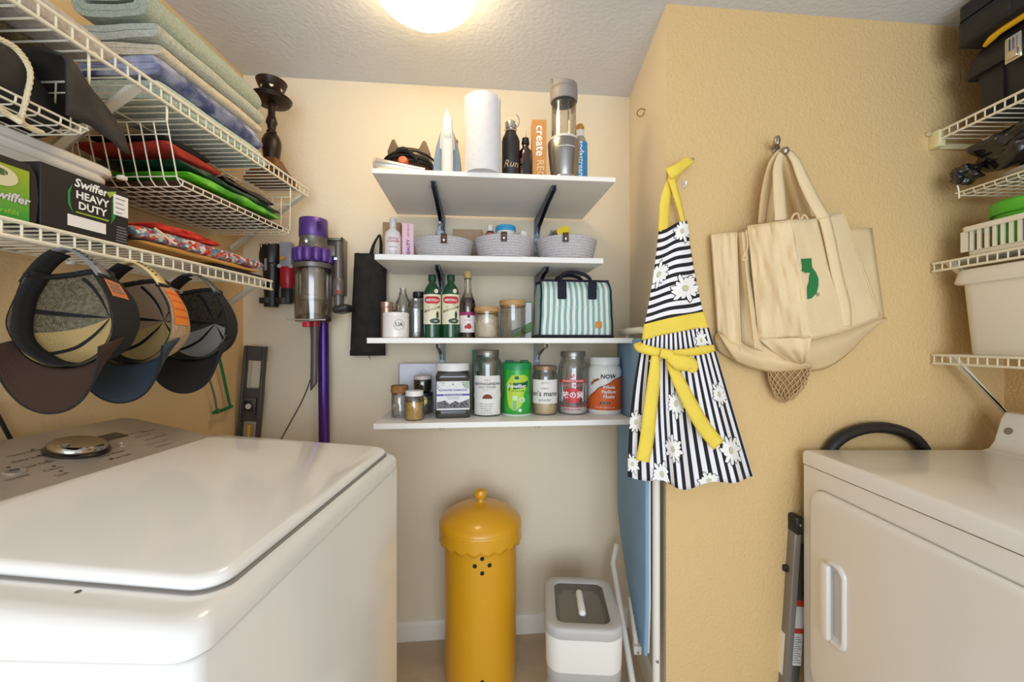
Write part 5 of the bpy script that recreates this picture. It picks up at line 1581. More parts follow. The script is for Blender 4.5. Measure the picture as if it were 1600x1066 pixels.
for sx in (-1, 1):
    MB().lathe([(0, 0), (.008, 0), (.008, .008), (0, .010)], 14).xf(Matrix.Translation((sx * .022, -.016, Zt(417))) @ Matrix.Rotation(pi / 2, 4, 'X')).build('pivot', M('pivot_grey', 'b5b0aa', .4), t)
p = W(wu(436, .02), .02, 0)
t = thing('tool_clip', 'black plastic clip bar joining the two vacuum tools', 'clip', (p.x, p.y, 0), A)
MB().box(-.055, .05, -.015, .018, Zt(474), Zt(466), .004).build('bar', dgrey, t)
for sx in (-.034, .028):
    MB().lathe([(.0285, Zt(474)), (.031, Zt(474)), (.031, Zt(466)), (.0285, Zt(466))], 20, c=(sx, -.025, 0), sy=.9).build('ring', dgrey, t)
# charging lead
pts = [WP(497, 545, .012), WP(494, 560, .01), WP(486, 590, .006), WP(474, 622, .005), WP(455, 658, .005), WP(440, 686, .005), WP(432, 715, .006)]
o = MB().tube(spline(pts, 6), .0022, 6).build('charging_lead', M('brown_wire', '4a3a2e', .5), None)
tag(o, 'thin dark charging wire running down the wall behind the washer', 'wire')
pts = [LW(.012, .86, 1.20), LW(.010, .90, 1.14), LW(.010, .93, 1.10), LW(.012, .94, 1.02)]
pts = [LT(-14, 630, .012), LT(0, 655, .012), LT(10, 674, .012), LT(20, 692, .012), LT(30, 712, .012)]
o = MB().tube(spline([LW(*q) for q in pts], 6), .0042, 8).build('power_cord', M('black_cord', '141212', .45), None)
tag(o, 'black power cord on the wall beside the washer console', 'cord')

# spirit level leaning on the wall
lvl = M('graphite_level', '4e4a45', .5, .3, var=.15, vscale=30)
pt_, pb_ = WP(404, 541, .028), WP(391, 690, .034)
ax = (pt_ - pb_); ax.normalize()
L = 1.22
base = pt_ - ax * L
# foot on the floor
k = (base.z - .0) / ax.z
base = base - ax * k; L = (pt_ - base).length
t = thing('spirit_level', 'long dark grey spirit level leaning upright in the corner', 'level', base, rot=Matrix(((CA, -SA, 0), (SA, CA, 0), (0, 0, 1))).to_euler())
tilt = Matrix.Identity(3)
t.rotation_euler = (0, atan2(ax.x * CA + ax.y * SA, ax.z), A)
hw = .041
zt = L
def lz(py): return (WP(400, py, .03).z - base.z)
bars = [(-hw, -hw + .011, 0, zt), (hw - .011, hw, 0, zt)]
for nm, (x0, x1, z0, z1) in zip(('edge_bar', 'edge_bar'), bars):
    MB().box(x0, x1, -.014, .014, z0, z1, .002).build(nm, lvl, t)
cuts = [(lz(605), lz(562)), (lz(683), lz(656)), (.30, .42), (.08, .2)]
m = MB(); last = zt
for a, b in cuts:
    MB().box(-hw + .011, hw - .011, -.006, .006, b, last, .001, 1).build('web', lvl, t); last = a
MB().box(-hw + .011, hw - .011, -.006, .006, 0, last, .001, 1).build('web', lvl, t)
zc_ = lz(632)
MB().box(-.028, .024, -.016, .016, zc_ - .035, zc_ + .034, .003).build('vial_block', lvl, t)
MB().box(-.022, .018, -.018, .015, zc_ - .022, zc_ + .022, .002).build('vial_window', M('black_gloss', '1f1b19', .3), t)
MB().lathe([(0, 0), (.011, 0), (.011, .003), (0, .004)], 18).xf(Matrix.Translation((-.002, -.018, zc_)) @ Matrix.Rotation(pi / 2, 4, 'X')).build('vial', M('clear_vial', 'c9c2b4', .2), t)
zc2 = lz(668)
MB().lathe([(0, 0), (.008, 0), (.008, .05), (0, .05)], 14).xf(Matrix.Translation((0, -.004, zc2 - .03))).build('yellow_vial', M('amber_vial', 'd1a236', .25), t)

# coping saw on the left wall
def lp3(px, py, t_=.022): return LW(*LT(px, py, t_))
o = thing('coping_saw', 'small green framed saw hanging on the wall under the caps', 'saw', (0, 0, 0))
grn = M('green_enamel', '1f6a3a', .4)
fr_ = [lp3(322, 552), lp3(326, 586), lp3(335, 618), lp3(339, 641)]
MB().tube(spline(fr_, 5), .0038, 7).build('steel_rod', M('dull_rod', '7c7a70', .4, .6), o)
MB().tube([lp3(340, 548), lp3(346, 572), lp3(353, 605), lp3(360, 636)], .0052, 8).build('green_frame', grn, o)
MB().tube([lp3(334, 645, .026), lp3(348, 641, .026), lp3(362, 635, .026)], .0068, 8).build('green_crossbar', grn, o)
MB().tube([lp3(318, 552), lp3(344, 545)], .006, 8).build('green_handle', grn, o)
q = lp3(338, 644, .03)
MB().lathe([(0, 0), (.009, 0), (.009, .012), (0, .014)], 14).xf(Matrix.Translation(q) @ Matrix.Rotation(radians(60), 4, 'Y')).build('wing_nut', grn, o)
MB().tube([LW(.002, LT(330, 548, .02).y, LT(330, 548, .02).z + .002), lp3(330, 548, .03)], .002, 6).build('nail', steel, o)
# ================================================================== washing machine
enamel = M('white_enamel', 'ebe8e3', .22, coat=.5, spec=.5)
enamel_lid = M('white_lid_enamel', 'f3f0ec', .16, coat=.6, spec=.5)
gap = M('dark_gap', '8d8781', .8)
WF = .3405                                       # how far the washer's front is from the line of sight
tF = -LX0 - WF                                   # ... measured out of the wall
S0, S1 = .447, 1.133
o = thing('washing_machine', 'white top-loading washing machine with a sloped metallic console', 'washer', LW(0, 0, 0), -LA)
def lpts(t0, t1, s0, s1, z, r): return [(a, b, z) for a, b in rrect(t0, t1, s0, s1, r, 6)]
loft([lpts(.06, tF - .004, S0 + .004, S1 - .004, .012, .018), lpts(.06, tF, S0, S1, .03, .02), lpts(.06, tF, S0, S1, .962, .02), lpts(.06, tF - .003, S0 + .003, S1 - .003, .966, .02)]).build('cabinet', enamel, o, ang=50)
loft([lpts(.065, tF - .012, S0 + .012, S1 - .012, .963, .02), lpts(.065, tF - .012, S0 + .012, S1 - .012, .969, .02)]).build('seam', gap, o)
# top cover: rounded shell that rises towards the console
def ztop(t): return .998 + (1.030 - .998) * max(0, (tF - t)) / (tF - .36)
rings = []
tK = .362
prof = [(0.0, .968), (0.0, .985), (.004, .9945), (.012, 1.0), (.024, 1.002)]
def topring(ins, z):
    q = []
    for a, b in rrect(.065 + ins * .2, tF + .001 - ins, S0 - .001 + ins, S1 + .001 - ins, .030, 7):
        q.append((a, b, z + (ztop(a) - .998) * (1 if z > .98 else 0)))
    return q
loft([topring(i, z) for i, z in prof]).build('top_cover', enamel, o, ang=70)
# lid
def lidring(ins, dz, r=.035):
    q = []
    for a, b in rrect(tK + .004, tF - .020 - ins, S0 + .055 + ins, S1 - .022 - ins, r, 7):
        q.append((a, b, ztop(a) + .004 + dz))
    return q
loft([lidring(-.003, -.001), lidring(-.003, .0015)]).build('lid_gap', gap, o)
loft([lidring(.002, .0015), lidring(0, .005), lidring(0, .011), lidring(.003, .0155), lidring(.010, .0175)]).build('lid', enamel_lid, o, ang=60)
MB().lathe([(0, 0), (.003, 0), (.003, .001), (0, .0012)], 10).xf(Matrix.Translation((tF - .17, S0 + .042, ztop(tF - .17) + .004))).build('bumper', M('dark_bumper', '5a4f46', .6), o)
# console: sloped metallic panel with rounded far end
cons = M('brushed_taupe', 'b9ada0', .36, .35, bump=.04, bscale=40, aniso=(1, .05, 1))
def cz(t): return 1.032 + (1.090 - 1.032) * (tK - t) / (tK - .083)
def cprof(s):
    e = max(0, (s - (S1 - .055)) / .055); e2 = max(0, ((S0 + .055) - s) / .055)
    k = 1 - max(e, e2) ** 3 * .0
    return k
ns = 24
vs, fs = [], []
m = MB()
sec = [(tK, .0), (tK - .004, .004), (tK - .012, .0065), ((tK + .10) / 2, .0072), (.100, .0065), (.088, .002), (.080, -.012), (.078, -.08)]
K = len(sec)
for j in range(ns + 1):
    q = j / ns
    s = S0 - .002 + (S1 + .004 - S0) * q
    for (t_, dz) in sec:
        r = .06
        d = min(s - (S0 - .002), S1 + .002 - s)
        drop_ = 0
        if d < .012: drop_ = .006 * (1 - d / .012) ** 2
        vs.append((t_, s, cz(t_) + dz - drop_))
for j in range(ns):
    for i in range(K - 1): fs.append((j * K + i, (j + 1) * K + i, (j + 1) * K + i + 1, j * K + i + 1))
fs.append(tuple(range(K))); fs.append(tuple(ns * K + i for i in range(K))[::-1])
m.add(vs, fs).build('console', cons, o, ang=50)
MB().box(.075, tK - .01, S0 + .002, S1 - .002, 1.0, 1.034).build('console_base', enamel, o, smooth=False)
MB().tube([(tK + .001, S0, ztop(tK) + .006), (tK + .001, S1, ztop(tK) + .006)], .004, 8).build('console_trim', M('taupe_trim', '7d746b', .4, .5), o)
slope = atan2(cz(.1) - cz(.3), .2)
def onc(t_, s_, off=.0004):
    """lettering on the console: reads along the wall, top towards the wall"""
    def f(x, y):
        tt = t_ - y * cos(slope)
        return Vector((tt, s_ + x, cz(tt) + .0074 + off))
    return f
def cpx(px, py):
    t_ = .2
    for _ in range(12):
        w = -LX0 - t_
        D = w * F / (CX + LA * F - px); z = HC + (CY - py) * D / F
        t_ += (cz(t_) + .007 - z) / .42 * 1.0 * .6 if True else 0
    w = -LX0 - t_
    return t_, w * F / (CX + LA * F - px)
tk, sk = cpx(127, 703)
kn = Matrix.Translation((tk, sk, cz(tk) + .0075)) @ Matrix.Rotation(slope, 4, 'Y')
ko = MB().lathe([(0, 0), (.052, 0), (.0525, .004), (.050, .007), (.046, .008)], 40).xf(kn).build('knob_base', M('dark_chrome', '4a443e', .25, .8), o)
MB().lathe([(.046, .006), (.0465, .009), (.0435, .017), (.040, .0195), (.036, .0185), (.0, .0165)], 40).xf(kn).build('knob', M('knob_chrome', 'b5ada3', .12, 1), ko)
MB().box(-.003, .003, -.040, -.018, .0175, .0205, .001).xf(kn).build('knob_pointer', chrome, ko)
cink = M('console_print', '453e38', .6)
def clabel(px, py, s_, size=.0115, led=True):
    t_, y_ = cpx(px, py)
    text(s_, size, onc(t_, y_), cink, o)
    return t_, y_
for px, py, w_ in ((44, 707, 'Heavy Duty'), (54, 715, 'Bulky Sheets'), (68, 724, 'Cold Clean'), (92, 731, 'Colors'), (106, 739, 'Soak'), (92, 690, 'Normal'), (146, 687, 'Delicates'), (163, 694, 'Quick'), (166, 701, 'Rinse'), (180, 708, 'Deep Water'), (195, 712, 'Drain Spin')):
    clabel(px, py, w_)
for px, py in ((56, 702), (67, 711), (80, 719), (92, 727), (104, 734), (181, 715), (21, 729), (98, 693), (136, 686)):
    t_, y_ = cpx(px, py)
    MB().lathe([(0, 0), (.0028, 0), (.0028, .0006), (0, .0008)], 10).xf(Matrix.Translation((t_, y_, cz(t_) + .0074)) @ Matrix.Rotation(slope, 4, 'Y')).build('indicator_dot', cink, o)
clabel(38, 744, 'POWER', .010)
def disc(px, py, r, nm, mat):
    t_, y_ = cpx(px, py)
    return MB().lathe([(0, .001), (r * .7, .0012), (r * .8, .0022), (r, .002), (r, 0)], 24).xf(Matrix.Translation((t_, y_, cz(t_) + .0072)) @ Matrix.Rotation(slope, 4, 'Y')).build(nm, mat, o)
disc(31, 735, .0155, 'power_button', cons)
t_, y_ = cpx(31, 735)
MB().tube([Vector((t_ + .006 * cos(a), y_ + .006 * sin(a), cz(t_) + .0105)) for a in [2 * pi * i / 16 for i in range(16)]], .0008, 5, closed=True).build('power_symbol', cink, o)
disc(197, 694, .011, 'start_button', M('button_silver', 'cfc9c0', .25, .6))
t_, y_ = cpx(177, 682)
MB().box(-.017, .017, -.028, .028, 0, .0012).xf(Matrix.Translation((t_, y_, cz(t_) + .0074)) @ Matrix.Rotation(slope, 4, 'Y')).build('display', M('dark_display', '2a2521', .15), o, smooth=False)
for k, (a, b) in enumerate(((215, 676), (228, 680), (240, 685), (252, 690), (262, 694), (235, 673), (256, 680))):
    clabel(a, b, ('Wash Temp', 'Spin Speed', 'Soil Level', 'Fabric Softener', 'Extra Rinse', 'Load Size', 'Options')[k], .009)
for a in (.1, tF - .05):
    for b in (S0 + .06, S1 - .06):
        MB().lathe([(0, 0), (.02, 0), (.02, .014), (0, .014)], 14, c=(a, b, 0)).build('foot', dgrey, o)

# ================================================================== dryer
XF, DN, DF = .9605, .68, 1.358
ZT = .941
o = thing('dryer', 'white front-loading clothes dryer with moulded door', 'dryer', (0, 0, 0))
den = M('dryer_enamel', 'eeeae5', .3, coat=.3)
def dp(x0, x1, y0, y1, z, r): return [(a, b, z) for a, b in rrect(x0, x1, y0, y1, r, 5)]
loft([dp(XF + .004, 1.66, DN, DF, .012, .008), dp(XF + .003, 1.66, DN, DF, .893, .008)]).build('cabinet', den, o, ang=50)
loft([dp(XF + .008, 1.655, DN + .004, DF - .004, .892, .008), dp(XF + .008, 1.655, DN + .004, DF - .004, .898, .008)]).build('seam', gap, o)
loft([dp(XF, 1.66, DN - .002, DF, .897, .008), dp(XF, 1.66, DN - .002, DF, .931, .008), dp(XF + .003, 1.66, DN + .001, DF - .003, .938, .010), dp(XF + .010, 1.655, DN + .008, DF - .010, ZT, .012)]).build('top_panel', den, o, ang=60)
# console at the back of the top
cp_ = [(1.545, ZT - .002), (1.575, ZT + .006), (1.592, ZT + .030), (1.615, ZT + .105), (1.63, ZT + .125), (1.665, ZT + .125), (1.665, ZT - .002)]
MB().prism(cp_, DN, DF - .004, 'y').build('console', den, o, ang=40, bevel=.004)
MB().lathe([(0, 0), (.012, 0), (.012, .0006), (0, .0006)], 20).xf(Matrix.Translation((1.6035, DF - .035, ZT + .068)) @ Matrix.Rotation(radians(-73), 4, 'Y')).build('badge', M('badge_grey', '9a958e', .4, .5), o)
# door
def door_ring(ins, x, r=.05):
    return [(x, a, b) for a, b in rrect(DN + .03 + ins, 1.305 - ins, .208 + ins, .836 - ins, r, 7)]
def loft3(rings, cap=True):
    return loft(rings, cap)
loft([door_ring(-.003, XF + .0025), door_ring(-.003, XF + .0005)]).build('door_gap', M('pale_gap', 'b9b4ad', .6), o)
d_ = loft([door_ring(0, XF + .003), door_ring(0, XF - .010), door_ring(.003, XF - .014), door_ring(.012, XF - .0165)]).build('door', den, o, ang=60)
# recessed grip moulded in the door: raised rim, recess shade painted as a grey plate
hy, hz0, hz1 = 1.195, .408, .652
def hr(wy, ins, x):
    return [(x, a, b) for a, b in rrect(hy - wy, hy + wy, hz0 + ins, hz1 - ins, min(wy * .95, .030), 6)]
rim = [hr(.040, 0, XF - .0160), hr(.038, .002, XF - .0235), hr(.033, .007, XF - .0255), hr(.028, .012, XF - .0235), hr(.024, .016, XF - .0168)]
loft(rim).build('grip_rim', den, d_, ang=60)
MB().box(XF - .040, XF - .024, hy + .004, hy + .034, hz0 + .012, hz1 - .012, .006).build('grip_bar', den, d_)
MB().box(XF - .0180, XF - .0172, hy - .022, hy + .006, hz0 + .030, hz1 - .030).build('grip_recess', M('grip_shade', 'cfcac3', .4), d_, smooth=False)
for a in (XF + .06, 1.6):
    for b in (DN + .05, DF - .05):
        MB().lathe([(0, 0), (.018, 0), (.018, .014), (0, .014)], 14, c=(a, b, 0)).build('foot', dgrey, o)
# black duct hose arching behind the dryer
pts = []
for i in range(41):
    a = pi * i / 40
    X = 1.245 - .19 * cos(a) * (1.0)
    pts.append((X, 1.3805 + .0928 * (X - 1.055), .86 + .145 * sin(a) ** .8))
R_ = [.0185 + .0006 * (i % 2) for i in range(41)]
oo = MB().tube([(pts[0][0], pts[0][1], .1)] + pts + [(pts[-1][0], pts[-1][1], .1)], [.0185] + R_ + [.0185], 14).build('drain_hose', M('black_rubber', '221e1b', .45, bump=.2, bscale=60), None)
tag(oo, 'thick black rubber hose arching up behind the dryer', 'hose')
# folded step ladder between dryer and wall
alu = M('grey_aluminium', '8d8a86', .4, .6)
o = thing('step_ladder', 'folded grey step ladder with warning labels wedged beside the dryer', 'ladder', (0, 0, 0))
def rail(pa, pb, w, d, nm, mat, parent=o):
    a, b = Vector(pa), Vector(pb)
    z = (b - a); Ln = z.length; z.normalize()
    x = Vector((1, 0, 0)); x = (x - z * x.dot(z)).normalized(); y = z.cross(x)
    mat4 = Matrix((x, y, z)).transposed().to_4x4(); mat4.translation = a
    return MB().box(-w / 2, w / 2, -d / 2, d / 2, 0, Ln, .003).xf(mat4).build(nm, mat, parent), mat4, Ln
def dpt3(px, py, D): return Vector(((px - CX) * D / F, D, HC + (CY - py) * D / F))
A0, A1 = dpt3(1221, 1100, 1.385), dpt3(1240, 826, 1.385)
k_ = A0.z / (A1.z - A0.z); A00 = A0 - (A1 - A0) * k_
_, m4a, Lna = rail(A00, A1, .022, .05, 'front_rail', alu)
zl0 = lambda py: (HC + (CY - py) * 1.385 / F) / A1.z * Lna
B1 = dpt3(1251, 850, 1.40); B00 = Vector((A00.x + .042, 1.40, 0))
r2, m4, Ln = rail(B00, B1, .030, .03, 'back_rail', M('grey_aluminium2', '77746f', .4, .6))
MB().box(-.012, .012, -.03, .02, -.01, .05, .006).xf(Matrix.Translation(A1)).build('hinge_cap', black_pl, o)
MB().lathe([(0, 0), (.004, 0), (.004, .004), (0, .005)], 10).xf(Matrix.Translation(A1 + Vector((0, -.03, .025))) @ Matrix.Rotation(pi / 2, 4, 'X')).build('hinge_rivet', steel, o)
zl = lambda py: (HC + (CY - py) * 1.385 / F) / B1.z * Ln
lbl = MB().box(-.0155, .0155, -.0162, -.0150, zl(1040), zl(938)).xf(m4).build('warning_label', paper, r2, smooth=False)
for a, b in ((948, 938), (990, 982)):
    MB().box(-.0156, .0156, -.0168, -.0160, zl(a), zl(b)).xf(m4).build('red_strip', M('warning_red', 'd4492c', .6), r2, smooth=False)
for i in range(14):
    MB().box(-.012, .012 - .004 * (i % 3), -.0166, -.0160, zl(1036 - 3.6 * i - (6 if i > 11 else 0)), zl(1035 - 3.6 * i - (6 if i > 11 else 0))).xf(m4).build('fine_print', ink_g, r2, smooth=False)
f0, f1 = A00.lerp(A1, .05), A00.lerp(A1, .62)
MB().box(-.0118, -.0111, -.010, .022, zl0(1052), zl0(988)).xf(m4a).build('side_label', paper, o, smooth=False)
for k in range(3):
    zz = .12 + .2 * k
    MB().box(.013, .040, -.01, .02, zz, zz + .02, .003).xf(Matrix.Translation((A00.x, 1.39, 0))).build('step', black_pl, o)

# ================================================================== yellow bin and pet food tub
yb = M('yellow_enamel', 'e0a11c', .32, coat=.35)
D_ = 1.60
p = Vector(((751 - CX) * D_ / F, D_, 0))
o = thing('trash_bin', 'tall yellow metal bin with a scalloped domed lid and round knob', 'bin', p, face_cam(p))
R0 = .138
MB().lathe([(0, 0), (R0 - .003, 0), (R0 - .001, .004), (R0, .012), (R0 + .003, .55), (R0 + .003, .59)], 64).build('body', yb, o)
zr = .602
def skirt(u, v):
    a = 2 * pi * u
    sc = abs(sin(a * 10))
    zb_ = .549 - .013 * sc
    r_ = .1575 + .0012 * (1 - v)
    return (r_ * sin(a), -r_ * cos(a), zb_ + (zr - zb_) * v)
l_ = MB().grid(skirt, 20 * 12, 6, wrap=True).build('scalloped_skirt', yb, o, solid=.003)
MB().lathe([(.1575, zr - .002), (.1595, zr), (.1585, zr + .005), (.150, zr + .016), (.125, zr + .036), (.085, zr + .056), (.045, zr + .066), (.016, zr + .070), (.013, zr + .074), (.012, zr + .082)], 64).build('lid', yb, o, ang=50)
MB().lathe([(.012, zr + .080), (.014, zr + .083), (.0235, zr + .094), (.0255, zr + .104), (.021, zr + .116), (.008, zr + .122), (0, zr + .1225)], 28).build('knob', yb, o)
hole = M('vent_hole', '1b1510', .8)
for zc_, dark in ((.497, 1), (.055, 1)):
    for dx, dz in ((0, .026), (-.026, 0), (.026, 0), (0, -.026)):
        th = .04 + dx / R0
        m = MB().lathe([(0, 0), (.0078, 0), (.0078, .0014), (0, .0014)], 16)
        m.xf(Matrix.Translation(((R0 + .0018) * sin(th), -(R0 + .0018) * cos(th), zc_ + dz)) @ Matrix.Rotation(th, 4, 'Z') @ Matrix.Rotation(pi / 2, 4, 'X'))
        m.build('vent_hole', hole, o)

tubw = M('tub_white', 'ece6dc', .45)
tubg = M('tub_grey', 'b3aea8', .5)
D_ = 1.455
p = Vector(((907 - CX) * D_ / F, D_, 0))
o = thing('pet_food_tub', 'white and grey collapsible storage tub with a clear-windowed lid', 'tub', p, face_cam(p) * .4)
def tr(wx, wy, z, r=.05): return [(a, b, z) for a, b in rrect(-wx, wx, -wy, wy, r, 8)]
TX, TY = .128, .150
loft([tr(TX * .80, TY * .84, 0), tr(TX * .84, TY * .87, .006), tr(TX * .86, TY * .885, .125), tr(TX * .86, TY * .885, .135)]).build('lower_body', tubw, o, ang=60)
loft([tr(TX * .87, TY * .89, .128), tr(TX * .95, TY * .955, .150), tr(TX * .955, TY * .96, .178), tr(TX * .93, TY * .94, .186), tr(TX * .955, TY * .96, .196), tr(TX * .965, TY * .965, .226), tr(TX * .94, TY * .95, .240)]).build('folding_band', tubg, o, ang=50)
loft([tr(TX * .955, TY * .96, .232), tr(TX * .97, TY * .97, .242), tr(TX * .985, TY * .985, .338), tr(TX * .985, TY * .985, .345)]).build('upper_body', tubw, o, ang=60)
def lidm(z0, z1): pass
rings = [tr(TX * .99, TY * .99, .342, .055), tr(TX, TY, .346, .055), tr(TX, TY, .366, .055), tr(TX * .985, TY * .985, .374, .052), tr(TX * .94, TY * .95, .378, .048), tr(TX * .74, TY * .78, .377, .03), tr(TX * .70, TY * .74, .373, .028), tr(TX * .70, TY * .74, .345, .028)]
loft(rings, cap=False).build('lid', M('lid_grey', 'bdb9b4', .45), o, ang=50)
loft([tr(TX * .70, TY * .74, .371, .028), tr(TX * .60, TY * .64, .358, .024), tr(TX * .57, TY * .61, .330, .024)]).build('lid_window', GLASS('tub_window', 'cfcac4', .12, .08, .8), o, ang=50)
MB().tube([(TX * .64 * cos(a) if abs(cos(a)) < 1 else TX * .64 * cos(a), 0, 0) for a in (0, .1)], .001, 4) if False else None
MB().box(-.0125, .0125, -.072, .060, .360, .385, .011, 3).build('lid_handle', M('handle_white', 'f3efea', .35), o)
MB().box(-TX * .84, TX * .84, -TY * .86, TY * .86, .20, .29, .03).build('contents', M('kibble', '8a7a68', .9, bump=.9, bscale=120, hex2='5f5246', vscale=70), o)
# ================================================================== ironing board standing in the niche
o = thing('ironing_board', 'folded ironing board with blue cover and white legs standing in the niche', 'ironing board', (0, 0, 0))
bl = M('blue_cotton', '86a9c8', .85, bump=.25, bscale=160, var=.06, vscale=10)
XB = .455
def bo(s):      # outline of the board seen from the side: (y, z) for s in 0..1 from the foot nose to the square top
    return None
yc = 1.565
def halfw(z):
    if z < .42: return .060 + .130 * sqrt(max(0, min(1, (z - .23) / .19)))
    if z > 1.24: return .19 - .05 * ((z - 1.24) / .07) ** 2
    return .19
zs_ = [.23 + .19 * (i / 12) ** 1.6 for i in range(13)] + [.42 + .82 * i / 10 for i in range(1, 11)] + [1.24 + .07 * i / 6 for i in range(1, 7)]
out = [(yc + halfw(z) - .0 , z) for z in zs_] + [(yc - halfw(z) * (1 if z > .45 else 1), z) for z in reversed(zs_)]
# the near edge runs straight down to the nose, the far edge curves in
def near_y(z): return yc - .19 + .015 * max(0, (.40 - z) / .17)
def far_y(z): return yc + .19 - (.30 * max(0, (.62 - z) / .39) ** 1.5)
out = [(far_y(z), z) for z in zs_] + [(near_y(z), z) for z in reversed(zs_)]
m = MB()
vs = []
N = len(out)
yc2, zc2 = sum(q[0] for q in out) / N, sum(q[1] for q in out) / N
layers = [(XB + .005, .99), (XB + .003, 1.0), (XB - .001, 1.0), (XB - .005, .985), (XB - .007, .95)]
loft([[(x, yc2 + (y - yc2) * k, zc2 + (z - zc2) * (1 - (1 - k) * .4)) for y, z in out] for x, k in layers]).build('blue_cover', bl, o, ang=70)
loft([[(x, yc2 + (y - yc2) * .97, zc2 + (z - zc2) * .985) for y, z in out] for x in (XB + .006, XB + .012)]).build('board', M('board_metal', 'd9d5cd', .4), o, ang=40)
wt = M('white_tube', 'e9e4da', .3, coat=.3)
XT = XB + .028
# front leg tube: stands upright at the near edge
MB().tube([(XT, 1.372, .02), (XT, 1.372, .60), (XT, 1.372, 1.05)], .0125, 12).build('leg_tube', wt, o)
MB().tube([(XT - .004, 1.372, .0), (XT - .004, 1.372, .035)], .016, 10).build('rubber_foot', M('foot_white', 'd9d3c8', .6), o)
MB().tube([(XT - .030, 1.74, .02), (XT - .034, 1.66, .14), (XT - .030, 1.50, .34), (XT - .012, 1.44, .42)] and [(XT - .056, 1.375, .02), (XT - .056, 1.73, .36), (XT - .03, 1.77, .42)], .0115, 10).build('leg_tube', wt, o)
MB().tube([(XT - .02, 1.525, .165), (XT - .02, 1.60, .30)], .010, 10).build('brace_tube', wt, o)
MB().box(XT - .034, XT - .006, 1.505, 1.535, .145, .175, .003).build('pivot_bracket', wt, o)
MB().lathe([(0, 0), (.005, 0), (.004, .003), (0, .0035)], 10).xf(Matrix.Translation((XT, 1.3595, .235)) @ Matrix.Rotation(pi / 2, 4, 'X')).build('rivet', steel, o)
MB().lathe([(0, 0), (.004, 0), (.003, .003), (0, .0035)], 10).xf(Matrix.Translation((XT - .020, 1.5045, .155)) @ Matrix.Rotation(pi / 2, 4, 'X')).build('rivet', steel, o)
# foot bar at the top end
MB().tube([(XB - .005, 1.70, 1.335), (XB - .004, 1.60, 1.338), (XB, 1.44, 1.338), (XB + .012, 1.42, 1.325), (XB + .012, 1.42, 1.2)], .0125, 10).build('top_bar', wt, o)
MB().tube([(XB + .006, 1.64, 1.335), (XB + .010, 1.64, 1.25), (XB + .012, 1.64, 1.1)], .009, 8).build('stay_tube', wt, o)
# small hook in the niche wall
hk = Vector((.53, 1.70, HC + (CY - 176) * 1.70 / F))
xn = N_far.x + (F0.x - N_far.x) * (N_far.y - 1.62) / (N_far.y - F0.y)
yy = 1.62; zz = HC + (CY - 172) * yy / F
pts = spline([(xn - .001, yy, zz - .002), (xn - .012, yy, zz - .004), (xn - .020, yy, zz - .014), (xn - .016, yy, zz - .024), (xn - .008, yy + .002, zz - .022), (xn - .005, yy + .004, zz - .014)], 5)
oo = thing('cup_hook', 'tiny brass cup hook screwed into the niche wall', 'hook', (xn, yy, zz))
pts = [Vector(q) - Vector((xn, yy, zz)) for q in [(xn + .002, yy, zz), (xn - .014, yy - .006, zz + .002), (xn - .028, yy - .006, zz - .006), (xn - .032, yy - .006, zz - .020), (xn - .022, yy - .008, zz - .030), (xn - .010, yy - .010, zz - .026), (xn - .006, yy - .010, zz - .014)]]
MB().tube(spline(pts, 5), .0022, 7).build('wire', M('brass', 'b08d4f', .3, .9), oo)
MB().lathe([(0, 0), (.006, 0), (.005, .002), (0, .0025)], 12).xf(Matrix.Rotation(-pi / 2, 4, 'Y')).build('collar', M('brass', 'b08d4f', .3, .9), oo)

# ================================================================== apron on the front wall
def bil(c, u, v):
    tl, tr_, br_, bl_ = c
    return tuple((tl[i] * (1 - u) + tr_[i] * u) * (1 - v) + (bl_[i] * (1 - u) + br_[i] * u) * v for i in (0, 1))
o = thing('apron', 'black and white striped daisy apron with yellow ties hanging on the front wall', 'apron', (0, 0, 0))
yel = M('yellow_cotton', 'f0d350', .8, bump=.25, bscale=150, var=.06, vscale=20)
bib_m = STRIPE('bib_stripes', 'f2eef0', '1b181b', 11.5, 1, .46)
skirt_m = STRIPE('skirt_stripes', 'f0ecf0', '1b181b', 15.5, 0, .45)
def bibpt(u, v):
    x, y = bil(((1029, 361), (1073, 344), (1099, 489), (1007, 508)), u, v)
    x += 2.0 * sin(pi * v) * (u - .5) * -2
    y += 1.5 * sin(u * 7 + v * 2)
    return PF(x, y, .030 + .012 * sin(pi * u) + .006 * sin(u * 9 + v * 3) + .018 * v)
MB().grid(bibpt, 24, 30, uvfn=lambda u, v: (u, v)).build('bib', bib_m, o, solid=.0016)
def bandpt(u, v):
    x, y = bil(((1006, 507), (1100, 487), (1107, 512), (1003, 532)), u, v)
    return PF(x, y - 1.5 * sin(pi * u), .052 + .014 * sin(pi * u) + .003 * sin(u * 14))
MB().grid(bandpt, 24, 6).build('waistband', yel, o, solid=.003)
def skpt(u, v):
    x, y = bil(((1003, 530), (1107, 510), (1179, 748), (981, 745)), u, v)
    x += -10 * sin(pi * v) * (1 - u) * .6 + 4 * v * sin(u * 10)
    y += v ** 2 * (20 * sin(pi * u) ** 2 * (1 - .5 * u) + 4 * sin(u * 17))
    fold = sin(u * 17 + .6) * .016 * v + .010 * sin(u * 30 + v) * v ** 2
    return PF(x, y, .050 + .022 * sin(pi * u) + fold + .020 * v)
MB().grid(skpt, 90, 30, uvfn=lambda u, v: (u, v)).build('skirt', skirt_m, o, solid=.0016)
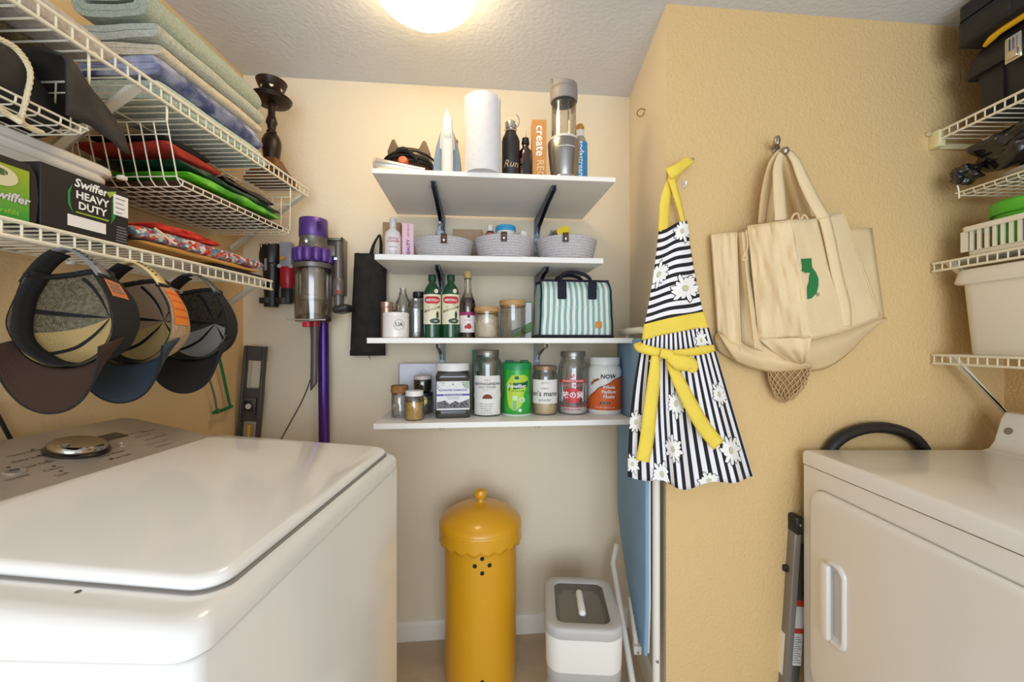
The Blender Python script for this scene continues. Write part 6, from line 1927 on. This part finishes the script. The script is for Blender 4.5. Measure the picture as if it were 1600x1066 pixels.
# daisies printed on the cloth
pet_w, pet_k, pet_y = M('daisy_white', 'f3f0ea', .8), M('daisy_ink', '1d1a1c', .8), M('daisy_centre', 'cfc9a4', .8)
def daisy(fn, u0, v0, ru, rv, n=14, rot=0):
    def mp(k):
        def f(x, y):
            u, v = min(max(u0 + x * ru, .002), .998), min(max(v0 + y * rv, .002), .998)
            p0 = fn(u, v)
            e = .004
            a = fn(min(u + e, 1), v) - fn(max(u - e, 0), v); b = fn(u, min(v + e, 1)) - fn(u, max(v - e, 0))
            n_ = a.cross(b); n_.normalize()
            if n_.y > 0: n_ = -n_
            return p0 + n_ * k
        return f
    d = None
    for i in range(n):
        a = rot + 2 * pi * i / n + .15 * sin(i * 5.3)
        L_ = .85 + .15 * sin(i * 3.7 + u0 * 20)
        def pet(w, l0, l1):
            pts = []
            for s_, q in ((1, (0, .3, .6, .85, 1)), (-1, (.85, .6, .3, 0))):
                for f_ in q:
                    ww = w * sin(pi * (.12 + .76 * f_)) ** .7
                    l = l0 + (l1 - l0) * f_
                    pts.append((l * cos(a) - s_ * ww * sin(a), l * sin(a) + s_ * ww * cos(a)))
            return pts
        k = shape_patch(pet(.26, .16, L_ * 1.08), mp(.0016), .15).build('daisy_outline', pet_k, o) if i == 0 else None
        if i == 0: ko_, kw_ = MB(), MB()
        ko_.add(*_vf(shape_patch(pet(.185, .14, L_ * 1.10), mp(.0016 + .00003 * i), .25)))
        kw_.add(*_vf(shape_patch(pet(.135, .20, L_ * 1.03), mp(.0024 + .00003 * i), .25)))
        if k: bpy.data.objects.remove(k)
    ko_.build('daisy_outline', pet_k, o, kind='stuff')
    kw_.build('daisy_petals', pet_w, o, kind='stuff')
    shape_patch(circ(0, 0, .19, None, 14), mp(.0032), .2).build('daisy_centre', pet_y, o)
def _vf(m): return m.v, m.f
daisy(bibpt, .80, .10, .30, .13, 14)
daisy(bibpt, .13, .47, .27, .15, 14, .3)
daisy(bibpt, .74, .70, .33, .155, 15, .1)
for (u0, v0, ru, rv, rt) in ((.84, .08, .09, .075, 0), (.22, .17, .085, .075, .4), (.62, .19, .085, .08, .2), (.46, .47, .09, .10, .3), (.89, .44, .08, .09, .1), (.86, .80, .095, .11, .5),
                            (.40, .76, .085, .095, .2), (.26, .955, .095, .10, .0), (.64, .985, .08, .06, .4), (.05, .60, .07, .09, .1), (.03, .90, .05, .08, .3), (.20, .40, .075, .09, .6)):
    daisy(skpt, u0, v0, ru, rv, 14, rt)
def pxribbon(pts, widths, nm, mat, par, pf=PF, n=6, th=.0025, roll=0):
    P = spline([Vector(p) for p in pts], n)
    wl = []
    for i in range(len(pts) - 1):
        for k in range(n): wl.append(widths[i] + (widths[i + 1] - widths[i]) * k / n)
    wl.append(widths[-1])
    vs, fs = [], []
    NW = 4
    for i, p in enumerate(P):
        a, b = P[max(i - 1, 0)], P[min(i + 1, len(P) - 1)]
        d = Vector((b.x - a.x, b.y - a.y)); d.normalize()
        nx, ny = -d.y, d.x
        for k in range(NW + 1):
            f_ = k / NW - .5
            vs.append(pf(p.x + nx * wl[i] * f_, p.y + ny * wl[i] * f_, p.z + .004 * cos(f_ * pi) + roll * f_))
    for i in range(len(P) - 1):
        for k in range(NW):
            fs.append((i * (NW + 1) + k, i * (NW + 1) + k + 1, (i + 1) * (NW + 1) + k + 1, (i + 1) * (NW + 1) + k))
    return MB().add(vs, fs).build(nm, mat, par, solid=th)
# neck strap, knotted over the hook
pxribbon([(1037, 362, .036), (1038, 330, .034), (1041, 305, .032), (1051, 280, .034), (1059, 262, .040)], [17, 16, 15, 15, 12], 'neck_strap', yel, o)
pxribbon([(1067, 348, .036), (1062, 325, .040), (1055, 300, .045), (1050, 280, .046), (1052, 266, .046)], [7, 8, 10, 12, 13], 'neck_strap', yel, o)
pxribbon([(1044, 272, .052), (1056, 266, .056), (1068, 257, .050), (1079, 250, .040)], [20, 17, 15, 12], 'strap_knot', yel, o)
pxribbon([(1066, 262, .050), (1074, 256, .046), (1082, 251, .038)], [9, 9, 7], 'strap_end', yel, o)
# waist tie with bow
pxribbon([(996, 536, .060), (1000, 543, .082), (1020, 549, .100), (1046, 552, .105)], [12, 15, 14, 11], 'tie_band', yel, o)
pxribbon([(1044, 554, .105), (1075, 551, .100), (1100, 547, .085), (1116, 544, .066)], [11, 12, 13, 10], 'tie_band', yel, o)
pxribbon([(1024, 556, .104), (1022, 590, .108), (1016, 640, .112), (1010, 690, .112), (1004, 721, .112)], [13, 19, 21, 22, 21], 'tie_tail', yel, o)
pxribbon([(1044, 556, .107), (1058, 590, .112), (1078, 630, .116), (1100, 668, .116), (1123, 696, .112)], [12, 19, 22, 23, 22], 'tie_tail', yel, o)
pxribbon([(1042, 556, .112), (1060, 566, .128), (1080, 570, .126), (1082, 578, .120), (1066, 570, .115)], [12, 24, 22, 10, 6], 'bow_loop', yel, o)
pxribbon([(1032, 552, .112), (1046, 555, .118), (1054, 560, .112)], [13, 16, 12], 'bow_knot', yel, o)
# the nail it hangs on and a spare clear hook under it
h1 = thing('apron_hook', 'small clear hook on the wall under the yellow apron knot', 'hook', PF(1069, 288, 0), A)
MB().box(-.007, .007, -.003, 0, -.012, .012, .002).build('pad', M('clear_pad', 'cfc4b2', .3), h1)
MB().tube([(0, -.003, .002), (0, -.012, -.004), (0, -.014, .004)], .0022, 6).build('hook', chrome, h1)
h2 = thing('nail_hook', 'metal nail holding up the yellow apron strap on the wall', 'hook', PF(1074, 258, 0), A)
MB().tube([(0, .004, 0), (0, -.034, .004)], .0022, 7).build('nail', steel, h2)
MB().lathe([(0, 0), (.005, 0), (.005, .001), (0, .0015)], 12).xf(Matrix.Translation((0, -.034, .004)) @ Matrix.Rotation(pi / 2, 4, 'X')).build('head', steel, h2)

# ================================================================== tote bags
canvas = M('natural_canvas', 'ecd2a6', .9, bump=.45, bscale=420, var=.06, vscale=9)
canvas2 = M('cream_canvas', 'e8cc9c', .9, bump=.45, bscale=420, var=.08, vscale=8)
hk = thing('coat_hook', 'brushed nickel double coat hook holding the two canvas bags', 'hook', PF(1212, 233, 0), A)
nick = M('satin_nickel', 'a39a8d', .3, .9)
MB().lathe([(0, 0), (.014, 0), (.013, .004), (.009, .006), (0, .0065)], 20, sy=1.0).xf(Matrix.Scale(1.8, 4, (0, 0, 1)) @ Matrix.Rotation(pi / 2, 4, 'X')).build('wall_plate', nick, hk)
def hp(px, py, v): return hk.matrix_basis.inverted() @ PF(px, py, v)
MB().tube(spline([hp(1211, 231, .006), hp(1211, 228, .025), hp(1212, 224, .042), hp(1213, 220, .050)], 6), [.007] * 10 + [.0075] * 4 + [.009] * 5, 12).build('upper_prong', nick, hk)
MB().lathe([(0, -.013), (.008, -.010), (.0105, 0), (.008, .010), (0, .013)], 18).xf(Matrix.Translation(hp(1214, 220, .052)) @ Matrix.Scale(1.35, 4, (0, 0, 1))).build('upper_knob', nick, hk)
MB().tube(spline([hp(1212, 238, .004), hp(1215, 243, .030), hp(1221, 244, .060), hp(1226, 238, .085)], 6), .0062, 12).build('lower_prong', nick, hk)
MB().lathe([(0, -.013), (.010, -.009), (.0135, 0), (.010, .009), (0, .013)], 18).xf(Matrix.Translation(hp(1226, 236, .090))).build('lower_knob', nick, hk)

def patch_px(corners, vf, nu=20, nv=20, wr=.006, seed=0, bulge=None):
    def f(u, v):
        x, y = bil(corners, u, v)
        if bulge:
            bx, by = bulge(u, v); x += bx; y += by
        w_ = wr * (nz(u * 3.1, v * 2.2, seed) + .6 * nz(u * 7, v * 3.5, seed + 4) + .25 * nz(u * 14, v * 8, seed + 2))
        return PF(x, y, max(.006, vf(u, v) + w_))
    return f
def seam(f, path, nm, par, mat=None, r=.0022):
    MB().tube([f(*q) + Vector((0, -.001, 0)) for q in path], r, 5).build(nm, mat or canvas2, par)
# --- the big bag behind
tb = thing('tote_bag', 'plain cream canvas bag with rounded bottom hanging behind the logo bag', 'bag', (0, 0, 0), group='canvas bags on the coat hook')
fA = patch_px(((1110, 366), (1362, 356), (1382, 497), (1120, 520)), lambda u, v: .014 + .030 * sin(pi * u) ** .7 * (1 - .3 * v), 30, 14, .008, 3)
MB().grid(fA, 36, 18).build('upper_panel', canvas2, tb, solid=.002)
def fB(u, v):
    x = 1120 + (1382 - 1120) * u + 8 * sin(pi * v) * (u - .5)
    top = 520 + (497 - 520) * u
    bot_ = 560 + 22 * sin(pi * min(1, u * 1.15)) ** .8 - 62 * max(0, (u - .62) / .38) ** 1.6 - 14 * max(0, (.2 - u) / .2)
    y = top + (bot_ - top) * v
    return PF(x, y, max(.006, .014 + .030 * sin(pi * u) ** .7 * .7 + (.055 * sin(pi * u) ** .6) * sin(pi * v) ** .8 + .006 * nz(u * 4, v * 3, 8)))
MB().grid(fB, 36, 16).build('bottom_bulge', canvas2, tb, solid=.002)
# its left side gussets, three soft folds
g1 = patch_px(((1111, 366), (1150, 363), (1157, 548), (1122, 520)), lambda u, v: .030 + .045 * u, 12, 16, .006, 11)
g2 = patch_px(((1146, 366), (1172, 360), (1208, 556), (1150, 532)), lambda u, v: .085 - .045 * abs(2 * u - 1) + .02 * u, 12, 16, .006, 12)
MB().grid(g1, 14, 18).build('side_gusset', canvas, tb, solid=.002)
MB().grid(g2, 14, 18).build('side_gusset', canvas, tb, solid=.002)
seam(g1, [(1, i / 14) for i in range(15)], 'edge_seam', tb)
seam(g2, [(.5, i / 14) for i in range(15)], 'edge_seam', tb)
def fC(u, v):
    x, y = bil(((1122, 520), (1262, 566), (1270, 574), (1150, 566)), u, v)
    return PF(x, y + 12 * sin(pi * u) * v, .040 + .030 * sin(pi * v) + .02 * u + .005 * nz(u * 5, v * 3, 4))
MB().grid(fC, 22, 10).build('folded_base', canvas2, tb, solid=.002)
for pts, w_ in (([(1190, 350, .060), (1196, 300, .064), (1206, 258, .068), (1219, 238, .072), (1230, 240, .072)], [12, 13, 12, 9, 8]),
                ([(1203, 352, .052), (1207, 305, .060), (1213, 262, .066), (1222, 240, .070)], [9, 10, 10, 8]),
                ([(1262, 352, .052), (1250, 305, .060), (1240, 262, .066), (1230, 240, .070), (1222, 238, .070)], [17, 17, 14, 9, 8])):
    pxribbon(pts, w_, 'handle', canvas2, tb, th=.003)
# --- the logo bag in front
tf = thing('tote_bag', 'natural canvas bag with a green logo hanging in front', 'bag', (0, 0, 0), group='canvas bags on the coat hook')
def vA(px): return .165 - .085 * (px - 1236) / (1376 - 1236)
fp = lambda u, v: .165 - .085 * u - .012 * v
cF = ((1236, 344), (1317, 332), (1376, 496), (1266, 531))
fF = patch_px(cF, fp, 24, 24, .006, 21, lambda u, v: (0, 3 * sin(pi * u)))
MB().grid(fF, 28, 28).build('front_panel', canvas, tf, solid=.002)
seam(fF, [(.52 + .02 * i / 20, i / 20) for i in range(21)], 'panel_seam', tf, r=.0014)
seam(fF, [(i / 20, .992) for i in range(21)], 'bottom_seam', tf, r=.0026)
seam(fF, [(.992, i / 20) for i in range(21)], 'edge_seam', tf, r=.0026)
seam(fF, [(0.0, i / 20) for i in range(21)], 'edge_seam', tf, r=.0026)
fS = patch_px(((1168, 354), (1237, 343), (1268, 528), (1186, 532)), lambda u, v: .085 + .08 * u + .018 * sin(pi * u) * (1 - v) + .012 * sin(pi * v), 22, 24, .012, 31)
MB().grid(fS, 24, 28).build('side_gusset', canvas, tf, solid=.002)
seam(fS, [(.008, i / 20) for i in range(21)], 'edge_seam', tf, r=.0026)
seam(fS, [(i / 16, .012) for i in range(17)], 'top_hem', tf, r=.0020)
def fD(u, v):                                                   # the bottom of the bag, folded and sagging to a corner
    x, y = bil(((1186, 530), (1268, 527), (1258, 567), (1246, 571)), u, v)
    return PF(x, y + 5 * sin(pi * v), .09 + .075 * u + .012 * sin(pi * v) - .03 * v + .008 * nz(u * 4, v * 3, 7))
MB().grid(fD, 18, 14).build('folded_base', canvas, tf, solid=.002)
fBk = patch_px(((1170, 352), (1318, 332), (1377, 494), (1190, 534)), lambda u, v: .070 + .008 * sin(pi * u), 16, 16, .004, 41)
MB().grid(fBk, 20, 20).build('back_panel', canvas2, tf, solid=.002)
def fRs(u, v):
    x, y = bil(((1317, 332), (1319, 333), (1378, 494), (1376, 496)), u, v)
    return PF(x, y, .076 + .008 * u)
for pts, w_ in (([(1220, 344, .150), (1217, 300, .125), (1215, 265, .100), (1220, 243, .086), (1228, 236, .080)], [19, 18, 15, 10, 8]),
                ([(1290, 345, .128), (1272, 315, .120), (1255, 280, .104), (1243, 252, .092), (1232, 238, .082)], [20, 20, 18, 14, 9])):
    pxribbon(pts, w_, 'handle', canvas, tf, th=.003)
pxribbon([(1288, 340, .133), (1296, 372, .131), (1308, 430, .122), (1320, 478, .112), (1322, 510, .108)], [18, 18, 18, 18, 17], 'handle_band', canvas, tf, th=.002)
MB().tube(spline([PF(1236, 344, .150), PF(1240, 336, .150), PF(1246, 334, .148), PF(1250, 344, .140), PF(1256, 336, .138), PF(1262, 342, .135)], 5), .003, 6).build('tie_cord', canvas2, tf)
MB().tube(spline([PF(1166, 360, .090), PF(1168, 385, .095), PF(1163, 398, .098), PF(1160, 406, .098), PF(1167, 404, .098), PF(1164, 396, .098)], 5), .0025, 6).build('tie_cord', canvas2, tf)
# green logo
lg = M('green_logo', '1f7a3f', .7)
def surf(px, py):
    """the front panel's surface under a given spot (solved on the panel itself)"""
    u, v = .4, .6
    for _ in range(30):
        x, y = bil(cF, u, v); y += 3 * sin(pi * u)
        u += (px - x) / 95 * .7; v += (py - y) / 170 * .7
    return fF(u, v)
def lgmap(x, y):
    p_ = surf(1250 + x, 440 - y)
    return p_ + Vector((-.0006, -.0035, 0))
outer = [(1, 35), (17, 36), (18, 22), (24, 14), (28, 4), (28, -8), (25, -18), (18, -26), (11, -28), (10.5, -8), (13, -2), (13.5, 6), (15, 14), (8, 13), (2, 16), (3, 22)]
shape_patch([(a, b) for a, b in outer], lgmap, 3).build('logo_print', lg, tf)
text('®', 8, lambda x, y: lgmap(27 + x, -21 + y), lg, tf)
# --- net bag hanging under the canvas bags
nb = thing('net_bag', 'tan string net bag hanging out below the canvas bags', 'bag', PF(1222, 568, .012), A)
nm_ = M('tan_string', 'c9a777', .9)
def nf(u, v):
    a = 2 * pi * u
    r_ = .074 * (sin(pi * (.38 + .60 * v))) ** .6 if v < 1 else .004
    return Vector((r_ * cos(a), -.006 - .024 * (r_ / .074) * (1 + sin(a)), .02 - .150 * v + .006 * nz(cos(a) * 3, v * 4, 1)))
m = MB()
nu_, nv_ = 18, 11
for k in range(nu_):
    for sgn in (1, -1):
        m.tube([nf(((k + sgn * j * .5) / nu_) % 1, j / nv_) for j in range(nv_ + 1)], .0014, 4, cap=False)
m.build('netting', nm_, nb, kind='stuff')
MB().grid(lambda u, v: nf(u, v) * .9, 20, 8, wrap=True).build('bundle_inside', M('tan_net_bundle', 'b08f63', .95, bump=.9, bscale=250, hex2='8f7048', vscale=120), nb)
# ================================================================== right wall shelves
def rloc(z): return (RX, 0, z)
dR = RX - 1.478
yFe = F0.y + (1.48 - F0.x) * SA / CA
ZR1, ZR2, ZR3 = 1.998, 1.572, 1.252
wire_shelf('top white wire shelf on the opposite wall under the toolboxes', rloc(ZR1), 0, dR, .5, 1.41, .026, (.8,), sg=-1, pitch=.026)
wire_shelf('middle white wire shelf holding the slotted basket above the tub', rloc(ZR2), 0, dR, .5, yFe - .012, -.028, (1.395,), sg=-1, pitch=.026, drop=.26)
wire_shelf('lowest white wire shelf above the dryer holding the big tub', rloc(ZR3), 0, dR, .5, yFe - .012, -.030, (1.39,), sg=-1, pitch=.026, drop=.30)
# end bracket on the front wall
o = thing('shelf_end_bracket', 'cream plastic shelf end bracket screwed to the textured wall', 'bracket', (1.478, 1.41, ZR1))
ivory = M('ivory_plastic', 'e3d7a6', .45)
MB().box(-.010, .014, -.002, .036, -.026, .032, .003).build('body', ivory, o)
MB().box(-.006, .24, .030, .040, -.022, -.004, .002).build('arm', ivory, o)
MB().lathe([(0, 0), (.008, 0), (.008, .010), (.006, .012), (0, .012)], 14).xf(Matrix.Translation((-.018, .034, .028)) @ Matrix.Rotation(pi / 2, 4, 'X')).build('screw_anchor', M('anchor', 'c9bb94', .5), o)
# toolbox
blk = M('black_toolbox', '242326', .42, spec=.4, bump=.1, bscale=200)
o = thing('toolbox', 'black plastic toolbox with chrome latch on the top wire shelf', 'toolbox', (0, 0, ZR1 + .003))
def tbx(x0, x1, y0, y1, z, r=.012): return [(a, b, z) for a, b in rrect(x0, x1, y0, y1, r, 4)]
loft([tbx(1.515, 1.74, .80, 1.310, 0), tbx(1.512, 1.742, .797, 1.314, .01), tbx(1.505, 1.745, .79, 1.330, .155)]).build('body', blk, o, ang=50)
loft([tbx(1.490, 1.752, .775, 1.350, .152, .02), tbx(1.487, 1.753, .772, 1.354, .160, .02), tbx(1.490, 1.752, .775, 1.350, .190, .02), tbx(1.512, 1.74, .80, 1.325, .245, .02), tbx(1.52, 1.73, .81, 1.315, .250, .02)]).build('lid', blk, o, ang=40)
for y in (1.255, 1.10, .95):
    MB().box(1.4995, 1.508, y - .003, y + .003, .01, .150, .001).build('body_rib', blk, o)
lt = MB().box(1.4805, 1.489, 1.190, 1.232, .128, .205, .003).build('latch', chrome, o)
MB().box(1.475, 1.482, 1.196, 1.226, .134, .160, .003).build('latch_catch', chrome, lt)
for y in (1.203, 1.212, 1.221):
    MB().tube([(1.478, y, .158), (1.478, y, .198)], .0022, 6).build('latch_wire', chrome, lt)
yt = M('yellow_plastic', 'e0ad1f', .4)
MB().tube(spline([(1.500, 1.300, .236), (1.494, 1.262, .246), (1.494, 1.20, .248), (1.494, .95, .248)], 6), [.006, .007, .008, .009, .010, .010, .009, .009, .009, .009] + [.009] * 9, 8).build('carry_handle', yt, o)
o = thing('tool_case', 'black hard case lying on top of the toolbox', 'case', (0, 0, ZR1 + .2595))
loft([tbx(1.470, 1.745, .76, 1.342, .0, .02), tbx(1.462, 1.75, .755, 1.352, .006, .02), tbx(1.462, 1.75, .755, 1.352, .075, .02), tbx(1.466, 1.746, .76, 1.348, .080, .02)]).build('shell', blk, o, ang=50)
loft([tbx(1.464, 1.748, .757, 1.350, .083, .02), tbx(1.464, 1.748, .757, 1.350, .130, .02), tbx(1.472, 1.74, .765, 1.342, .136, .02)]).build('lid', blk, o, ang=50)
for y0, y1 in ((1.20, 1.30), (1.05, 1.16), (.90, 1.01)):
    loft3([[(1.4622, a, b) for a, b in rrect(y0, y1, .014, .066, .008, 4)], [(1.4590, a, b) for a, b in rrect(y0 + .003, y1 - .003, .017, .063, .008, 4)]]).build('raised_panel', blk, o)
# black bin bags between the shelf and the hanging basket
bagf = M('black_plastic_film', '1a1817', .22, bump=.5, bscale=28, spec=.7)
def crumple(name, label, cat, c, rx, ry, rz_, seed, mat, amp=.35, part='film'):
    o = thing(name, label, cat, c)
    def fn(u, v):
        a = 2 * pi * u; b = pi * (v - .5)
        d = Vector((cos(a) * cos(b), sin(a) * cos(b), sin(b)))
        k = 1 + amp * (mnoise.noise(d * 1.7 + Vector((seed, 0, 0))) + .55 * abs(mnoise.noise(d * 2.8 + Vector((0, seed, 0)))) + .14 * mnoise.noise(d * 6 + Vector((0, 0, seed))))
        return (d.x * rx * k, d.y * ry * k, d.z * rz_ * k)
    MB().grid(fn, 56, 34, wrap=True).build(part, mat, o, ang=50)
    return o
ZB = 1.780
crumple('bin_bag', 'crumpled glossy black bag nearest the textured wall on the hanging basket', 'bag', (1.565, 1.265, ZB + .122), .080, .092, .060, 3.3, bagf, .40)
crumple('bin_bag', 'black bag stuffed further along behind the crumpled glossy one', 'bag', (1.590, 1.02, ZB + .122), .09, .105, .060, 8.1, bagf, .3)
crumple('bin_bag', 'loose black bag tail drooping over the hanging basket corner', 'bag', (1.497, 1.352, ZB + .070), .034, .034, .030, 5.7, bagf, .5)
crumple('plastic_bag', 'clear grey plastic bag lying in the hanging wire basket', 'bag', (1.575, 1.14, ZB + .030), .080, .19, .022, 6.2, M('clear_grey_film', 'a39c92', .25, bump=.6, bscale=30, spec=.7), .25)
o = thing('wire_basket', 'shallow white wire basket hung under the toolbox shelf', 'wire basket', (0, 0, 0))
m = MB()
for i in range(8):
    x = 1.480 + .25 * i / 7
    m.tube([(x, 1.350, ZB + .0), (x, .6, ZB)], .0016, 6)
for j in range(26):
    y = 1.345 - .029 * j
    m.tube([(1.482, y, ZB + .012), (1.486, y, ZB - .002), (1.73, y, ZB - .0035)], .0016, 6)
m.build('floor_grid', white_wire, o, kind='stuff')
MB().tube([(1.480, 1.366, ZB + .012), (1.480, .6, ZB + .012)], .0024, 7).build('front_wire', white_wire, o)
MB().tube([(1.480, 1.356, ZB - .008), (1.480, 1.356, ZB + .014), (1.470, 1.352, ZB + .034)], .0022, 7).build('corner_wire', white_wire, o)
MB().tube([(1.480, 1.352, ZB), (1.73, 1.352, ZB)], .0022, 7).build('end_wire', white_wire, o)
for y in (1.352, .62):
    MB().tube([(1.73, y, ZB), (1.735, y, ZR1 - .01), (1.735, y - .015, ZR1 + .006), (1.735, y - .022, ZR1 - .002)], .0024, 7).build('hanger', white_wire, o)
MB().tube([(1.73, 1.352, ZB + .0), (1.73, .62, ZB)], .0022, 7).build('back_wire', white_wire, o)
# green tub in the slotted basket
ZM = ZR2 + .0025
o = thing('slotted_basket', 'white plastic basket with slotted sides on the middle wire shelf', 'basket', (0, 0, ZM))
bx0, bx1, by0, by1, bh = 1.490, 1.70, 1.05, 1.352, .098
pl = M('ivory_white_plastic', 'e9e2cf', .4)
MB().box(bx0 + .008, bx1 - .008, by0 + .008, by1 - .008, 0, .004, .001, 1).build('floor', pl, o)
rim_pts = rrect(bx0 - .006, bx1 + .006, by0 - .006, by1 + .006, .02, 5)
loft([[(a, b, bh - .016) for a, b in rim_pts], [(a, b, bh) for a, b in rrect(bx0 - .008, bx1 + .008, by0 - .008, by1 + .008, .022, 5)], [(a, b, bh) for a, b in rrect(bx0 + .001, bx1 - .001, by0 + .001, by1 - .001, .016, 5)], [(a, b, bh - .016) for a, b in rrect(bx0 + .001, bx1 - .001, by0 + .001, by1 - .001, .016, 5)]], cap=False).build('rim', pl, o, ang=50)
loft([[(a, b, 0) for a, b in rrect(bx0 + .006, bx1 - .006, by0 + .006, by1 - .006, .016, 5)], [(a, b, .020) for a, b in rrect(bx0 + .004, bx1 - .004, by0 + .004, by1 - .004, .016, 5)]], cap=False).build('base_band', pl, o, ang=50, solid=.002)
n = 14
for i in range(n + 1):
    y = by0 + .004 + (by1 - by0 - .008) * i / n
    w_ = .0042 if i not in (0, n, 5) else .010
    for x, xo in ((bx0 + .003, bx0 - .003), (bx1 - .003, bx1 + .003)):
        MB().prism([(min(x, xo) - .0, .018), (max(x, xo) + .001, .018), (max(x, xo) + .001, bh - .014), (min(x, xo), bh - .014)], y - w_, y + w_, 'y').build('slat', pl, o, smooth=False)
for i in range(1, 8):
    x = bx0 + (bx1 - bx0) * i / 8
    for y in (by0 - .001, by1 + .001):
        MB().box(x - .004, x + .004, y - .002, y + .002, .018, bh - .014).build('slat', pl, o, smooth=False)
o = thing('food_container', 'round bright green plastic container with a lid in the slotted basket', 'container', (1.600, 1.248, ZM + .006))
gt = M('lime_plastic', '4fae2a', .35)
MB().lathe([(0, 0), (.078, 0), (.082, .005), (.088, .120), (.088, .124), (0, .124)], 44).build('bowl', gt, o)
MB().lathe([(.088, .112), (.0955, .113), (.097, .118), (.096, .148), (.092, .153), (.082, .152), (.080, .149), (0, .149)], 44).build('lid', gt, o, ang=35)
o = thing('red_packet', 'dark red packet standing near the green container in the basket', 'packet', (1.60, 1.10, ZM + .006))
MB().box(-.06, .06, -.025, .02, 0, .125, .006).build('wrapper', M('dark_red_wrap', '8a2430', .4), o)
# the big tub on the lowest shelf
ZT3 = ZR3 + .0025
o = thing('storage_tub', 'large white plastic tub with an overhanging lid above the dryer', 'tub', (0, 0, ZT3))
tm = M('warm_white_plastic', 'e9e4d8', .38)
loft([tbx(1.505, 1.745, .92, 1.355, 0, .04), tbx(1.500, 1.748, .915, 1.360, .006, .045), tbx(1.490, 1.755, .90, 1.378, .235, .05), tbx(1.489, 1.756, .899, 1.379, .240, .05)]).build('body', tm, o, ang=50)
loft([tbx(1.478, 1.762, .886, 1.392, .232, .055), tbx(1.474, 1.764, .882, 1.397, .238, .055), tbx(1.480, 1.762, .888, 1.391, .272, .055), tbx(1.484, 1.758, .892, 1.386, .279, .052), tbx(1.50, 1.745, .91, 1.368, .281, .045)]).build('lid', tm, o, ang=45)
